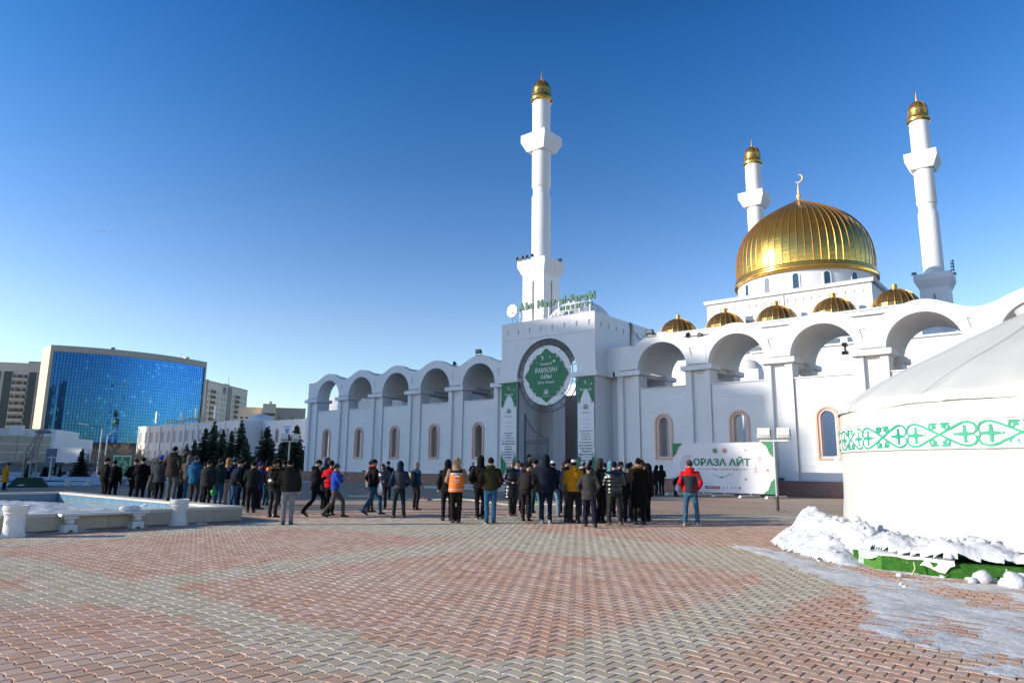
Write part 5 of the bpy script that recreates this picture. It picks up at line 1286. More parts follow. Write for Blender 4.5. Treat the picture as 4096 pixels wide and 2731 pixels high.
def seg_d(x, y, pts):
    best = 9
    for (ax, ay), (bx, by) in zip(pts[:-1], pts[1:]):
        dx, dy = bx-ax, by-ay; t = max(0, min(1, ((x-ax)*dx+(y-ay)*dy)/(dx*dx+dy*dy))); best = min(best, math.hypot(x-ax-t*dx, y-ay-t*dy))
    return best
hp = [(-4.55,15.2),(-4.1,14.35),(-3.3,13.35),(-2.55,12.75),(-1.7,12.45),(-1.0,12.55)]
def heap(x, y):
    d = seg_d(x, y, hp); k = max(0, 1-d/.80)
    g_ = max(0, min(1, (-2.85-x)/.7)); big = .34+.20*g_
    n1 = fnoise(x*1.7, y*1.7, 5)*.13; n2 = abs(fnoise(x*5.5, y*5.5, 9))*.09; n3 = fnoise(x*15, y*15, 2)*.02
    inside = in_poly(x, y, ppts)
    base = (k**.8)*big+(n1+n2+n3)*(k**.4)
    if inside:
        e = min(1, .35+pedge(x, y)/.14)
        return ZP-.015+max(0, base-.03)*(e if x > -3.0 else 1)
    if g_ <= 0: return -1
    if k <= 0: return -1
    o = base*g_-.02
    return o if o > -.03 or g_ > .3 else -1
def pedge(x, y): return seg_d(x, y, ppts+[ppts[0]])
def not_in_platform(x, y): return not in_poly(x, y, ppts)
snow_field('snow_heap', -5.9, .3, 11.6, 16.6, .045, heap, SNOW, 'heap of white snow and clods on the platform edge beside the yurt')
def thin(x, y):
    # trodden band of snow sweeping round in front of the platform and out to the right
    path = [(-5.3,13.7),(-4.4,12.9),(-3.3,11.7),(-2.6,10.9),(-2.0,10.0),(-1.45,9.0),(-.9,8.0),(-.3,7.3)]
    d = seg_d(x, y, path); wd = .55+max(0, (13-y))*.20
    side = in_poly(x, y, [(-3.4,12.6),(-2.6,11.2),(-1.6,9.3),(-.9,8.0),(.6,7.2),(.8,12.0)])
    near_edge = seg_d(x, y, [(-4.9,14.1),(-3.0,12.6),(-2.6,12.15),(-1.7,11.9),(-.8,12.05)])
    k = max(1-d/wd, (.55 if side else 0)-max(0, .5-near_edge)*.9, 1-near_edge/.16)
    if k <= 0: return -.05
    n_ = fnoise(x*1.3+y*.5, y*1.3-x*.5, 7)*.9+fnoise(x*3.5+y*2, y*7, 3)*.55+fnoise(x*14+8*y, y*16, 4)*.35
    return -.030+.040*min(1, k*1.4)+.022*n_
snow_field('trodden_snow', -5.9, .9, 6.6, 14.6, .042, thin, SNOWD, 'thin trodden snow on the paving in front of the yurt platform')
cl_ = MB(); cr_ = random.Random(9)
def clod(mb, x, y, z, s):
    sd = cr_.random()*50; mb.ball((x, y, z), s, s*cr_.uniform(.7,1.1), s*cr_.uniform(.6,.95), 9, 6, fn=lambda p: Vector((x,y,z))+(p-Vector((x,y,z)))*(1+.30*fnoise((p.x-x)/s*1.3+sd, (p.y-y)/s*1.3, (p.z-z)/s*1.3, 2)))
for k in range(120):
    t = cr_.random()*(len(hp)-1); i = int(t); f_ = t-i; bx = hp[i][0]*(1-f_)+hp[i+1][0]*f_; by = hp[i][1]*(1-f_)+hp[i+1][1]*f_
    x, y = bx+cr_.gauss(0,.33), by+cr_.gauss(0,.33); z = max(0, heap(x, y))
    clod(cl_, x, y, z+.01, cr_.uniform(.015,.05) if k > 14 else cr_.uniform(.06,.10))
for (px_, py_, s) in ((3922, 2275, .085), (3927, 2312, .12), (3890, 2322, .06), (3600, 2300, .05), (3770, 2305, .04), (3980, 2322, .05), (4060, 2325, .15), (4090, 2310, .14), (4020, 2330, .08), (3605, 2335, .03), (3620, 2345, .035), (3450, 2245, .06), (3335, 2205, .12), (3300, 2195, .16), (3250, 2180, .15), (3180, 2175, .13), (3150, 2170, .1)):
    g = at_z(px_, py_, s*.5); clod(cl_, g.x, g.y, s*.5, s)
cl_.build('snow_clods', SNOW, None, 70, kind='stuff'); bpy.data.objects['snow_clods']['label'] = 'loose lumps of snow lying about the platform edge'; bpy.data.objects['snow_clods']['category'] = 'snow'
# plastic sheet under the snow and blue tarp corner
fo = MB(); g0, g1 = at_z(3435, 2205, ZP+.02), at_z(3818, 2250, ZP+.02); v = []; f = []
for i in range(21):
    p = g0.lerp(g1, i/20); s_ = .05+.04*math.sin(i*.8)+(.07 if 12 < i < 19 else 0)*1; v += [(p.x, p.y+.3, p.z+.05), (p.x, p.y-.01, p.z+.02), (p.x+.01, p.y-.045, p.z-s_)]
for i in range(20): f += [(i*3, i*3+3, i*3+4, i*3+1), (i*3+1, i*3+4, i*3+5, i*3+2)]
sh = fo.add(v, f).build('plastic_sheet', mat('plastic_film', (.58,.62,.62), .25, (.5,.54,.55), 4, 4, bump=.3, bscale=8), None, 60); tag(sh, 'pale plastic sheet hanging over the green turf edge under the snow', 'sheet')
g = at_z(3350, 2100, .15); tp = MB().add([(0,0,.12),(-.35,.0,.05),(-.30,-.12,.0),(.05,-.15,.02),(-.1,.1,.16)], [(0,4,1,2,3)]); tp.xf(lambda p: p+Vector((g.x-.05,g.y,.2))); o = tp.build('tarp', plain((.03,.04,.22), .5), None); tag(o, 'dark blue tarp corner poking from the snow by the yurt door', 'tarp')

# ================================================================== BANNER BOARD AND FLOODLIGHT POST
bx0, bx1, bz0, bz1, by_ = -18.94, -13.03, .21, 2.98, 38.0
bw = bx1-bx0; bh = bz1-bz0; bc = (bx0+bx1)/2
bo = thing('banner_board', 'wide white banner reading ОРАЗА АЙТ on a low steel stand before the arcade', 'banner', (bc, by_, 0))
def BX(px_): return (at_y(2600+px_/3.136, 1800, by_).x-bc)
def BZ(px_, py_): return at_y(2600+px_/3.136, 1600+py_/3.136, by_).z
v = []; f = []; nx2, nz2 = 48, 20
for j in range(nz2+1):
    for i in range(nx2+1):
        u_, t_ = i/nx2, j/nz2; e = math.sin(PI*u_)**.3*math.sin(PI*t_)**.3
        v.append(((u_-.5)*bw, .02*fnoise(u_*7, t_*2.5, 1)*e+.012*math.sin(u_*25+t_*6)*e, bz0+t_*bh-.03*math.sin(PI*u_)*(1-t_)*-1*0))
for j in range(nz2):
    for i in range(nx2): f.append((j*(nx2+1)+i, j*(nx2+1)+i+1, (j+1)*(nx2+1)+i+1, (j+1)*(nx2+1)+i))
LILAC = mat('banner_vinyl', (.70, .70, .73), .5, (.66, .66, .70), .9, 5, bump=.3, bscale=2.0)
MB().add(v, f).build('cloth', LILAC, bo, 60, local=True)
yy = -.035
def corner(sx, sz):
    X, Z = sx*bw/2, (bz1 if sz > 0 else bz0)
    pts = [(X, Z), (X-sx*.62, Z), (X-sx*.52, Z-sz*.10), (X-sx*.36, Z-sz*.20), (X-sx*.28, Z-sz*.40), (X-sx*.20, Z-sz*.62), (X-sx*.02, Z-sz*.80), (X, Z-sz*.82)]
    edge_ = ribbon([p for p in pts[1:-1]], .02, yy-.006)
    return MB().add([(p[0], yy, p[1]) for p in pts], [list(range(8))]), edge_
gg, rr_ = MB(), MB()
for sx, sz in ((-1,1),(1,1),(1,-1),(-1,-1)):
    a, b = corner(sx, sz); gg = join(gg, a); rr_ = join(rr_, b)
gx = (BX(540)+BX(1250))/2
gg = join(gg, text_mb('ОРАЗА АЙТ', (BZ(880,705)-BZ(880,823))*1.0, BX(1250)-BX(540), xcenter=gx, zbase=BZ(900,822), y=yy, bold=.022))
sc_ = [(BX(765), BZ(765,960)), (BX(770), BZ(770,930)), (BX(795), BZ(795,928)), (BX(830), BZ(830,950)), (BX(870), BZ(870,968)), (BX(888), BZ(888,965)), (BX(910), BZ(910,965)), (BX(950), BZ(950,945)), (BX(985), BZ(985,928)), (BX(1010), BZ(1010,935)), (BX(1012), BZ(1012,958))]
gg = join(gg, ribbon(sc_, .018, yy), star(BX(888), BZ(888,965), .09, yy, 4, .4), ribbon([(BX(580),BZ(580,860)),(BX(625),BZ(625,860)),(BX(650),BZ(650,860))], [.01,.035,.01], yy), ribbon([(BX(1215),BZ(1215,865)),(BX(1170),BZ(1170,865)),(BX(1140),BZ(1140,865))], [.01,.035,.01], yy))
gg.build('green_print', PRG, bo, local=True)
rr_ = join(rr_, text_mb('ҚҰТТЫ  БОЛСЫН!', .115, BX(1135)-BX(662), xcenter=(BX(1135)+BX(662))/2, zbase=BZ(900,880), y=yy, bold=.0))
for px_, py_, r_ in ((464,595,.03),(650,652,.04),(1198,630,.065),(1462,876,.085),(1185,988,.075),(1373,1050,.04),(720,988,.025),(962,1034,.03)): rr_ = join(rr_, star(BX(px_), BZ(px_, py_), r_, yy))
ms = [(BX(505),BZ(505,692)),(BX(440),BZ(440,705)),(BX(400),BZ(400,750)),(BX(380),BZ(380,810)),(BX(385),BZ(385,860))]
rr_ = join(rr_, ribbon(ms, .016, yy), ribbon([(BX(505),BZ(505,692)),(BX(480),BZ(480,735)),(BX(440),BZ(440,775)),(BX(410),BZ(410,830)),(BX(385),BZ(385,860))], .016, yy))
for a_, b_ in (((470,700),(470,738)),((440,712),(455,760)),((415,745),(440,775)),((395,785),(425,800)),((620,902),(582,915)),((618,902),(600,945))): rr_ = join(rr_, ribbon([(BX(a_[0]),BZ(*a_)),(BX(b_[0]),BZ(*b_))], .012, yy))
for lx, lz, hh in ((1370,740,1),(1316,880,1),(628,990,1)):
    x, z = BX(lx), BZ(lx, lz); top_ = bz1-.02 if lx > 1000 else BZ(618,905)
    rr_ = join(rr_, ribbon([(x, z+.12), (x, top_)], .007, yy), ribbon([(x-.06,z-.10),(x+.06,z-.10),(x+.06,z+.10),(x-.06,z+.10)], .010, yy, True), ribbon([(x-.03,z-.08),(x-.03,z+.08)], .008, yy), ribbon([(x+.03,z-.08),(x+.03,z+.08)], .008, yy), ribbon([(x-.08,z+.10),(x,z+.15),(x+.08,z+.10)], .010, yy), ribbon([(x-.06,z-.10),(x,z-.16),(x+.06,z-.10)], .010, yy))
x0_, x1_ = BX(676), BX(860); z0_, z1_ = BZ(770,1108), BZ(770,1075); rr_.add([(x0_,yy,z0_),(x1_,yy,z0_),(x1_,yy,z1_),(x0_,yy,z1_)], [(0,1,2,3)])
for px_ in (904, 954, 1004, 1051):
    x, z = BX(px_), BZ(px_, 1098); w_ = .05
    if px_ == 904: rr_ = join(rr_, ribbon([(x-w_,z-w_),(x+w_,z-w_),(x+w_,z+w_),(x-w_,z+w_)], .012, yy, True), ribbon([(x+.025*math.cos(t),z+.025*math.sin(t)) for t in [2*PI*i/8 for i in range(8)]], .009, yy, True))
    elif px_ == 954: rr_ = join(rr_, text_mb('f', .11, xcenter=x, zbase=z-.055, y=yy, bold=.02))
    elif px_ == 1004: rr_ = join(rr_, MB().add([(x-w_,yy,z-.01),(x-.03,yy,z+.0),(x-.04,yy,z+.04),(x,yy,z+.01),(x+.02,yy,z+.04),(x+w_,yy,z+.03),(x+.03,yy,z-.02),(x-.01,yy,z-.045)], [list(range(8))]))
    else: rr_ = join(rr_, ribbon([(x+w_*math.cos(t),z+w_*math.sin(t)) for t in [2*PI*i/10 for i in range(10)]], .012, yy, True), ribbon([(x-.02,z+.02),(x,z-.01),(x+.025,z-.02)], .014, yy))
x, z = BX(1106), BZ(1106, 1100); rr_.add([(x-.07,yy,z-.045),(x+.07,yy,z-.045),(x+.07,yy,z+.045),(x-.07,yy,z+.045)], [(0,1,2,3)])
# round red portrait emblem kept as a plain ring of lettering with a neutral profile
ex, ez = BX(936), BZ(936, 634); er = .145
rr_ = join(rr_, ribbon([(ex+er*math.cos(2*PI*i/28), ez+er*math.sin(2*PI*i/28)) for i in range(28)], .012, yy, True))
for k in range(20):
    a = 2*PI*k/20; rr_ = join(rr_, ribbon([(ex+(er-.018)*math.cos(a), ez+(er-.018)*math.sin(a)), (ex+(er-.042)*math.cos(a+.06), ez+(er-.042)*math.sin(a+.06))], .014, yy))
prf = [(-.04,-.075),(-.045,-.02),(-.06,.02),(-.04,.07),(.01,.085),(.05,.06),(.06,.02),(.052,.0),(.068,-.02),(.05,-.03),(.05,-.055),(.02,-.06),(.03,-.085)]
rr_.add([(ex+p[0], yy, ez+p[1]) for p in prf], [list(range(len(prf)))])
rr_.build('red_print', PRR, bo, local=True)
wt = join(text_mb('UMMET.KZ', .065, (x1_-x0_)*.78, xcenter=(x0_+x1_)/2, zbase=(z0_+z1_)/2-.032, y=yy-.006, bold=.02), MB().add([(x-.02,yy-.006,z-.022),(x+.028,yy-.006,z),(x-.02,yy-.006,z+.022)], [(0,1,2)]))
wt.build('white_print', PRW, bo, local=True)
ex, ez = BX(815), BZ(815, 634)
gd_ = join(disc_mb(ex, ez, .145, yy)); gd_.build('emblem_ring', PRT, bo, local=True)
join(disc_mb(ex-.008, ez, .115, yy-.004)).build('emblem_field', PRG, bo, local=True)
join(ribbon([(ex-.06,ez+.03),(ex-.01,ez+.045)], .03, yy-.008), ribbon([(ex+.06,ez+.03),(ex+.01,ez+.045)], .03, yy-.008), ribbon([(ex-.06,ez-.03),(ex-.01,ez-.015)], .03, yy-.008), ribbon([(ex+.06,ez-.03),(ex+.01,ez-.015)], .03, yy-.008)).build('emblem_book', plain((.35,.55,.62)), bo, local=True)
FEET = [BX(640), BX(905), BX(1232), BX(1560)]
for x in FEET+[BX(330)]:
    MB().box(x-.04,.06,.10,x+.04,.12,bz1-.02).build('upright', PLASTW, bo, local=True)
    ft = MB().box(-.06,-1.0,.05,.06,.75,.13).box(-.09,-1.05,0,.09,-.92,.05).box(-.09,.62,0,.09,.75,.05); ft.xf(lambda p: Matrix.Rotation(-.25, 3, 'Z') @ p+Vector((x,.1,0))); ft.build('foot', PLASTW, bo, local=True)
    MB().obox((x,.1,.13),(x,.1,.34), .12, .05).build('bracket', PLASTW, bo, local=True)
for z in (bz0+.03, bz1-.03, 1.6): MB().box(-bw/2,.06,z-.02,bw/2,.10,z+.02).build('rail', PLASTW, bo, local=True)
def lamp_post(p, rz, h, s, label):
    t = thing('floodlight_post', label, 'lamp post', (p[0], p[1], 0), rz, group='twin floodlight posts on the plaza', scale=s)
    MB().tube([(0,0,0),(0,0,.55)], .062, 12).build('sleeve', DARKM, t, 60, local=True)
    MB().tube([(0,0,.55),(0,0,h)], .05, 12).build('pole', STEEL, t, 60, local=True)
    MB().box(-.52,-.05,h-.02,.52,.05,h+.04).build('crossbar', PLASTW, t, local=True)
    for sx in (-.34, .34):
        o = thing_part('lamp_head', t); o.location = (sx, 0, h+.08)
        hd = MB().prism([(-.16,.02),(.14,.0),(.17,.10),(.165,.34),(.10,.42),(-.14,.40)], -.22, .22, 'x'); hd.build('housing', PLASTW, o, 40, local=True)
        MB().box(-.18,-.172,.03,.18,-.155,.14).build('access_plate', plain((.55,.55,.50)), o, local=True)
        MB().box(-.19,.155,.06,.19,.175,.36).build('lens', LAMPG, o, local=True)
        MB().tube([(-.25,0,.20),(-.26,0,.0),(-.18,0,-.06),(.18,0,-.06),(.26,0,.0),(.25,0,.20)], .012, 5).build('bracket', STEEL, o, local=True)
        MB().box(.222,-.08,.10,.25,.10,.34).build('side_box', DARKM, o, local=True)
    return t
lp = at_z(2600+1605/3.136, 1600+1395/3.136)
lamp_post((lp.x, lp.y), math.radians(39.6-25), 2.56, 1.0, 'grey post with two square white floodlights in front of the banner board')
q = at_d(1150, 1900, 46.5); lamp_post((q.x, q.y), math.radians(39.6+17), 2.95, 1.0, 'post with two square floodlights beside the left corner of the arcade')
wr = thing('litter', 'small snow scraps and sand at the foot of the floodlight post', 'debris', (lp.x, lp.y, 0))
d_ = MB()
for k in range(26): a = cr_.random()*6.3; r = cr_.uniform(.05, .8); d_.ball((r*math.cos(a)*1.4, r*math.sin(a)*.6, .005), .04, .03, .012, 6, 4)
d_.build('sand', plain((.42,.33,.24)), wr, local=True)

# ================================================================== FOUNTAIN POOL, BENCHES, URNS
TRAV = mat('travertine', (.46, .40, .32), .6, (.38, .32, .25), 1.6, 8, bump=.12, bscale=18, rand=.08)
RIMM = mat('pool_rim_stone', (.56, .53, .47), .6, (.46, .43, .38), 1.8, 8, bump=.15, bscale=16, rand=.05)
TILE = mat('pool_blue_tile', (.07, .24, .44), .25, (.22, .27, .26), .8, 7, bump=.05, rand=.12, stretch=(.5,.5,3))
TILED = mat('pool_blue_tile_joint', (.03, .10, .19), .5)
pool = thing('fountain_pool', 'empty stone fountain pool lined with blue tiles and filled with snow', 'fountain', (-17.5, 10, 0))
X1, X0, Y1, Y0, ZR = -17.52, -30.3, 9.98, -4.0, .40
MB().box(X1-.40, Y0, -.02, X1-.05, Y1-.05, ZR-.06).build('core', TILED, pool); MB().box(X0, Y1-.40, -.02, X1-.05, Y1-.05, ZR-.061).build('core', TILED, pool)
MB().box(X0, Y0, -.02, X0+.35, Y1-.4, ZR-.062).build('core', TILED, pool)
n = 17; w = (Y1-Y0)/n
for i in range(n): MB().box(X1-.05, Y0+i*w+.004, .04, X1, Y0+(i+1)*w-.004, ZR-.07).build('facing_slab', TRAV, pool)
MB().box(X1-.3, Y0, -.01, X1-.02, Y1, .04).build('footing', plain((.16,.14,.12)), pool)
n2 = 15; w2 = (X1-X0)/n2
for i in range(n2): MB().box(X0+i*w2+.004, Y1-.05, .0, X0+(i+1)*w2-.004, Y1, ZR-.07).build('facing_slab', TRAV, pool)
n = 14; w = (Y1-Y0-.42)/n
for i in range(n): MB().box(X1-.42, Y0+i*w+.003, ZR-.07, X1+.03, Y0+(i+1)*w-.003, ZR).build('rim_slab', RIMM, pool)
for i in range(13): w3 = (X1-X0+.03)/13; MB().box(X0+i*w3+.003, Y1-.42, ZR-.07, X0+(i+1)*w3-.003, Y1+.03, ZR).build('rim_slab', RIMM, pool)
for i in range(12): w3 = (Y1-.42-Y0)/12; MB().box(X0-.03, Y0+i*w3+.003, ZR-.07, X0+.42, Y0+(i+1)*w3-.003, ZR-.001).build('rim_slab', RIMM, pool)
tm = MB().box(-.095,-.012,-.10,.095,.012,.10).mesh('tile')
kk = 0
for i in range(int((X1-.5-X0-.4)/.2)):
    for j in range(1):
        put('tile', tm, TILE, pool, (X0+.55+i*.2-pool.location.x, Y1-.412-pool.location.y, ZR-.18-j*.205)); kk += 1
MB().box(X0+.4, Y1-.415, -.02, X1-.4, Y1-.40, ZR-.285).build('tile_field', TILE, pool)
MB().box(X0+.36, Y0, -.02, X0+.37, Y1-.42, ZR-.075).build('tile_field', TILE, pool)
def psnow(x, y):
    e = min(1, (Y1-.4-y)/1.4); s = max(0, min(1, (-x-18.2)/1.5)); l = max(0, min(1, (x+29.9)/.4))
    k = max(0, min(1, (Y1-.45-y)/.4)); k2 = max(0, min(1, (Y1-.8-y)/3.2))
    return .02+k*.03+k2*(.20+.05*(x > -20))+k*(.075*fnoise(x*.8, y*.8, 3)+.05*abs(fnoise(x*2.2, y*2.2, 8))+.014*fnoise(x*8, y*8, 1))
snow_field('pool_snow', X0+.37, X1-.42, -3.9, Y1-.42, .11, psnow, SNOW, 'drifted snow filling the empty fountain pool')
CONC = mat('whitewashed_concrete', (.70, .70, .69), .85, (.55, .54, .52), 3.2, 9, bump=.5, bscale=24, lo=.45, hi=.8)
def urn(x, y, label, s=1.0):
    t = thing('stone_urn', label, 'urn', (x, y, 0), rng.uniform(0,1), group='whitewashed stone litter urns', scale=s)
    P = [(.215,0),(.225,.03),(.205,.07),(.188,.12),(.178,.30),(.185,.42),(.205,.46),(.215,.475),(.20,.49),(.205,.50),(.225,.53),(.232,.56),(.232,.625),(.205,.63),(.19,.60),(.18,.5)]
    mb = MB().lathe(P, seg=32); mb.xf(lambda p: Vector((p.x*(1+.012*fnoise(p.x*9,p.y*9,p.z*9)), p.y*(1+.012*fnoise(p.y*9,p.x*9,p.z*7)), p.z)))
    mb.build('body', CONC, t, 45, local=True)
    for k in range(6):
        a = 2*PI*k/6+.3; rl = MB()
        sp_ = [(.035*math.cos(q_)*(1-i*.03), .30+.055*math.sin(q_)) for i, q_ in enumerate([2.2*PI*i/14+1 for i in range(15)])]
        for j in range(14): rl.obox((sp_[j][0],0,sp_[j][1]), (sp_[j+1][0],0,sp_[j+1][1]), .016, .014, (0,1,0))
        rl.xf(lambda p: Vector(((.183-p.y)*math.cos(a+p.x/.185), (.183-p.y)*math.sin(a+p.x/.185), p.z))); rl.build('relief', CONC, t, local=True)
    MB().lathe([(.18,.52),(0,.5)], seg=20).build('liner', plain((.08,.08,.08)), t, local=True)
    return t
u1 = at_z(50, 2147); u2 = at_z(714, 2100)
urn(u1.x, u1.y, 'whitewashed stone urn at the left edge before the pool'); urn(u2.x-.05, u2.y, 'whitewashed stone urn before the pool near its corner')
def bench(x, y, rz, label, L=1.65, s=1.0):
    t = thing('stone_bench', label, 'bench', (x, y, 0), rz, group='whitewashed stone benches', scale=s)
    pr = [(-.20,.335),(.20,.335),(.235,.36),(.235,.385),(.21,.40),(-.21,.40),(-.235,.385),(-.235,.36)]
    MB().prism(pr, -L/2, L/2, 'x').build('seat', CONC, t, 40, local=True)
    for k in range(22):
        MB().box(-L/2+.05+k*L/22.6,-.243,.345,-L/2+.10+k*L/22.6,-.228,.385).build('edge_notch', CONC, t, local=True)
    for sx in (-1, 1):
        o = thing_part('leg', t); o.location = (sx*(L/2-.22), 0, 0)
        MB().prism([(-.13,0),(-.06,0),(-.045,.035),(0,.055),(.045,.035),(.06,0),(.13,0),(.125,.16),(-.125,.16)], -.19, .19).build('foot', CONC, o, local=True)
        MB().ball((0,-.13,.225), .075, .075, .068, 14, 10).ball((0,.13,.225), .075, .075, .068, 14, 10).build('ball', CONC, o, 60, local=True)
        MB().box(-.13,-.19,.285,.13,.19,.335).box(-.05,-.1,.16,.05,.1,.29).build('bracket', CONC, o, local=True)
    return t
bl, br = at_z(255, 2125), at_z(555, 2112)
bcx = (bl+br)/2; ban = math.atan2((br-bl).y, (br-bl).x)
bench(bcx.x-.02, bcx.y, PI/2, 'whitewashed stone bench with ball legs before the pool, bag on it', (br-bl).length+.35)
bag = thing('plastic_bag', 'crumpled white plastic bag with red print lying on the near stone bench', 'bag', (bcx.x-.02, bcx.y+.55, .40))
b_ = MB().ball((0,0,.06), .13, .24, .065, 18, 10, fn=lambda p: p+Vector((.02,.03,.02))*fnoise(p.x*12,p.y*9,p.z*14)); b_.build('bag', mat('thin_plastic', (.78,.78,.78), .35, (.68,.68,.70), 6, 5, bump=.5, bscale=25), bag, 60, local=True)
MB().add([(.05,.16,.07),(.12,.30,.13),(.02,.36,.16),(-.03,.2,.1),(.02,.38,.09)], [(0,1,2,3),(3,2,4)]).build('handle', bpy.data.materials['thin_plastic'], bag, local=True)
MB().add([(.115,.10,.05),(.10,.18,.05),(.095,.17,.10),(.11,.10,.10)], [(0,1,2,3)]).build('red_print', PRR, bag, local=True)
MB().add([(.128,-.05,.06),(.128,.03,.06),(.12,.03,.075),(.12,-.05,.075)], [(0,1,2,3)]).build('blue_print', plain((.05,.1,.5)), bag, local=True)
snow_field('pool_foot_snow', -17.6, -16.9, 3.8, 9.0, .035, lambda x, y: -.02+.05*max(0, 1-abs(x+17.42)/.16)*(.5+fnoise(x*2, y*1.6, 4)*1.6)+.01*fnoise(x*20, y*20, 2), SNOWD, 'patches of old snow along the foot of the pool wall')
fp = thing('lamp_mast', 'tall thin lamp mast outside the picture left of the pool', 'lamp post', (-26.3, -2.5, 0)); MB().tube([(0,0,0),(0,0,8.5)], [.09,.06], 10).build('pole', STEEL, fp, 60, local=True); MB().box(-.5,-.12,8.5,.5,.12,8.62).build('lamp_head', PLASTW, fp, local=True)
# rope lying across the plaza
rp_ = [at_z(*p) for p in ((1424,1988),(1470,1988),(1560,1993),(1700,2000),(1790,2004),(1900,2010),(2000,2017),(2100,2024),(2190,2027),(2330,2033),(2480,2038),(2560,2040))]
ro = thing('rope', 'thick white rope stretched across the plaza behind the crowd', 'rope', tuple(rp_[0]))
pts = []
for i in range(len(rp_)-1):
    for k in range(6): p = rp_[i].lerp(rp_[i+1], k/6); pts.append(Vector((p.x, p.y, .06+.05*math.sin(i*1.7+k*.3))))
MB().tube(pts, .035, 6).build('strand', mat('rope_fibre', (.55,.53,.48), .9, (.42,.40,.36), 30, 3, bump=.8, bscale=60), ro, 60)
p = at_z(1698, 2001); MB().ball((p.x,p.y,.10), .10, .10, .06, 8, 5).box(p.x-.14,p.y-.02,.06,p.x+.14,p.y+.02,.12).build('red_marker', PRR, ro)
p = rp_[0]; MB().obox((p.x-.3,p.y-.2,.05),(p.x+.9,p.y+.35,.06), .08, .05).build('end_bar', STEEL, ro)

# ================================================================== FAR EDGE OF THE PLAZA ON THE LEFT
urn(*at_z(465, 1940).xy, 'whitewashed stone urn far off by the snow, next to the far bench', 1.05)
f0, f1 = at_z(560, 1940), at_z(755, 1940); fc = (f0+f1)/2
# benches and urns seen far away, in front of the parked cars
def mark(px0, py0): return at_z(px0/2.138, 1750+py0/2.138)
a, b = mark(540, 412), mark(778, 412); c_ = (a+b)/2
bench(c_.x, c_.y, math.atan2((b-a).y, (b-a).x), 'whitewashed stone bench far off in front of the parked cars', (b-a).length*1.0, 1.0)
far_snow = lambda x, y: -.02+.22*max(0, 1-abs((x+56)+(y-14)*.0)/5.5)**.6*(.6+.7*fnoise(x*.35, y*.35, 2))+.05*fnoise(x*1.5, y*1.5, 3)
snow_field('far_snow_bank', -63, -50.8, -5, 37, .35, far_snow, SNOW, 'snow bank along the far edge of the plaza')
snow_field('lawn_snow', -150, -63, -10, 85, 2.2, lambda x, y: .06+.18*fnoise(x*.06, y*.06, 2)+.08*fnoise(x*.4, y*.4, 3), SNOW, 'snow-covered ground between the plaza and the far buildings')
# billboard
q = mark(1022, 402)
bbd = thing('advert_pillar', 'green poster with a white star in a pale steel frame behind the two men in black', 'billboard', (q.x, q.y, 0), math.radians(66), scale=.61)
MB().box(-.6,-.2,0,.6,.2,.62).build('base', plain((.20,.19,.19)), bbd, local=True); MB().box(-.35,-.12,.62,.35,.12,.75).build('neck', STEEL, bbd, local=True)
MB().box(-.90,-.14,.75,.90,.14,3.30).build('case', PLASTW, bbd, local=True)
MB().add([(-.79,-.16,.88),(.79,-.16,.88),(.79,-.16,3.15),(-.79,-.16,3.15)], [(0,1,2,3)]).build('poster', mat('poster_green', (.01,.22,.06), .35), bbd, local=True)
st8 = MB()
for r_, w_ in ((.62,.03),(.50,.02)):
    for rot in (0, PI/4): st8 = join(st8, ribbon([(r_*math.cos(rot+PI/2*i), 2.25+r_*math.sin(rot+PI/2*i)) for i in range(4)], w_, -.17, True))
st8 = join(st8, ribbon([(.30*math.cos(2*PI*i/24), 2.25+.30*math.sin(2*PI*i/24)) for i in range(24)], .03, -.17, True), text_mb('РАМАЗАН АЙЫ', .12, 1.0, zbase=1.42, y=-.17, bold=.02), text_mb('ҚАБЫЛ БОЛСЫН', .08, .9, zbase=1.25, y=-.17), star(0, 2.95, .10, -.17, 8, .7))
st8.build('print', PRW, bbd, local=True)
# wood frame sculpture with three bent legs over a green mound
q = mark(240, 420)
md = thing('green_mound', 'low dark green turf mound with sloping sides at the far edge', 'planter', (q.x, q.y, 0), math.radians(70))
MB().add([(-1.02,-.9,0),(1.02,-.9,0),(1.02,.9,0),(-1.02,.9,0),(-.62,-.5,.56),(.62,-.5,.56),(.62,.5,.56),(-.62,.5,.56)], [(0,1,5,4),(1,2,6,5),(2,3,7,6),(3,0,4,7),(4,5,6,7)]).build('turf', mat('dark_turf', (.01,.04,.02), .9, (.015,.055,.03), 6, 5, bump=.8, bscale=30), md, local=True)
MB().ball((-.3,-.8,.12), .22, .08, .04, 10, 6).build('snow_patch', SNOW, md, local=True)
def PQ(px_, py_, d_=55): p = at_d(px_, py_, d_); return Vector((p.x, p.y, p.z))
scu = thing('lamp_sculpture', 'tall street lamp sculpture on three bent steel legs with a flat ring top', 'sculpture', tuple(PQ(110, 1912)))
for a_, b_, c2_ in (((88,1912),(102,1805),(155,1728)), ((115,1912),(128,1803),(162,1730)), ((140,1912),(150,1800),(172,1730))):
    MB().tube([PQ(*a_), PQ(*b_), PQ(*c2_)], .055, 8).build('leg', plain((.25,.23,.23), .5), scu, 50)
MB().tube([PQ(141,1726), PQ(155,1720,54.5), PQ(178,1718,54.5), PQ(205,1727), PQ(204,1730,55.5), PQ(172,1731,55.8), PQ(142,1728)], .045, 6).build('ring', plain((.28,.22,.20), .5), scu)
MB().tube([PQ(150,1722), PQ(200,1728)], .035, 6).tube([PQ(160,1718), PQ(185,1731)], .035, 6).ball(PQ(166,1726), .22, .22, .08, 10, 6).build('lamp_drum', STEEL, scu)
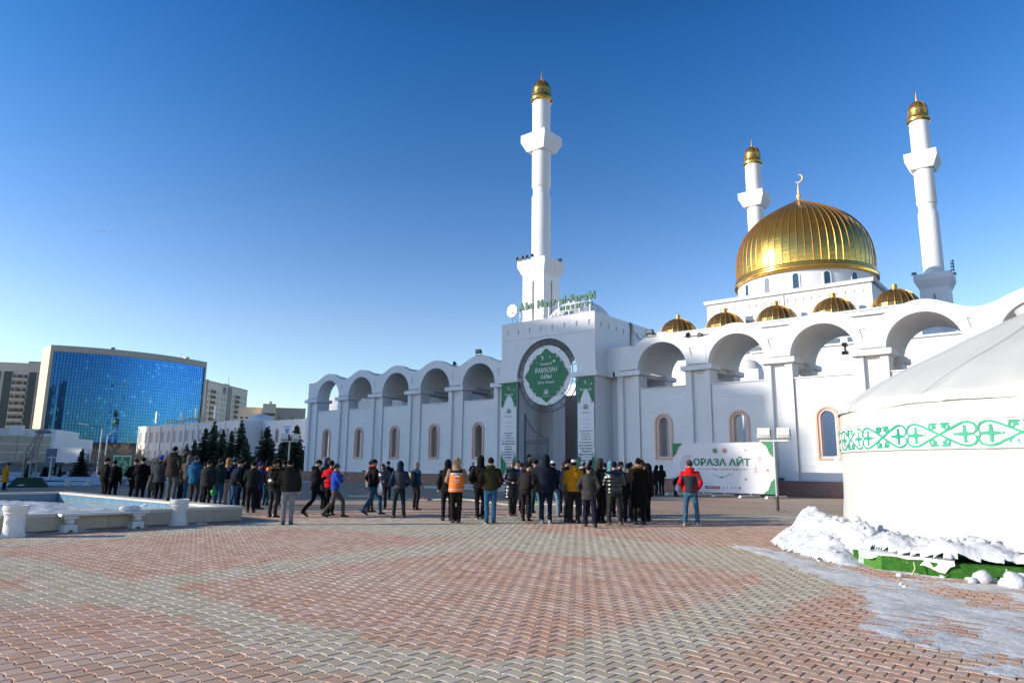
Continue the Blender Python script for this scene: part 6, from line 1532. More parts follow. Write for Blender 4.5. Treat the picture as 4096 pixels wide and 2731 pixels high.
# street lights
def street_light(px_, top, base, d_, arm, label, w=.09):
    b0 = at_d(px_, base, d_); b0.z = 0; hgt = at_d(px_, top, d_).z
    t = thing('street_light', label, 'street light', tuple(b0), group='street lights beyond the plaza')
    MB().tube([b0, Vector((b0.x,b0.y,hgt))], [w*1.5, w*.8], 8).build('pole', STEEL, t, 60)
    e = at_d(px_+arm, top-abs(arm)*.33, d_); MB().tube([Vector((b0.x,b0.y,hgt)), Vector((e.x, e.y, e.z))], w*.7, 6).build('arm', STEEL, t, 60)
    dd = (Vector((e.x,e.y,e.z))-Vector((b0.x,b0.y,hgt))).normalized(); MB().obox(e, e+dd*1.1, .34, .14).build('lamp_head', PLASTW, t)
street_light(388, 1711, 1900, 95, -34, 'tall street light in front of the glass block, the taller of two')
street_light(413, 1743, 1900, 110, 30, 'street light leaning right of the tallest one, arm pointing right')
street_light(262, 1762, 1900, 150, -8, 'small far street light at the foot of the glass block')
# grey backs of road signs
q = PQ(195, 1925, 75); sgn = thing('road_sign', 'grey backs of three stacked road sign panels on one post', 'sign', (q.x, q.y, 0))
MB().tube([(q.x,q.y,0),(q.x,q.y,at_d(198,1820,75).z)], .07, 6).build('post', STEEL, sgn)
GB_ = plain((.12,.15,.22), .6)
for (ax, ay, bx_, by2) in ((187,1792,226,1829),(183,1829,222,1851),(180,1850,218,1867)):
    A = at_d(ax, ay, 75); B = at_d(bx_, by2, 75); MB().obox(Vector((A.x,A.y,(A.z+B.z)/2)), Vector((B.x,B.y,(A.z+B.z)/2)), .06, abs(A.z-B.z)*.95).build('panel', GB_, sgn)
for k, (px_, py_, col_, lb) in enumerate(((271, 1858, (.5,.03,.04), 'small round red no entry sign far off by the snow'), (268, 1880, (.03,.10,.35), 'small blue parking sign far off by the snow'))):
    p = at_d(px_, py_, 105); t = thing('traffic_sign', lb, 'sign', (p.x, p.y, 0), math.radians(70)); dd = disc_mb(0, p.z, .22 if k == 0 else .2, -.05, 20 if k == 0 else 4); dd.build('plate', plain(col_), t, local=True)
    MB().box(-.14 if k == 0 else -.06, -.07, p.z-.04, .14 if k == 0 else .06, -.06, p.z+.06).build('bar', WINW, t, local=True); MB().tube([(0,0,0),(0,0,p.z)], .04, 5).build('post', STEEL, t, local=True)
# low wall and rails
hr = thing('handrail', 'grey steel stair handrails behind the men in black', 'railing', tuple(at_d(530, 1915, 60)))
for k in range(4):
    MB().tube([at_d(488, 1932-k*7, 58), at_d(590, 1898-k*7+3, 62)], .04, 5).build('rail', STEEL, hr)
for k in range(4): p = at_d(495+k*28, 1930-k*9, 59+k*.8); MB().tube([Vector((p.x,p.y,0)), p], .04, 5).build('post', STEEL, hr)
lw = thing('snowy_wall', 'low white wall behind the spruces at the far left', 'wall', tuple(at_d(250, 1880, 112)))
A, B = at_d(190, 1890, 112), at_d(330, 1890, 108); MB().obox(Vector((A.x,A.y,1.6)), Vector((B.x,B.y,1.6)), .4, 3.2).build('wall', WHITESH, lw); MB().obox(Vector((A.x,A.y,3.28)), Vector((B.x,B.y,3.28)), .6, .12).build('coping', SNOW, lw)

# ------------------------------------------------------------------ parked cars
def make_car(label, col, loc, rz):
    t = thing('parked_car', label, 'car', loc, rz, group='cars parked beyond the plaza')
    pm = mat('car_paint', col, .25, tuple(c*.8 for c in col), 2, 3, coat=.6)
    side = [(-2.2,.35),(-2.22,.62),(-2.1,.82),(-1.5,.92),(-.95,1.38),(-.3,1.47),(.55,1.42),(1.15,1.0),(1.95,.86),(2.2,.66),(2.22,.35)]
    v = []; f = []; n = len(side)
    for y, kx, kz in ((-.86,.97,.97),(-.80,1,1),(.80,1,1),(.86,.97,.97)):
        for x, z in side: v.append((x*kx, y*(1 if z < .9 else .84 if z > 1.2 else .95), z*kz))
    for j in range(3):
        for i in range(n): f.append((j*n+i, j*n+(i+1) % n, (j+1)*n+(i+1) % n, (j+1)*n+i))
    f += [list(range(n))[::-1], [3*n+i for i in range(n)]]
    MB().add(v, f).build('body', pm, t, 35, local=True)
    for s in (-1, 1):
        y = s*.845
        MB().prism([(-1.35,.95),(-.90,1.32),(-.10,1.38),(-.10,.95)], y-.02*s-.01, y-.02*s+.01).prism([(0,.95),(0,1.38),(.50,1.34),(.98,1.0),(.98,.95)], y-.02*s-.01, y-.02*s+.01).build('side_window', GLASSD, t, local=True)
        for x in (-1.35, 1.38):
            w_ = thing_part('wheel', t); w_.location = (x, s*.78, .32)
            MB().lathe([(.20,-.10),(.32,-.10),(.33,0),(.32,.10),(.20,.10)], seg=18).xf(lambda p: Vector((p.x, p.z, p.y))).build('tyre', DARKM, w_, 50, local=True)
            MB().lathe([(0,-.06),(.2,-.08),(.2,.08),(0,.06)], seg=12).xf(lambda p: Vector((p.x, p.z, p.y))).build('rim', STEEL, w_, 50, local=True)
        MB().box(2.10,s*.62-.16,.58,2.2,s*.62+.16,.72).build('headlight', LAMPG, t, local=True); MB().box(-2.2,s*.62-.16,.64,-2.12,s*.62+.16,.8).build('tail_light', PRR, t, local=True)
    MB().add([(.62,-.62,1.385),(1.14,-.70,1.03),(1.14,.70,1.03),(.62,.62,1.385)], [(0,1,2,3)]).build('windscreen', GLASSD, t, local=True)
    MB().box(-.9,-.6,1.44,.5,.6,1.50).build('roof_snow', SNOW, t, local=True)
    return t
for k, (px_, py_, col_, lb, rot) in enumerate(((50, 1925, (.02,.05,.10), 'dark blue car parked left of the green mound', 1.2), (155, 1925, (.03,.05,.08), 'dark car parked behind the lamp sculpture', 1.25), (228, 1925, (.03,.07,.10), 'dark teal car with snow on its roof behind the far urn', 1.25), (300, 1925, (.05,.02,.03), 'dark wine-red car parked behind the far bench', 1.2), (362, 1925, (.02,.03,.05), 'black car parked just left of the men in black', 1.25))):
    p = at_d(px_, py_, 98+1.5*k); make_car(lb, col_, (p.x, p.y, .02), rot+PI/2*0)
# ------------------------------------------------------------------ trees
NEED = mat('spruce_needles', (.016, .036, .026), .8, (.028, .055, .036), 2.0, 5); BARK = mat('bark', (.10, .075, .055), .9, (.06, .045, .035), 6, 6, bump=.5); TWIG = mat('bare_twigs', (.36, .26, .19), .9, (.24, .17, .12), .35, 4)
def spruce_meshes(seed, H=7.0, R=1.9, tiers=26):
    r_ = random.Random(seed); tr = MB().tube([(0,0,0),(0,0,H*.5),(0,0,H)], [.13,.08,.015], 7).mesh('trunk'); cr = MB()
    for k in range(tiers):
        z = .35+(H-.45)*(k/(tiers-1))**.9; rr = R*(1-(z/H))**.85*r_.uniform(.78,1.12)+.05
        nb = max(5, int(13*(1-z/H)+5)); off = r_.random()*6
        for b in range(nb):
            a = off+2*PI*b/nb+r_.uniform(-.2,.2); L_ = rr*r_.uniform(.62,1.15); dr = -.22-.25*r_.random(); zj = z+r_.uniform(-.16,.16)
            d = Vector((math.cos(a), math.sin(a), 0)); sd = Vector((-d.y, d.x, 0)); ns = max(3, int(L_/.16))
            for s in range(ns):
                u = (s+.6)/ns; p = Vector((0,0,zj))+d*(L_*u)+Vector((0,0,dr*L_*u+.18*L_*u*u))
                w_ = .30*(1-u*.55)*min(1, L_)
                for sg_ in (-1, 1):
                    q = p+sd*sg_*w_*r_.uniform(.7,1.2)+d*.12*r_.random()+Vector((0,0,r_.uniform(-.22,.02)))
                    m_ = (p+q)/2+Vector((0,0,r_.uniform(.0,.05))); t_ = d*.085+Vector((0,0,.05))
                    cr.add([p-t_, q-t_*.3, q+t_*.5+Vector((0,0,-.05)), p+t_+Vector((0,0,.02))], [(0,1,2,3)])
                if r_.random() < .95: cr.add([p, p+d*.15+Vector((0,0,.04)), p+d*.05+Vector((0,0,-.24)), p-d*.08+Vector((0,0,-.20))], [(0,1,2,3)])
    return tr, cr.mesh('crown')
SP = [spruce_meshes(s) for s in (1, 2, 3)]
def spruce(px_, top, base, d_, label, k=0, wide=1.0):
    b0 = at_d(px_, base, d_); h = at_d(px_, top, d_).z
    t = thing('spruce_tree', label, 'tree', (b0.x, b0.y, 0), rng.uniform(0, 6), group='dark spruces by the far white building'); s = h/7.0
    put('trunk', SP[k][0], BARK, t, scale=(s,s,s)); put('crown', SP[k][1], NEED, t, scale=(s*wide,s*wide,s))
C2 = lambda x, y: (500+x/2.613, 1350+y/2.613)
for i, (x, y, d_, w_) in enumerate(((620,1112,95,1.1),(700,1065,98,1.0),(803,945,100,.95),(893,880,102,.95),(990,960,98,.95),(1083,970,96,.9),(1180,865,100,.9),(1240,1055,92,1.2),(1455,930,96,1.25),(1640,1025,92,1.3),(1690,1010,96,.9),(1762,915,90,1.15))):
    px_, top_ = C2(x, y)
    spruce(px_, top_, 1900, d_, ['short spruce, leftmost of the row behind the crowd', 'second spruce of the row from its left end', 'slim spruce third in the row', 'tall spruce fourth in the row', 'spruce just right of the tallest left one', 'thin-topped spruce before the middle of the white wall', 'tallest spruce of the row with a pointed top', 'short bushy spruce right of the tallest', 'broad spruce standing alone before the orange windows', 'wide low spruce left of the arcade corner', 'thin spruce tip behind the wide low one', 'tall spruce nearest the arcade corner'][i], i % 3, w_*1.15)
spruce(318/1.0, 1793, 1900, 88, 'single broad dark spruce in front of the bare trees', 1, 1.25)
spruce(180, 1845, 1900, 84, 'small spruce by the grey road signs', 2, 1.3); spruce(238, 1855, 1900, 86, 'thin pale spruce on the snow left of the broad one', 0, .8); spruce(108, 1855, 1900, 70, 'small spruce seen between the sculpture legs', 1, 1.0)
def bare_meshes(seed, H=9.0, spread=.55, dens=7):
    r_ = random.Random(seed); tr = MB(); tw = MB()
    def grow(p, d, L_, r, lev):
        n_ = 3; pts = [p]; q = p
        for i in range(n_):
            d = (d+Vector((r_.gauss(0,.10), r_.gauss(0,.10), .05))).normalized(); q = q+d*(L_/n_); pts.append(q)
        rad = [r*(1-.45*i/n_) for i in range(n_+1)]
        (tr if lev < 2 else tw).tube(pts, rad, 5 if lev < 2 else 3, False)
        if lev >= 4: return
        k = (3, 4, 5, 4)[lev]
        for i in range(k):
            u = .35+.65*(i+1)/k; b = pts[min(int(u*n_), n_)]; a = r_.random()*6.3; sp_ = spread*(1+.2*lev)
            nd = (d+Vector((math.cos(a)*sp_, math.sin(a)*sp_, .12))).normalized(); grow(b, nd, L_*r_.uniform(.5,.68), r*.6, lev+1)
    grow(Vector((0,0,0)), Vector((0,0,1)), H*.36, .20, 0)
    return tr.mesh('trunk'), tw.mesh('crown')
BT = [bare_meshes(s, 9.0, .5+.1*(s % 2)) for s in (4, 5, 6)]
def bare(px_, top, d_, label, k, wide=1.0, grp='bare trees below the glass block', sc=None):
    b0 = at_d(px_, 1900, d_); h = at_d(px_, top, d_).z; s = h/8.3
    t = thing('bare_tree', label, 'tree', (b0.x, b0.y, 0), rng.uniform(0,6), group=grp); put('trunk', BT[k][0], BARK, t, scale=(s*wide,s*wide,s)); put('crown', BT[k][1], TWIG, t, scale=(s*wide,s*wide,s))
row = [(245,1785),(262,1760),(280,1775),(300,1755),(318,1762),(335,1772),(355,1780),(375,1768),(398,1778),(420,1770),(442,1748),(460,1765),(478,1742),(500,1755),(520,1760),(536,1752)]
for i, (x, y) in enumerate(row): bare(x, y, 150+13*(i % 3), 'leafless brown tree in the back row below the glass block, number %d from the left' % (i+1) if 0 else 'leafless brown tree of the taller back row below the glass block', i % 3, 1.35)
for i, (x, y) in enumerate(((252,1800),(290,1790),(330,1788),(365,1795),(405,1800),(435,1785),(470,1790),(510,1785),(545,1790))): bare(x, y, 128+6*(i % 2), 'leafless brown tree of the lower front row below the glass block', (i+1) % 3, 1.5)
for i, (x, y, lb) in enumerate(((480,1752,'bare dark tree against the corner of the far white building'), (548,1792,'small bare tree at the left end of the far white wall'), (575,1815,'small bare tree before the far white wall, second from its left end'), (610,1800,'bare tree behind the man in the blue hat'), (650,1790,'bare tree behind the tall man in brown'), (700,1755,'bare twiggy tree left of the spruce row'), (90,1765,'bare tree before the glazed hall'))): bare(x, y, 90, lb, i % 3, 1.3, 'bare trees before the far white building')
# bushes along the white wall
bs = MB(); r_ = random.Random(21)
for k in range(900):
    px_ = r_.uniform(400, 720); p = at_d(px_, 1900, r_.uniform(80, 92)); a = r_.random()*6.3; h = r_.uniform(.8, 2.2)*(1.3 if px_ < 540 else 1)
    e = Vector((p.x+math.cos(a)*h*.5, p.y+math.sin(a)*h*.5, h)); bs.tube([Vector((p.x,p.y,0)), (Vector((p.x,p.y,0))+e)/2+Vector((0,0,.2)), e], .018, 3, False)
o = bs.build('bare_shrubbery', TWIG, None); o['kind'] = 'stuff'; o['label'] = 'tangle of bare shrubs before the far white wall'; o['category'] = 'shrubs'
# contrail high in the sky
c0, c1 = at_d(380, 922, 9000), at_d(480, 936, 9000); ct = MB(); n = 12; v = []; f = []
ct.tube([c0.lerp(c1, i/n) for i in range(n+1)], [2+7*math.sin(PI*min(1, i/n*1.3))*(1-i/n*.6) for i in range(n+1)], 6); o = ct.build('contrail', mat('contrail_vapour', (.9,.9,.92), 1.0), None, 60); bpy.data.materials['contrail_vapour'].node_tree.nodes['Principled BSDF'].inputs['Alpha'].default_value = .3; tag(bpy.data.objects['contrail'], 'faint short white contrail in the blue sky at the left', 'contrail')
# shrub canopy under the left lamp: snow-capped dark hedge
q = at_d(1085, 1835, 85)
# ================================================================== PEOPLE
SK1 = mat('skin', (.42, .25, .17), .6, (.36, .20, .13), 6, 4); SKD = plain((.03,.02,.018), .6); LIP = plain((.30,.12,.10), .6)
Z3 = Vector((0,0,1))
def frame_of(d):
    s = d.cross(Vector((0,1,0)) if abs(d.z) > .6 else Z3)
    if s.length < .05: s = Vector((1,0,0))
    s.normalize(); return s, s.cross(d).normalized()
def loft(mb, rings, n=14, T=None):
    """rings: (centre, rx, ry[, U, V]); closed ends"""
    v = []
    for k, R_ in enumerate(rings):
        c = Vector(R_[0]); U_, V_ = (Vector((1,0,0)), Vector((0,1,0))) if len(R_) < 5 else (R_[3], R_[4])
        for i in range(n):
            a = 2*PI*i/n; p = c+U_*(R_[1]*math.cos(a))+V_*(R_[2]*math.sin(a)); v.append(T(p) if T else p)
    f = [(j*n+i, j*n+(i+1) % n, (j+1)*n+(i+1) % n, (j+1)*n+i) for j in range(len(rings)-1) for i in range(n)]
    f += [list(range(n))[::-1], [(len(rings)-1)*n+i for i in range(n)]]
    return mb.add(v, f)
_rm = []      # (object, voxel) waiting for the voxel pass
def remesh_obj(mb, voxel):
    me = mb.mesh('tmp'); o = bpy.data.objects.new('tmp', me); COL.objects.link(o)
    md = o.modifiers.new('r', 'REMESH'); md.mode = 'VOXEL'; md.voxel_size = voxel; md.use_smooth_shade = True
    sm = o.modifiers.new('s', 'SMOOTH'); sm.factor = .5; sm.iterations = 2
    return o
PEOPLE = []
def person(px_, yf, yh, face, label, coat=(.01,.01,.012), legs_c=(.012,.012,.015), shoe=(.01,.01,.01), sole=None, hat='beanie', hatc=(.01,.01,.012), arms=('down','down'), pose='stand', lean=0.0, head=(0,0), hem=.86, puffy=False, shiny=False, sleeve=None, hoodc=None, z0=0.0, bulk=1.0, hair=(.012,.01,.01), name='person', collar=None, baggy=1.0, extras=(), yoke=None, dist=None, skin=1.0):
    g = at_z(px_, yf, z0) if dist is None else at_d(px_, yf, dist); g.z = z0
    d = math.hypot(g.x, g.y); ztop = at_d(px_, yh, d).z
    H = min(2.02, max(1.45, ztop-z0)); u = Vector((g.x, g.y, 0)).normalized(); fa = -math.radians(face)
    fd = Matrix.Rotation(fa, 3, 'Z') @ u; rz = math.atan2(fd.y, fd.x)-PI/2
    PEOPLE.append(dict(loc=g, rz=rz, H=H, d=d, label=label, coat=coat, legs_c=legs_c, shoe=shoe, sole=sole, hat=hat, hatc=hatc, arms=arms, pose=pose, lean=math.radians(lean), head=head, hem=hem, puffy=puffy, shiny=shiny, sleeve=sleeve, hoodc=hoodc, bulk=bulk, hair=hair, collar=collar, baggy=baggy, extras=extras, yoke=yoke, seed=len(PEOPLE)))
ARM = dict(down=((.255,-.03,1.13),(.265,.03,.90)), pocket=((.30,-.10,1.16),(.215,.06,1.0)), front=((.27,.0,1.14),(.09,.22,1.07)), phone=((.25,.05,1.12),(.12,.30,1.22)), face=((.24,.10,1.16),(.10,.20,1.42)), back=((.27,-.10,1.13),(.08,-.20,.98)), fold=((.27,.06,1.14),(-.02,.20,1.16)), up=((.30,.15,1.30),(.16,.36,1.44)), bag=((.25,-.02,1.12),(.26,.02,.87)), walk=((.24,-.16,1.15),(.24,-.08,.92)))
POSE = dict(stand=((.10,0,.0),(.10,0,.0)), wide=((.17,0,0),(.17,.0,0)), narrow=((.075,0,0),(.075,.03,0)), walk=((.09,.34,.0),(.09,-.36,.09)), step=((.10,.16,0),(.10,-.14,.02)), lunge=((.12,.05,0),(.20,-.42,.02)))
def build_person(P):
    r_ = random.Random(P['seed']*7+1); k = P['H']/1.80; B = P['bulk']; le = P['lean']; cl_, sl_ = math.cos(le), math.sin(le)
    def T(p):       # lean the upper body about the hips
        p = Vector(p)
        if p.z > .92: y, z = p.y, p.z-.92; w = min(1, z/.12); c_, s_ = math.cos(le*w), math.sin(le*w); p = Vector((p.x, y*c_+z*s_, .92+z*c_-y*s_))
        return p*k
    # joints
    fl, fr = POSE[P['pose']]; feet = []
    for s, (fx, fy, fz) in ((-1, fl), (1, fr)):
        fx = fx+r_.uniform(-.012,.012); an = Vector((s*fx, fy, .085+fz)); kn = Vector((s*(.09+.5*(fx-.09)+.01), fy*.5+.055+(.10 if fy > .2 else 0)+(.05 if fy < -.2 else 0), .50+(.0 if fz < .05 else .0))); hp_ = Vector((s*.088, 0, .93)); feet.append((hp_, kn, an, s))
    arms = []
    for s, nm in ((-1, P['arms'][0]), (1, P['arms'][1])):
        e, w = ARM[nm]; e = Vector(e); w = Vector(w); e += Vector((r_.uniform(-.015,.015), r_.uniform(-.02,.02), 0)); arms.append((Vector((s*.175, 0, 1.435)), Vector((s*e.x, e.y, e.z)), Vector((s*w.x, w.y, w.z)), s, nm))
    hy, hp2 = math.radians(P['head'][0]), math.radians(P['head'][1])
    HC = Vector((0, .015, 1.655)); NK = Vector((0, -.005, 1.52))
    RH = Matrix.Rotation(-hy, 3, 'Z') @ Matrix.Rotation(-hp2, 3, 'X')
    def TH(p): return T(NK+RH @ (Vector(p)-NK))
    # ---- body: one surface, head, neck, hands and the core inside the clothes
    b = MB()
    def headfn(p):
        q = p-HC; x, y, z = q
        if z < -.02: f_ = 1-.30*min(1, (-z-.02)/.09); x *= f_
        if y > 0:
            y += .006*math.exp(-((z+.095)/.02)**2)*math.exp(-(x/.03)**2)*1.5
            y += .022*math.exp(-((z+.018)/.026)**2)*math.exp(-(x/.014)**2)+.004*math.exp(-((z-.035)/.012)**2)
            y -= .008*math.exp(-((z-.012)/.012)**2)*(math.exp(-((x-.032)/.016)**2)+math.exp(-((x+.032)/.016)**2))
            y += .005*math.exp(-((z+.058)/.010)**2)*math.exp(-(x/.024)**2)
        return HC+Vector((x, y, z))
    b.ball(HC, .074, .094, .118, 22, 18, fn=lambda p: TH(headfn(p)))
    for s in (-1, 1): b.ball((HC+Vector((s*.076,-.005,-.005))), .012, .022, .033, 8, 6, fn=TH)
    loft(b, [((0,-.01,1.43),.075,.075), ((0,-.008,1.50),.058,.06), ((0,.0,1.58),.055,.06)], 12, TH if 0 else T)
    loft(b, [((0,0,.90),.13,.10), ((0,0,1.05),.13,.095), ((0,0,1.25),.15,.10), ((0,0,1.40),.17,.09), ((0,0,1.46),.09,.07)], 14, T)
    for sh, el, wr, s, nm in arms:
        pts = [T(sh), T(el), T(wr)]; b.tube(pts, [.048*k, .040*k, .028*k], 10)
        d = (T(wr)-T(el)).normalized(); sd, up_ = frame_of(d)
        palm = T(wr)+d*.045*k
        b.tube([T(wr)-d*.01, palm-d*.01*k, palm+d*.035*k], [.026*k, .036*k, .030*k], 10)
        if nm != 'pocket':
            hand_in = Vector((-s, 0, 0)); cv = (up_ if nm in ('phone','front','face','up') else hand_in)
            cv = (cv-d*cv.dot(d)).normalized(); lat = d.cross(cv).normalized()
            for i, (o_, L_) in enumerate(((-.027,.058),(-.009,.070),(.009,.066),(.026,.050))):
                a0 = palm+d*.03*k+lat*o_*k; a1 = a0+(d*.9+cv*.35)*L_*.55*k; a2 = a1+(d*.5+cv*.85)*L_*.55*k
                b.tube([a0, a1, a2], [.0105*k, .0095*k, .008*k], 7)
            t0 = palm-d*.01*k+lat*-.03*k; t1 = t0+(-lat*.55+d*.6+cv*.4)*.035*k; b.tube([t0, t1, t1+(d*.8+cv*.5)*.028*k], [.013*k,.011*k,.009*k], 7)
    for hp_, kn, an, s in feet:
        b.tube([hp_*k, kn*k, an*k], [.075*k, .05*k, .035*k], 10); f0 = an*k+Vector((0,0,-.035*k)); b.tube([f0+Vector((0,-.03,0))*k, f0+Vector((s*.02,.15,-.01))*k], [.032*k,.026*k], 8)
    near_ = P['d'] < 24
    ob = remesh_obj(b, .0115 if near_ else .0135)
    # ---- jacket or coat
    hem = P['hem']; j = MB(); q = .03 if P['puffy'] else .012
    rg = [((0,-.01,hem),.19*B+q*.6,.135*B+q)]
    if hem < .7: rg = [((0,-.01,hem),.225*B+q*.5,.17*B+q), ((0,-.01,(hem+.85)/2),.215*B+q,.16*B+q), ((0,-.005,.88),.20*B+q,.15*B+q)]
    elif hem < .84: rg.append(((0,-.01,.87),.19*B+q,.14*B+q))
    rg += [((0,0,1.0),.178*B+q,.130*B+q), ((0,0,1.14),.176*B+q,.130*B+q), ((0,-.005,1.28),.192*B+q,.140*B+q), ((0,-.01,1.38),.200*B+q*.8,.132*B+q), ((0,-.012,1.45),.165*B+q*.5,.108+q*.6), ((0,-.012,1.505),.098+q*.4,.088), ((0,-.012,1.545),.074,.078)]
    loft(j, rg, 26, T)
    for sh, el, wr, s, nm in arms:
        d2 = (wr-el).normalized(); r0 = .070+q*.7
        pts = [T(sh+Vector((-s*.06,0,-.03))), T(sh+Vector((s*.008,0,-.015))), T(sh.lerp(el,.5)), T(el), T(el.lerp(wr,.5)), T(wr)]
        j.tube(pts, [x*k for x in (.075+q*.5, r0+.008, r0-.006, .060+q*.7, .053+q*.6, .042+q*.3)], 14)
    if P['hat'] != 'hood' and P['hoodc'] is not None or P['collar'] == 'hood':
        j.ball((0,0,0), .115, .065, .085, 16, 10, fn=lambda p: T(p+Vector((0,-.105,1.50))))
    oj = remesh_obj(j, .019 if near_ else .024)
    # ---- trousers
    t = MB(); bg_ = P['baggy']
    loft(t, [((0,0,.80),.145,.115), ((0,0,.90),.165*B,.125*B), ((0,0,1.0),.158*B,.118*B)], 20, lambda p: p*k)
    for hp_, kn, an, s in feet:
        c0 = hp_+Vector((s*.0,0,-.06)); hem_ = an+Vector((0,-.005,-.035))
        pts = [hp_+Vector((0,0,.0)), c0, hp_.lerp(kn,.5)+Vector((0,.005,0)), kn, kn.lerp(an,.35)+Vector((0,-.018,0)), kn.lerp(an,.75)+Vector((0,-.008,0)), hem_]
        t.tube([p*k for p in pts], [x*k for x in (.095*B, .096*B, .084*B*bg_**.5, .066*bg_, .066*bg_, .060*bg_, .063*bg_)], 16)
    ot = remesh_obj(t, .018 if near_ else .023)
    return dict(P=P, k=k, T=T, TH=TH, HC=HC, arms=arms, feet=feet, ob=ob, oj=oj, ot=ot, RH=RH)
def finish_person(D_):
    P, k, T, TH, HC = D_['P'], D_['k'], D_['T'], D_['TH'], D_['HC']; rr = random.Random(P['seed'])
    root = thing('person', P['label'], 'person', tuple(P['loc']), P['rz'], group='people gathered on the plaza')
    root['_k'] = k
    Ti = lambda p: p
    # body
    me = D_['mb']; me.name = 'body'
    for m_ in (SK1, SKD, LIP): me.materials.append(m_)
    eyes = [TH(HC+Vector((s*.031,.088,.012))) for s in (-1, 1)]; brows = [TH(HC+Vector((s*.033,.092,.034))) for s in (-1, 1)]; lip = TH(HC+Vector((0,.095,-.058)))
    for p in me.polygons:
        c = p.center
        if min((c-e).length for e in eyes) < .0115*k: p.material_index = 1
        elif min((Vector((c.x-e.x, c.y-e.y, (c.z-e.z)*2.2))).length for e in brows) < .020*k: p.material_index = 1
        elif Vector((c.x-lip.x, c.y-lip.y, (c.z-lip.z)*2.4)).length < .022*k: p.material_index = 2
    put('body', me, None, root)
    # jacket with folds
    mj = D_['mj']; mj.name = 'jacket'; n = len(mj.vertices); co = np.empty(n*3); mj.vertices.foreach_get('co', co); co = co.reshape(-1, 3); no = np.empty(n*3); mj.vertices.foreach_get('normal', no); no = no.reshape(-1, 3)
    sd = rr.uniform(0, 60)
    def arm_d(c):
        best = 9; 
        for sh, el, wr, s, nm in D_['arms']:
            for a, b in ((T(sh+Vector((s*.03,0,-.02))), T(el)), (T(el), T(wr))):
                ab = b-a; t_ = max(0, min(1, (c-a).dot(ab)/ab.length_squared)); best = min(best, (c-a-ab*t_).length)
        return best
    is_arm = None
    if P['sleeve'] is not None or P['puffy'] or P['yoke']:
        is_arm = np.array([arm_d(Vector(c)) < .092*k and abs(c[0]) > .165*k*P['bulk']*.92 for c in co])
    z = co[:, 2]/k
    if P['puffy']:
        w = np.abs(np.sin(PI*(z+.01*np.sin(co[:,0]*9+sd))/.105))**.5
        amp = np.where(is_arm, .010, .019); co += no*((w-.7)*amp)[:, None]
    f1 = np.array([noise.noise(Vector((c[0]*6+sd, c[1]*6, c[2]*9)))*.011+noise.noise(Vector((c[0]*14, c[1]*14+sd, c[2]*24)))*.006 for c in co])
    co += no*f1[:, None]
    mj.vertices.foreach_set('co', co.ravel()); mj.update()
    cm = cloth(P['coat'], .28 if P['shiny'] else .88, P['puffy']); mj.materials.append(cm)
    sc = P['sleeve']
    if sc is not None or P['yoke']:
        mj.materials.append(cloth(sc if sc is not None else P['yoke'], .85))
        for p in mj.polygons:
            vi = p.vertices[0]; c = p.center
            if sc is not None and is_arm[vi]: p.material_index = 1
            if P['yoke'] and (c.z/k > 1.36+.0*abs(c.x) or (is_arm[vi] and (abs(c.x)/k > .235)) or (abs(abs(c.x)/k-.165) < .02 and c.y < 0 and c.z/k < 1.2)): p.material_index = 1
    put('jacket', mj, None, root)
    mt_ = D_['mt']; mt_.name = 'trousers'; n = len(mt_.vertices); co = np.empty(n*3); mt_.vertices.foreach_get('co', co); co = co.reshape(-1, 3); mt_.vertices.foreach_get('normal', no2 := np.empty(n*3)); no2 = no2.reshape(-1, 3)
    f1 = np.array([noise.noise(Vector((c[0]*9+sd, c[1]*9, c[2]*12)))*.010*(1.4 if c[2] < .6 else .8) for c in co]); co += no2*f1[:, None]; mt_.vertices.foreach_set('co', co.ravel()); mt_.update()
    mt_.materials.append(cloth(P['legs_c'], .88)); put('trousers', mt_, None, root)
    # shoes
    for hp_, kn, an, s in D_['feet']:
        sh = MB(); tilt = 0.0 if an.z < .13 else -.55
        rings = [(-.085,.030,.052,.0),(-.07,.038,.10,.0),(-.02,.040,.105,0),(.03,.040,.085,0),(.09,.046,.062,0),(.15,.047,.050,0),(.185,.036,.040,0),(.20,.015,.028,0)]
        v = []; nn = 12
        for y, hw, hh, _ in rings:
            for i in range(nn):
                a = 2*PI*i/nn; x = hw*math.copysign(abs(math.cos(a))**.7, math.cos(a)); z_ = hh/2+hh/2*math.copysign(abs(math.sin(a))**.7, math.sin(a)); v.append(Vector((x, y, z_+.004)))
        f = [(j*nn+i, j*nn+(i+1) % nn, (j+1)*nn+(i+1) % nn, (j+1)*nn+i) for j in range(len(rings)-1) for i in range(nn)]+[list(range(nn))[::-1], [(len(rings)-1)*nn+i for i in range(nn)]]
        R_ = Matrix.Rotation(-s*.16, 3, 'Z') @ Matrix.Rotation(tilt, 3, 'X'); off = Vector((an.x, an.y, an.z-.085))
        v = [(R_ @ q+off)*k for q in v]
        sh.add(v, f); me = sh.mesh('shoe', 50); o = put('shoe', me, cloth(P['shoe'], .5), root)
        so = [Vector((hw*1.06*math.cos(t_)*1.0, y, z_)) for y, hw, hh, _ in rings[:0] for t_ in ()]
        sb = MB(); loft(sb, [((0,.055,.0),.049,.142), ((0,.055,.024),.047,.142)], 16); sb.xf(lambda q: (R_ @ Vector((q.x*(1-.25*max(0, -q.y+.0)/.09*.6), q.y, q.z))+off)*k); sb.build('sole', cloth(P['sole'] or (.015,.015,.015), .6), o, local=True)
    # headwear and hair
    h = P['hat']; hcol = P['hatc']
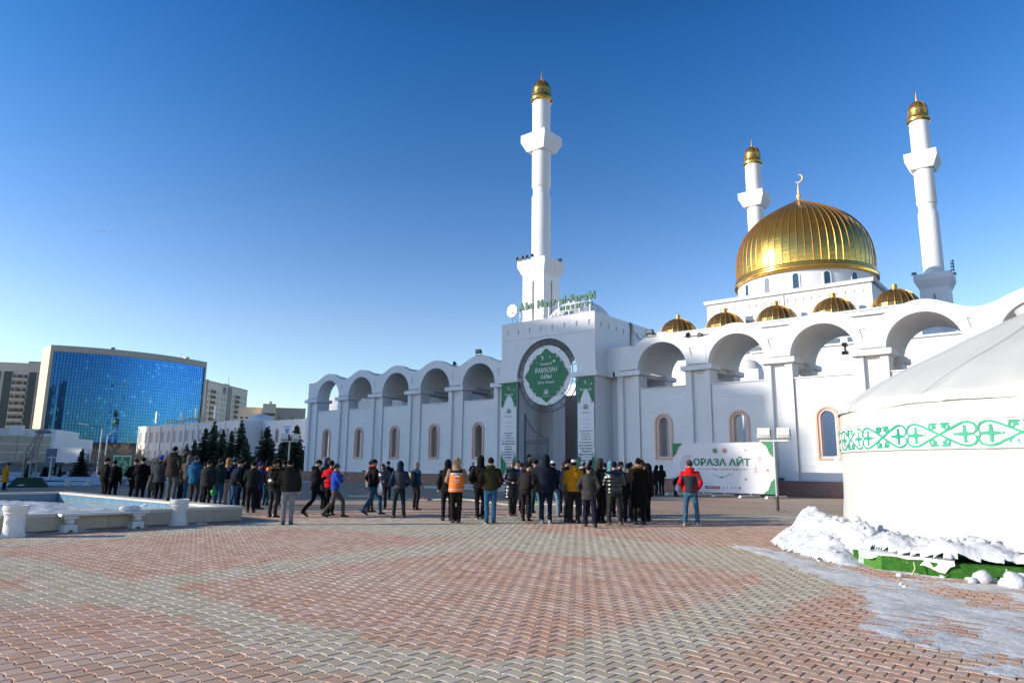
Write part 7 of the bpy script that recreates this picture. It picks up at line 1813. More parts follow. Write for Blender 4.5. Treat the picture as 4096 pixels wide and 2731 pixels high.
    def dome(rx, ry, rz, cy, cz, z0_, u_=18, w_=12, rough=.004, keep=None, thick=.012):
        m_ = MB(); c0 = HC+Vector((0, cy, cz)); m_.ball(c0, rx, ry, rz, u_, w_); vs = []
        fs = [f_ for f_ in m_.f if sum(m_.v[i][2]-HC.z for i in f_)/len(f_) > z0_ and (keep is None or keep(sum((Vector(m_.v[i]) for i in f_), Vector())/len(f_)-HC))]
        m2 = MB(); m2.add(m_.v, fs); bm = bmesh.new(); me_ = m2.mesh('t'); bm.from_mesh(me_); bmesh.ops.delete(bm, geom=[v_ for v_ in bm.verts if not v_.link_faces], context='VERTS'); bmesh.ops.solidify(bm, geom=bm.faces[:], thickness=thick)
        for v_ in bm.verts:
            q = v_.co; v_.co = TH(q+Vector((noise.noise(q*22+Vector((sd,0,0))), noise.noise(q*22+Vector((0,sd,0))), 0))*rough)
        bm.to_mesh(me_); bm.free(); me_.polygons.foreach_set('use_smooth', [True]*len(me_.polygons)); return me_
    if h == 'beanie':
        me = dome(.088, .108, .128, -.004, .016, .020 if P['seed'] % 2 else .028); me.name = 'beanie'; put('beanie', me, cloth(hcol, .95), root)
        br = MB(); n_ = 26; v = []; prf_ = [(0,0),(.009,.004),(.011,.018),(.008,.034),(0,.040)]
        for i in range(n_):
            a = 2*PI*i/n_
            for dx, dz in prf_: v.append(TH(HC+Vector(((.083+dx)*math.cos(a), -.004+(.102+dx)*math.sin(a), .016+dz+(.010*math.sin(a)*-1)))))
        br.add(v, [(i*5+j, ((i+1) % n_)*5+j, ((i+1) % n_)*5+j+1, i*5+j+1) for i in range(n_) for j in range(4)]); br.build('brim', cloth(tuple(c*.85 for c in hcol), .95), root, 60, local=True)
    elif h in ('hood', 'hoodfur'):
        me = dome(.112, .132, .152, -.018, .006, -.16, 20, 16, .006, keep=lambda q: not (q.y > .055 and q.z < .115 and abs(q.x) < .095)); me.name = 'hood'; put('hood', me, cloth(hcol, .28 if P['shiny'] else .9), root)
        nb = MB(); loft(nb, [((0,-.02,1.44),.145,.115), ((0,-.022,1.50),.125,.115), ((0,-.02,1.56),.105,.112), ((0,-.012,1.60),.096,.100)], 18, T); nb.build('hood_neck', cloth(hcol, .28 if P['shiny'] else .9), root, 60, local=True)
    elif h == 'cap':
        me = dome(.085, .104, .118, -.002, .018, .030); me.name = 'cap'; put('cap', me, cloth(hcol, .9), root)
        vz = MB(); n_ = 9; v = []
        for i in range(n_):
            a = PI*.18+PI*.64*i/(n_-1); v += [TH(HC+Vector((.082*math.cos(a), .098*math.sin(a), .034))), TH(HC+Vector((.088*math.cos(a), .10*math.sin(a)+.065*math.sin((a-PI*.18)/.64), .026))), TH(HC+Vector((.088*math.cos(a), .10*math.sin(a)+.065*math.sin((a-PI*.18)/.64), .020)))]
        vz.add(v, [(i*3+j, i*3+3+j, i*3+4+j, i*3+1+j) for i in range(n_-1) for j in range(2)]); vz.build('visor', cloth(hcol, .8), root, local=True)
    elif h == 'kufi':
        kf = MB(); n_ = 24; v = []
        for i in range(n_):
            a = 2*PI*i/n_
            for rx, z_ in ((1.0,.045),(1.0,.10),(.93,.115),(.0,.125)): v.append(TH(HC+Vector((.082*rx*math.cos(a), -.006+.101*rx*math.sin(a), z_))))
        kf.add(v, [(i*4+j, ((i+1) % n_)*4+j, ((i+1) % n_)*4+j+1, i*4+j+1) for i in range(n_) for j in range(3)]); kf.build('skullcap', cloth(hcol, .9), root, 45, local=True)
    if h in ('hair', 'kufi', 'cap'):
        me = dome(.081, .102, .124, -.006, .006, -.045, 20, 16, .010, keep=lambda q: not (q.y > .015 and q.z < .058) and not (q.y > -.01 and q.z < .0)); me.name = 'hair'; put('hair', me, cloth(P['hair'], .9), root)
    elif h == 'beanie':
        me = dome(.078, .097, .120, -.006, .002, -.035, 18, 14, .006, keep=lambda q: q.z < .04 and q.y < -.005); me.name = 'hair'; put('hair', me, cloth(P['hair'], .9), root)
    if P['hoodc'] is not None and h != 'hood':
        hd = MB(); n_ = 20; v = []
        for i in range(n_+1):
            a = PI*.86+PI*1.28*i/n_
            for dr, dz in ((0,0),(.032,.012),(.046,.045),(.028,.078),(-.004,.068)): v.append(T(Vector(((.088+dr)*math.cos(a), -.02+(.086+dr*1.15)*math.sin(a), 1.49+dz+.012*math.sin(a*1.0)*-1))))
        hd.add(v, [(i*5+j, (i+1)*5+j, (i+1)*5+j+1, i*5+j+1) for i in range(n_) for j in range(4)]); hd.build('hood', cloth(P['hoodc'], .95), root, 70, local=True)
    if P['collar'] == 'scarf':
        sc_ = MB(); pts = [T(Vector((.088*math.cos(2*PI*i/14), -.01+.088*math.sin(2*PI*i/14), 1.53))) for i in range(15)]; sc_.tube(pts, .026, 8, False); sc_.build('scarf', cloth(P['extras'][0] if P['extras'] and isinstance(P['extras'][0], tuple) and len(P['extras'][0]) == 3 else (.3,.3,.3), .95), root, 60, local=True)
    # worn extras
    yb = -(.155*P['bulk']+.02)
    for e in P['extras']:
        if e == 'vest':
            vb = MB(); loft(vb, [((0,-.01,.85),.224,.175), ((0,0,1.0),.215,.168), ((0,0,1.15),.213,.168), ((0,-.005,1.30),.205,.168), ((0,-.01,1.355),.190,.155)], 28, T)
            del vb.f[-2:]; vb.build('safety_vest', plain((.85,.18,.01), .7), root, 60, local=True)
            for z0_, z1_ in ((.90,.94),(1.325,1.375)):
                st = MB(); R0_ = .228 if z0_ < 1 else .207; loft(st, [((0,-.006,z0_),R0_-.002,.178 if z0_ < 1 else .166), ((0,-.008,z1_),R0_-.004,.177 if z0_ < 1 else .160)], 28, T); del st.f[-2:]; st.build('reflective_strip', plain((.42,.42,.42), .35), root, 60, local=True)
            tx_ = join(text_mb('NOVA', .045, .17, zbase=1.155, y=0, bold=.02), text_mb('CITY', .045, .17, zbase=1.09, y=0, bold=.02), MB().add([(-.07,0,1.235),(-.02,0,1.275),(.075,0,1.24),(.075,0,1.285),(.05,0,1.30),(-.02,0,1.315),(-.07,0,1.275)], [(0,1,6),(1,5,6),(1,2,3,4,5)]))
            tx_.xf(lambda p: T(Vector((p.x, -.183, p.z)))); tx_.build('lettering', PRW, root, local=True)
        elif e == 'patch': MB().add([T(Vector(q)) for q in ((-.262,.02,1.28),(-.262,-.03,1.28),(-.262,-.03,1.22),(-.262,.02,1.22))], [(0,1,2,3)]).build('sleeve_badge', PRW, root, local=True)
        elif e == 'stripe':
            for hp_, kn, an, s in D_['feet']:
                if s > 0: MB().obox((hp_+Vector((.095,0,-.1)))*k, (kn+Vector((.078,0,0)))*k, .03, .006, (1,0,0)).obox((kn+Vector((.078,0,0)))*k, (an+Vector((.072,0,0)))*k, .03, .006, (1,0,0)).build('trouser_stripe', PRW, root, local=True)
        elif e == 'redboot':
            for hp_, kn, an, s in D_['feet']: MB().lathe([(.066,.0),(.070,.30)], ((an.x)*k, (an.y)*k, .08), 12).build('boot_shaft', cloth((.02,.02,.05), .6), root, 50, local=True); MB().box(an.x*k-.08, an.y*k-.02, .10, an.x*k-.068, an.y*k+.02, .36).build('boot_stripe', PRR, root, local=True)
        elif e == 'furhood':
            fh = MB(); n_ = 26; v = []; q_ = random.Random(4)
            for i in range(n_):
                a = PI*.80+PI*1.4*i/(n_-1); c_ = T(Vector((.135*math.cos(a), -.035+.115*math.sin(a), 1.53)))
                for t_ in range(12):
                    d_ = Vector((q_.gauss(0,1), q_.gauss(0,1), q_.gauss(0,1))).normalized()*.055; s_ = Vector((q_.gauss(0,1), q_.gauss(0,1), q_.gauss(0,1))).normalized()*.014; fh.add([c_-s_, c_+s_, c_+d_], [(0,1,2)])
                fh.ball(c_, .030, .030, .030, 6, 4)
            fh.build('fur_trim', cloth((.30,.17,.06), .95), root, local=True)
        elif e == 'gloves':
            for sh, el, wr, s, nm in D_['arms']: d_ = (T(wr)-T(el)).normalized(); MB().tube([T(wr), T(wr)+d_*.05, T(wr)+d_*.12, T(wr)+d_*.16], [.03,.044,.040,.02], 10).build('glove', cloth((.01,.01,.01), .8), root, 60, local=True)
    R_ = Matrix.Rotation(P['rz'], 3, 'Z')
    P['world'] = lambda p: P['loc']+R_ @ Vector(p)
    P['hands'] = [P['world'](T(a[2])+(T(a[2])-T(a[1])).normalized()*.075*k) for a in D_['arms']]
    P['back'] = lambda x, y, z: P['world'](T(Vector((x, y, z))))
    return root
BLK = (.010,.010,.012); NAVY = (.012,.018,.04); GREY = (.10,.10,.105); DGR = (.035,.037,.042); JEAN = (.045,.13,.26); LJEAN = (.16,.30,.40); DJEAN = (.025,.05,.09); BRN = (.035,.022,.017); OLV = (.045,.045,.018); TEALC = (.015,.055,.09)
def Ex(x, y): return 350+x/3.92, 1750+y/3.92
def Ax(x, y): return 900+x/3.92, 1780+y/3.92
def Bx(x, y): return 1400+x/3.92, 1780+y/3.92
def Cx(x, y): return 1900+x/3.92, 1780+y/3.92
def Dx(x, y): return 2300+x/3.92, 1780+y/3.92
def PE(fn, x, yf, yh, face, label, **k_):
    a = fn(x, yf); b = fn(x, yh); person(a[0], a[1], b[1], face, label, **k_)
# left group beyond the pool
PE(Ex, 225, 1030, 308, 70, 'man in black uniform and beanie seen side-on, leftmost of the two by the green poster', head=(15,5), arms=('pocket','pocket'), extras=('patch',), puffy=False, bulk=1.12, coat=(.006,.007,.010))
PE(Ex, 375, 1015, 335, 195, 'man in black uniform looking down, in front of the green poster', head=(0,28), arms=('down','down'), extras=('gloves',), bulk=1.1, coat=(.006,.007,.010))
PE(Ex, 690, 1025, 322, 150, 'man in black with fur hat facing the camera behind a broad black back', head=(0,10), arms=('pocket','pocket'), bulk=1.15, coat=(.006,.006,.008))
PE(Ex, 805, 1050, 298, -10, 'broad man all in black seen from behind right of the green poster', arms=('front','front'), bulk=1.22, coat=(.006,.006,.008), pose='stand')
PE(Ex, 985, 1010, 390, 20, 'person in a long grey coat mostly hidden behind the blue-hatted person', coat=GREY, hem=.55, hat='hood', hatc=GREY)
PE(Ex, 1085, 1060, 265, 35, 'person in bright blue knitted hat and dark grey parka', coat=(.04,.05,.06), hatc=(.02,.12,.55), hoodc=(.02,.025,.03), legs_c=BLK, hem=.80, extras=('redboot',), arms=('front','front'), bulk=1.1)
PE(Ex, 1290, 985, 122, 35, 'tall bearded man in brown-black parka standing up on the pool rim', coat=(.035,.030,.026), legs_c=(.09,.09,.085), hat='hair', hoodc=(.03,.026,.022), z0=.40, hem=.78, arms=('pocket','pocket'), bulk=1.12, head=(25,5))
PE(Ex, 1430, 1010, 350, 60, 'person in green cap and dark coat behind the tall bearded man', coat=(.03,.035,.04), hatc=(.01,.15,.06), hem=.7, arms=('front','front'))
PE(Ex, 1545, 1050, 262, 20, 'person in grey-brown padded coat and hood behind the teal-blue jacket', coat=(.09,.085,.08), hat='hood', hatc=(.12,.115,.11), legs_c=JEAN, puffy=True)
PE(Ex, 1640, 1090, 275, 30, 'man in teal-blue jacket and grey beanie near the pool corner', coat=(.015,.10,.22), hatc=(.05,.06,.08), hoodc=(.015,.11,.24), legs_c=(.06,.058,.055), hem=.80, arms=('front','front'), bulk=1.1, head=(30,0))
PE(Ex, 1800, 1040, 375, 50, 'short brown-haired person with yellow collar between two men in the left crowd', coat=(.14,.09,.03), hat='hair', hair=(.04,.025,.015))
PE(Ex, 1845, 1120, 345, 35, 'man in black quilted jacket carrying a small green bag', coat=(.022,.024,.026), hatc=(.02,.015,.02), puffy=True, hem=.80, arms=('front','bag'), bulk=1.12, head=(20,5))
PE(Ex, 2025, 1090, 320, 30, 'man in dark teal coat and charcoal beanie, jeans, left of the fur-hooded woman', coat=(.012,.035,.045), hatc=(.035,.035,.035), hoodc=(.012,.04,.05), legs_c=(.02,.08,.16), arms=('front','front'), bulk=1.08, head=(30,0))
PE(Ex, 2170, 1060, 315, 60, 'woman with light fur hood and dark coat deep in the left crowd', coat=(.02,.02,.025), hat='hood', hatc=(.35,.20,.09), legs_c=(.30,.22,.18))
PE(Ex, 2255, 1085, 298, 30, 'man in navy coat and flat blue cap, jeans', coat=(.012,.02,.055), hat='kufi', hatc=(.03,.10,.20), legs_c=JEAN, arms=('back','back'))
PE(Ax, 100, 1010, 215, 70, 'man in navy jacket bending forward, black beanie, faded jeans, at the pool corner', coat=(.010,.018,.035), legs_c=(.04,.09,.16), lean=16, head=(15,-6), arms=('pocket','pocket'), pose='step', bulk=1.08)
PE(Ax, 118, 960, 262, 40, 'person in white hat hidden behind the bending man in navy', coat=(.03,.03,.03), hatc=(.45,.40,.35))
PE(Ax, 245, 960, 190, 10, 'person in dark cap behind the bending man, charcoal trousers', coat=(.012,.012,.018), legs_c=(.04,.045,.045))
PE(Ax, 395, 1050, 245, 5, 'man in dark green-black jacket and beanie seen from behind, past the pool corner', coat=(.014,.022,.020), hatc=(.012,.010,.010), arms=('front','front'), bulk=1.08)
PE(Ax, 465, 985, 190, 20, 'tall man in dark hood with a strip of dark red coat', coat=(.09,.008,.008), hat='hood', hatc=(.02,.02,.025), hem=.62)
PE(Ax, 505, 1000, 255, 60, 'person in violet-blue jacket and hat lifting an orange balloon', coat=(.025,.035,.13), hatc=(.06,.05,.20), legs_c=(.015,.015,.03), arms=('up','up'), hem=.75, sole=(.5,.5,.5))
PE(Ax, 632, 935, 225, 60, 'person in black hood and blue jeans behind the fur-trimmed parka', coat=BLK, hat='hood', hatc=BLK, legs_c=(.03,.08,.14))
PE(Ax, 735, 1128, 215, 40, 'man in black parka with tawny fur hood and shoulder bag', coat=(.014,.013,.012), legs_c=(.035,.038,.040), hatc=(.012,.012,.014), hem=.88, hoodc=(.015,.013,.012), extras=('furhood',), arms=('front','front'), head=(30,0), bulk=1.02, shoe=(.012,.012,.012))
PE(Ax, 878, 935, 245, 150, 'man in black hat facing the crowd, face in the sun', coat=BLK, head=(0,12))
PE(Ax, 965, 1245, 207, 3, 'man in brown-black quilted jacket and pale grey jeans seen from behind', coat=(.024,.021,.018), legs_c=(.24,.26,.29), hatc=(.010,.008,.008), hem=.90, puffy=True, arms=('front','down'), shoe=(.02,.015,.015), pose='stand', bulk=1.1, baggy=1.02, hoodc=(.02,.018,.016))
PE(Ax, 1395, 1115, 215, 85, 'man in black coat striding right while looking at his phone', coat=(.008,.008,.010), hatc=(.010,.010,.012), legs_c=(.008,.009,.014), arms=('front','phone'), pose='walk', head=(0,18), hem=.82, hoodc=(.010,.010,.012), bulk=1.08)
PE(Ax, 1562, 1010, 195, 150, 'man in navy hood facing the camera behind the red jacket', coat=(.03,.035,.04), hat='hood', hatc=(.012,.018,.05), head=(-10,5))
PE(Ax, 1630, 1098, 235, 20, 'man in red padded jacket and black beanie seen from behind', coat=(.55,.012,.020), legs_c=(.010,.010,.012), hatc=(.008,.010,.010), puffy=True, arms=('front','front'), hem=.90, pose='narrow')
PE(Ax, 1700, 1132, 280, 80, 'man in bright blue jacket and grey cap striding right with a phone', coat=(.018,.07,.42), sleeve=(.018,.07,.42), legs_c=(.10,.085,.075), hat='cap', hatc=(.035,.04,.045), arms=('phone','face'), pose='walk', head=(0,4), hem=.90, shoe=(.012,.012,.012))
PE(Bx, 340, 1090, 215, 65, 'man in black fleece with red hood and blue jeans striding right', coat=(.010,.008,.009), legs_c=(.025,.10,.19), hatc=(.022,.020,.025), hoodc=(.55,.01,.015), arms=('pocket','pocket'), pose='walk', head=(10,0), hem=.90, shoe=(.014,.015,.02), bulk=1.08)
PE(Bx, 300, 1055, 230, 60, 'person in mauve beanie walking hidden behind the man with the red hood', coat=(.20,.17,.16), legs_c=(.06,.05,.055), hatc=(.05,.04,.06), pose='step')
PE(Bx, 510, 995, 283, 200, 'person in shiny navy quilted jacket, hood up, looking down', coat=(.012,.018,.035), legs_c=(.014,.012,.014), hat='hood', hatc=(.012,.018,.035), puffy=True, shiny=True, arms=('front','phone'), head=(20,30), bulk=1.1)
PE(Bx, 580, 845, 245, 185, 'young man in black coat facing the camera behind the shiny navy jacket', coat=(.008,.008,.010), hatc=(.012,.014,.022), hem=.60, arms=('pocket','pocket'))
PE(Bx, 760, 1140, 248, 0, 'man in navy hoodie under a grey gilet, seen from behind with feet apart', coat=(.060,.062,.075), sleeve=(.015,.035,.080), hat='hood', hatc=(.012,.025,.055), legs_c=(.016,.030,.038), arms=('pocket','pocket'), pose='wide', hem=.93)
PE(Bx, 1020, 1015, 258, 55, 'grey-haired man in teal jacket with a black backpack', coat=(.010,.06,.09), hat='hair', hair=(.22,.22,.21), legs_c=(.022,.020,.022), arms=('down','down'), head=(30,0), bulk=1.06)
PE(Bx, 1515, 1182, 222, 0, 'person in black hooded gilet left of the orange vest', coat=(.013,.015,.014), hat='hood', hatc=(.010,.010,.010), legs_c=(.012,.013,.014), hem=.84)
PE(Bx, 1655, 1218, 192, 0, 'man in orange safety vest with beige hood up, seen from behind', coat=(.012,.011,.011), sleeve=(.33,.20,.13), hat='hood', hatc=(.42,.27,.17), legs_c=(.020,.015,.013), shoe=(.06,.035,.02), arms=('front','front'), extras=('vest',), pose='narrow', baggy=1.15, bulk=1.02)
PE(Bx, 1925, 612, 262, 150, 'man in dark suit standing on the portal steps by the wall', coat=(.012,.013,.022), hat='hair', legs_c=(.012,.014,.025), z0=.15, arms=('back','back'), head=(20,0))
PE(Bx, 2035, 1160, 162, 0, 'man in black hoodie and quilted gilet standing tall, seen from behind', coat=(.012,.009,.009), sleeve=(.028,.020,.018), hat='hood', hatc=(.008,.007,.007), legs_c=(.012,.012,.010), arms=('pocket','pocket'), sole=(.55,.50,.45), pose='narrow', puffy=True)
PE(Bx, 2195, 1228, 185, 0, 'man in olive quilted gilet with brown sleeves and blue jeans, seen from behind', coat=OLV, sleeve=(.030,.016,.013), hatc=(.016,.010,.010), hoodc=(.055,.055,.022), legs_c=(.035,.14,.27), shoe=(.010,.012,.012), sole=(.70,.68,.62), arms=('pocket','pocket'), puffy=True, hem=.90)
# centre crowd
PE(Cx, 585, 1105, 228, 165, 'smiling man in long black shiny quilted coat and grey beanie', coat=(.010,.012,.016), hatc=(.16,.17,.17), legs_c=(.045,.042,.038), puffy=True, shiny=True, hem=.55, arms=('pocket','front'), head=(25,5), pose='narrow', bulk=1.08)
PE(Cx, 655, 1065, 222, 120, 'man in white jacket and grey cap half hidden behind the smiling man', coat=(.50,.50,.50), hat='cap', hatc=(.05,.05,.055), legs_c=(.015,.015,.018), pose='step')
PE(Cx, 725, 1030, 268, 60, 'person in plum beanie low behind the stooping man', coat=(.015,.015,.02), hatc=(.035,.018,.025))
PE(Cx, 790, 1190, 258, 25, 'man in charcoal sweater stooping forward to the right', coat=(.030,.026,.027), legs_c=(.022,.018,.024), lean=20, head=(55,-5), hatc=(.006,.006,.006), arms=('front','front'), pose='narrow', hem=.95)
PE(Cx, 862, 1060, 205, 20, 'person in slate grey beanie behind the stooping man', coat=(.02,.02,.025), hatc=(.045,.055,.070))
PE(Cx, 840, 730, 138, 90, 'man in black cap up on the portal steps by the gate', coat=(.012,.016,.030), hat='cap', hatc=(.010,.010,.012), z0=.30, arms=('front','front'))
PE(Cx, 945, 1130, 208, 12, 'man in dark brown coat and fur hat, pale teal trousers', coat=(.028,.022,.017), hatc=(.022,.014,.011), legs_c=(.06,.20,.24), hem=.80, arms=('pocket','pocket'), pose='wide', bulk=1.06)
PE(Cx, 1110, 1228, 145, 0, 'very tall man in navy hooded puffer and white trainers, seen from behind', coat=(.010,.014,.028), hat='hood', hatc=(.010,.013,.026), legs_c=(.008,.014,.035), shoe=(.45,.46,.50), sole=(.72,.72,.72), hem=.80, arms=('front','front'), bulk=1.14, puffy=False, pose='stand')
PE(Cx, 1225, 1115, 232, 15, 'man in white skullcap and navy jacket, light jeans, behind the very tall man', coat=(.010,.016,.035), hat='kufi', hatc=(.70,.70,.72), legs_c=LJEAN, shoe=(.12,.12,.11), arms=('front','front'), pose='wide')
PE(Cx, 1385, 1055, 265, 170, 'man in pale blue-grey jacket and brown beanie facing the camera, farther back', coat=(.22,.26,.32), hatc=(.05,.035,.03), legs_c=(.045,.04,.06), head=(0,8), arms=('pocket','down'))
PE(Cx, 1445, 1198, 208, 60, 'man in black padded jacket and black beanie looking right, hand on his hip', coat=(.011,.013,.018), hatc=(.008,.008,.012), hoodc=(.03,.03,.03), legs_c=(.008,.009,.012), shoe=(.10,.05,.03), arms=('down','front'), hem=.86, head=(25,5), bulk=1.05)
PE(Cx, 1558, 1225, 210, 8, 'man in mustard yellow jacket and white skullcap, seen from behind', coat=(.50,.23,.008), hoodc=(.55,.26,.010), hat='kufi', hatc=(.62,.62,.62), hair=(.008,.007,.007), legs_c=(.018,.018,.018), arms=('front','front'), hem=.88, pose='stand', bulk=1.05, baggy=1.1)
PE(Cx, 1700, 1100, 238, 10, 'man in pale grey beanie and white-hooded navy jacket, blue jeans', coat=(.012,.017,.030), hatc=(.20,.21,.22), hoodc=(.50,.50,.55), legs_c=(.035,.13,.24), arms=('front','front'))
PE(Cx, 1815, 1105, 232, 30, 'person in black hair deep behind the pale grey beanie', coat=BLK, hat='hair')
PE(Cx, 1790, 1278, 300, 5, 'older man in grey jacket, brown cap and navy trousers, seen from behind', coat=(.052,.052,.050), hatc=(.024,.012,.010), legs_c=(.013,.013,.032), hem=.76, arms=('pocket','pocket'), pose='lunge', bulk=1.10, shoe=(.015,.018,.025), baggy=1.2, hair=(.02,.015,.012))
PE(Cx, 1965, 1215, 205, 55, 'man in dark grey hood and long black coat looking right', coat=(.008,.008,.010), hat='hood', hatc=(.042,.042,.042), legs_c=(.008,.008,.010), hem=.72, head=(20,5), arms=('pocket','pocket'))
PE(Cx, 2040, 1090, 258, -60, 'black-haired man looking left between two dark jackets', coat=(.012,.012,.015), hat='hair', head=(-10,5))
PE(Cx, 2140, 1120, 245, -20, 'person in pale teal hood right of centre', coat=(.09,.25,.30), hat='hood', hatc=(.10,.27,.32))
PE(Cx, 2195, 1252, 243, 0, 'man in glossy black puffer jacket and charcoal trousers, seen from behind', coat=(.006,.010,.014), hat='hair', legs_c=(.034,.034,.034), shoe=(.11,.10,.06), puffy=True, shiny=True, hem=.88, arms=('front','front'), pose='wide', bulk=1.10, baggy=1.12)
PE(Cx, 2285, 1140, 245, 60, 'black-haired man in black looking right, behind the glossy puffer', coat=BLK, hat='hair', head=(15,8))
PE(Dx, 845, 1215, 278, 10, 'man in black knit cap and grey scarf with a white carrier bag', coat=(.012,.012,.016), hatc=(.009,.008,.010), legs_c=(.010,.016,.040), sole=(.7,.7,.7), arms=('bag','front'), collar='scarf', extras=((.20,.20,.21),))
PE(Dx, 885, 1140, 262, 10, 'person in black beanie with a tan lining, behind the grey scarf', coat=(.10,.075,.06), hatc=(.008,.008,.010), legs_c=(.07,.065,.055))
PE(Dx, 1010, 1242, 185, 10, 'tall man in long black overcoat with tawny fur hood down', coat=(.007,.006,.006), hat='hair', legs_c=(.008,.008,.008), hem=.45, extras=('furhood',), arms=('front','front'), bulk=1.10)
PE(Dx, 1062, 1150, 222, 20, 'man in black beanie just behind the tall overcoat', coat=BLK, hatc=(.012,.010,.010))
PE(Dx, 1100, 1175, 268, 20, 'person in black woollen hat at the right edge of the crowd', coat=(.010,.009,.010), hatc=(.015,.013,.014))
PE(Dx, 1165, 1195, 283, -75, 'young man in black hood and parka turning left, at the right end of the crowd', coat=(.012,.010,.009), hat='hood', hatc=(.008,.008,.008), legs_c=(.009,.009,.010), hem=.78, arms=('pocket','pocket'), pose='narrow', bulk=1.08, head=(0,6))
PE(Dx, 1280, 790, 308, 60, 'person in black by the wall, left of a pair near the banner', coat=(.006,.006,.007), hat='hood', hatc=(.006,.006,.007), head=(0,20), extras=('stripe',))
PE(Dx, 1365, 797, 308, -30, 'person in black hood with a white trouser stripe by the wall near the banner', coat=(.006,.006,.007), hat='hood', hatc=(.006,.006,.007), arms=('front','front'), extras=('stripe',))
PE(Dx, 1575, 800, 405, 60, 'person in black bending over in front of the banner, behind the red-jacketed man', coat=(.006,.006,.007), hatc=(.006,.006,.006), lean=48, head=(0,10))
PE(Dx, 1830, 1262, 225, 2, 'man in red and charcoal jacket and grey beanie standing alone before the banner', coat=(.036,.040,.048), yoke=(.62,.012,.015), hatc=(.060,.062,.068), hoodc=(.65,.012,.015), legs_c=(.045,.12,.22), shoe=(.42,.33,.26), sole=(.66,.60,.52), arms=('pocket','pocket'), pose='wide', hem=.90, bulk=1.06)
PEOPLE[-1]['px'] = 1
person(0+60/4.48, 1650+1385/4.48, 1650+918/4.48, 60, 'woman in a long yellow coat with dark prints at the far left edge', coat=(.50,.25,.015), hatc=(.012,.010,.010), hem=.50, arms=('pocket','pocket'), legs_c=BLK, head=(0,15), bulk=1.05, lean=6)
person(960/4.48, 1650+1180/4.48, 1650+1072/4.48, 60, 'tiny dark figure far off beyond the parked cars', coat=(.015,.018,.03), dist=92, hat='hood', hatc=(.012,.012,.02))
_D = [build_person(P) for P in PEOPLE]
bpy.context.view_layer.update(); dg = bpy.context.evaluated_depsgraph_get()
for D_ in _D:
    for a, b in (('ob','mb'), ('oj','mj'), ('ot','mt')): D_[b] = bpy.data.meshes.new_from_object(D_[a].evaluated_get(dg))
for D_ in _D:
    for a in ('ob','oj','ot'):
        me = D_[a].data; bpy.data.objects.remove(D_[a]); bpy.data.meshes.remove(me)
ROOTS = [finish_person(D_) for D_ in _D]
def who(sub): return next(P for P in PEOPLE if sub in P['label'])
# ---- things held or worn
def carrier(P, side, col, label, h=.34, w=.24, z=None):
    p = P['hands'][side]; t = thing('bag', label, 'bag', (p.x, p.y, p.z-h-.03), P['rz']+.5)
    mb = MB(); n = 12; v = []
    for j, (zz_, k_) in enumerate(((0,.8),(.06,1),(h*.5,1.05),(h*.85,.75),(h,.35))):
        for i in range(n): a = 2*PI*i/n; v.append((w/2*k_*math.cos(a)*(1+.06*math.sin(5*a+j)), .055*k_*math.sin(a)*(1+.1*math.sin(3*a+j)), zz_))
    mb.add(v, [(j*n+i, j*n+(i+1) % n, (j+1)*n+(i+1) % n, (j+1)*n+i) for j in range(4) for i in range(n)]+[list(range(n))[::-1]])
    mb.build('sack', plain(col, .45), t, 60, local=True); MB().tube([(-.05,0,h-.02),(-.02,0,h+.05),(.02,0,h+.05),(.05,0,h-.02)], .008, 5).build('handle', plain(col, .45), t, local=True)
    return t
carrier(who('small green bag'), 1, (.01,.30,.06), 'small translucent green bag in the hand of the man in black quilted jacket', .22, .20)
carrier(who('grey scarf with a white'), 0, (.62,.62,.68), 'white paper carrier bag held below a white-soled man at the crowd centre', .40, .16)
P_ = who('fleece with red hood'); c_ = P_['world'](Vector((.30,.10,.62))); t = thing('bag', 'thin white plastic bag hanging beside the man with the red hood', 'bag', tuple(c_), P_['rz'])
MB().lathe([(0,-.02),(.09,.0),(.13,.10),(.12,.22),(.05,.36),(.02,.42)], seg=14).xf(lambda p: Vector((p.x*1.0, p.y*.55, p.z))).build('sack', bpy.data.materials['thin_plastic'], t, 60, local=True); MB().tube([(0,0,.40),(0,-.02,.5)], .01, 5).build('handle', bpy.data.materials['thin_plastic'], t, local=True)
P_ = who('bending over in front of the banner'); carrier(P_, 1, (.45,.45,.52), 'pale carrier bag held by the bending person in front of the banner', .36, .26)
def backpack(P, label, col=(.012,.012,.014), s=1.0, shiny=.5):
    R_ = Matrix.Rotation(P['rz'], 3, 'Z'); c = P['world'](Vector((0, -.25, 1.18))*(P['H']/1.8)); t = thing('backpack', label, 'backpack', tuple(c), P['rz'], scale=s)
    MB().ball((0,0,0), .155, .10, .25, 16, 12, fn=lambda p: Vector((math.copysign(min(abs(p.x)*1.25,.16), p.x), math.copysign(min(abs(p.y)*1.2,.095), p.y), math.copysign(min(abs(p.z)*1.15,.25), p.z)))).build('body', cloth(col, shiny), t, 60, local=True)
    MB().ball((0,-.09,-.08), .115, .05, .12, 12, 8).build('front_pocket', cloth(col, shiny), t, 60, local=True)
    for sx in (-1, 1): MB().tube([(sx*.11,.08,.20),(sx*.13,.22,.26),(sx*.13,.30,.10),(sx*.15,.12,-.18)], .018, 6).build('strap', cloth(col, .8), t, local=True)
    MB().obox((-.05,-.145,-.03),(.05,-.145,-.02), .012, .006).build('logo', plain((.4,.4,.4)), t, local=True)
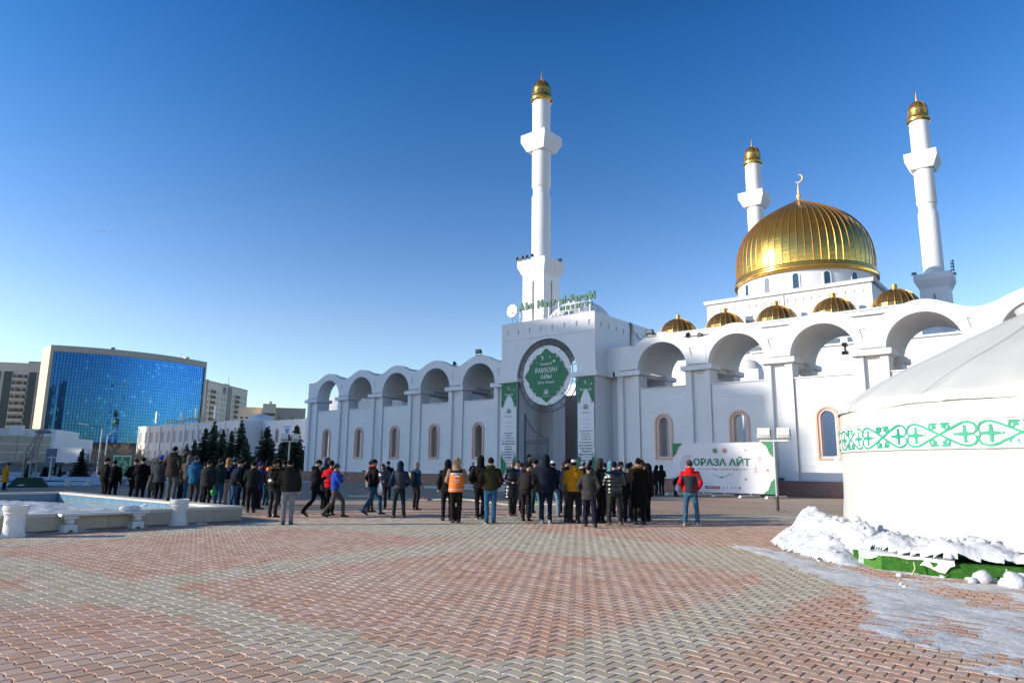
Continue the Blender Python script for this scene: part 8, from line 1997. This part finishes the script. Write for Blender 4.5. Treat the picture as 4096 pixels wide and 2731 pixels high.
backpack(who('with a black backpack'), 'black backpack with small light logo on the grey-haired man')
backpack(who('smiling man in long'), 'glossy black backpack on the smiling man in the long quilted coat', s=.9, shiny=.3)
def phone(P, side, label):
    p = P['hands'][side]; t = thing('phone', label, 'phone', (p.x, p.y, p.z), P['rz']); q = MB().box(-.036,-.002,-.004,.036,.15,.004); q.xf(lambda v: Matrix.Rotation(.7, 3, 'X') @ v); q.build('case', plain((.01,.01,.012), .2), t, local=True)
    q = MB().box(-.032,.004,.0045,.032,.144,.006); q.xf(lambda v: Matrix.Rotation(.7, 3, 'X') @ v); q.build('screen', GLASSD, t, local=True)
phone(who('striding right while looking'), 1, 'dark phone held by the striding man in the black coat'); phone(who('striding right with a phone'), 0, 'dark phone held by the man in the bright blue jacket')
P_ = who('orange balloon'); p = (P_['hands'][0]+P_['hands'][1])/2
t = thing('balloon', 'orange balloon held up by the person in violet-blue', 'balloon', (p.x, p.y, p.z+.02)); MB().ball((0,0,0), .13, .13, .10, 16, 12).build('skin', plain((.80,.14,.01), .3), t, 60, local=True); MB().lathe([(.012,-.13),(.004,-.10)], seg=6).build('knot', plain((.7,.12,.01)), t, local=True)
P_ = who('tawny fur hood and shoulder bag'); p = P_['world'](Vector((.05,-.19,1.0))); t = thing('shoulder_bag', 'black leather shoulder bag on the back of the fur-trimmed parka', 'bag', tuple(p), P_['rz'])
MB().ball((0,0,0), .15, .05, .12, 14, 10).build('pouch', cloth((.010,.010,.010), .3), t, 60, local=True); MB().tube([(-.10,.01,.08),(-.05,.02,.40),(.10,.06,.50)], .010, 5).build('strap', cloth((.010,.010,.010), .5), t, local=True)
# dark prints on the yellow coat
yw = ROOTS[[P['label'].startswith('woman in a long yellow') for P in PEOPLE].index(True)]
pr_ = MB(); q_ = random.Random(2)
for k in range(16):
    a = q_.uniform(0, 6.28); z = q_.uniform(.55, 1.35); pr_.ball((.235*math.cos(a), .18*math.sin(a)-.01+.0, z), .03, .03, .022, 6, 4)
pr_.build('coat_print', plain((.03,.02,.015)), yw, local=True)
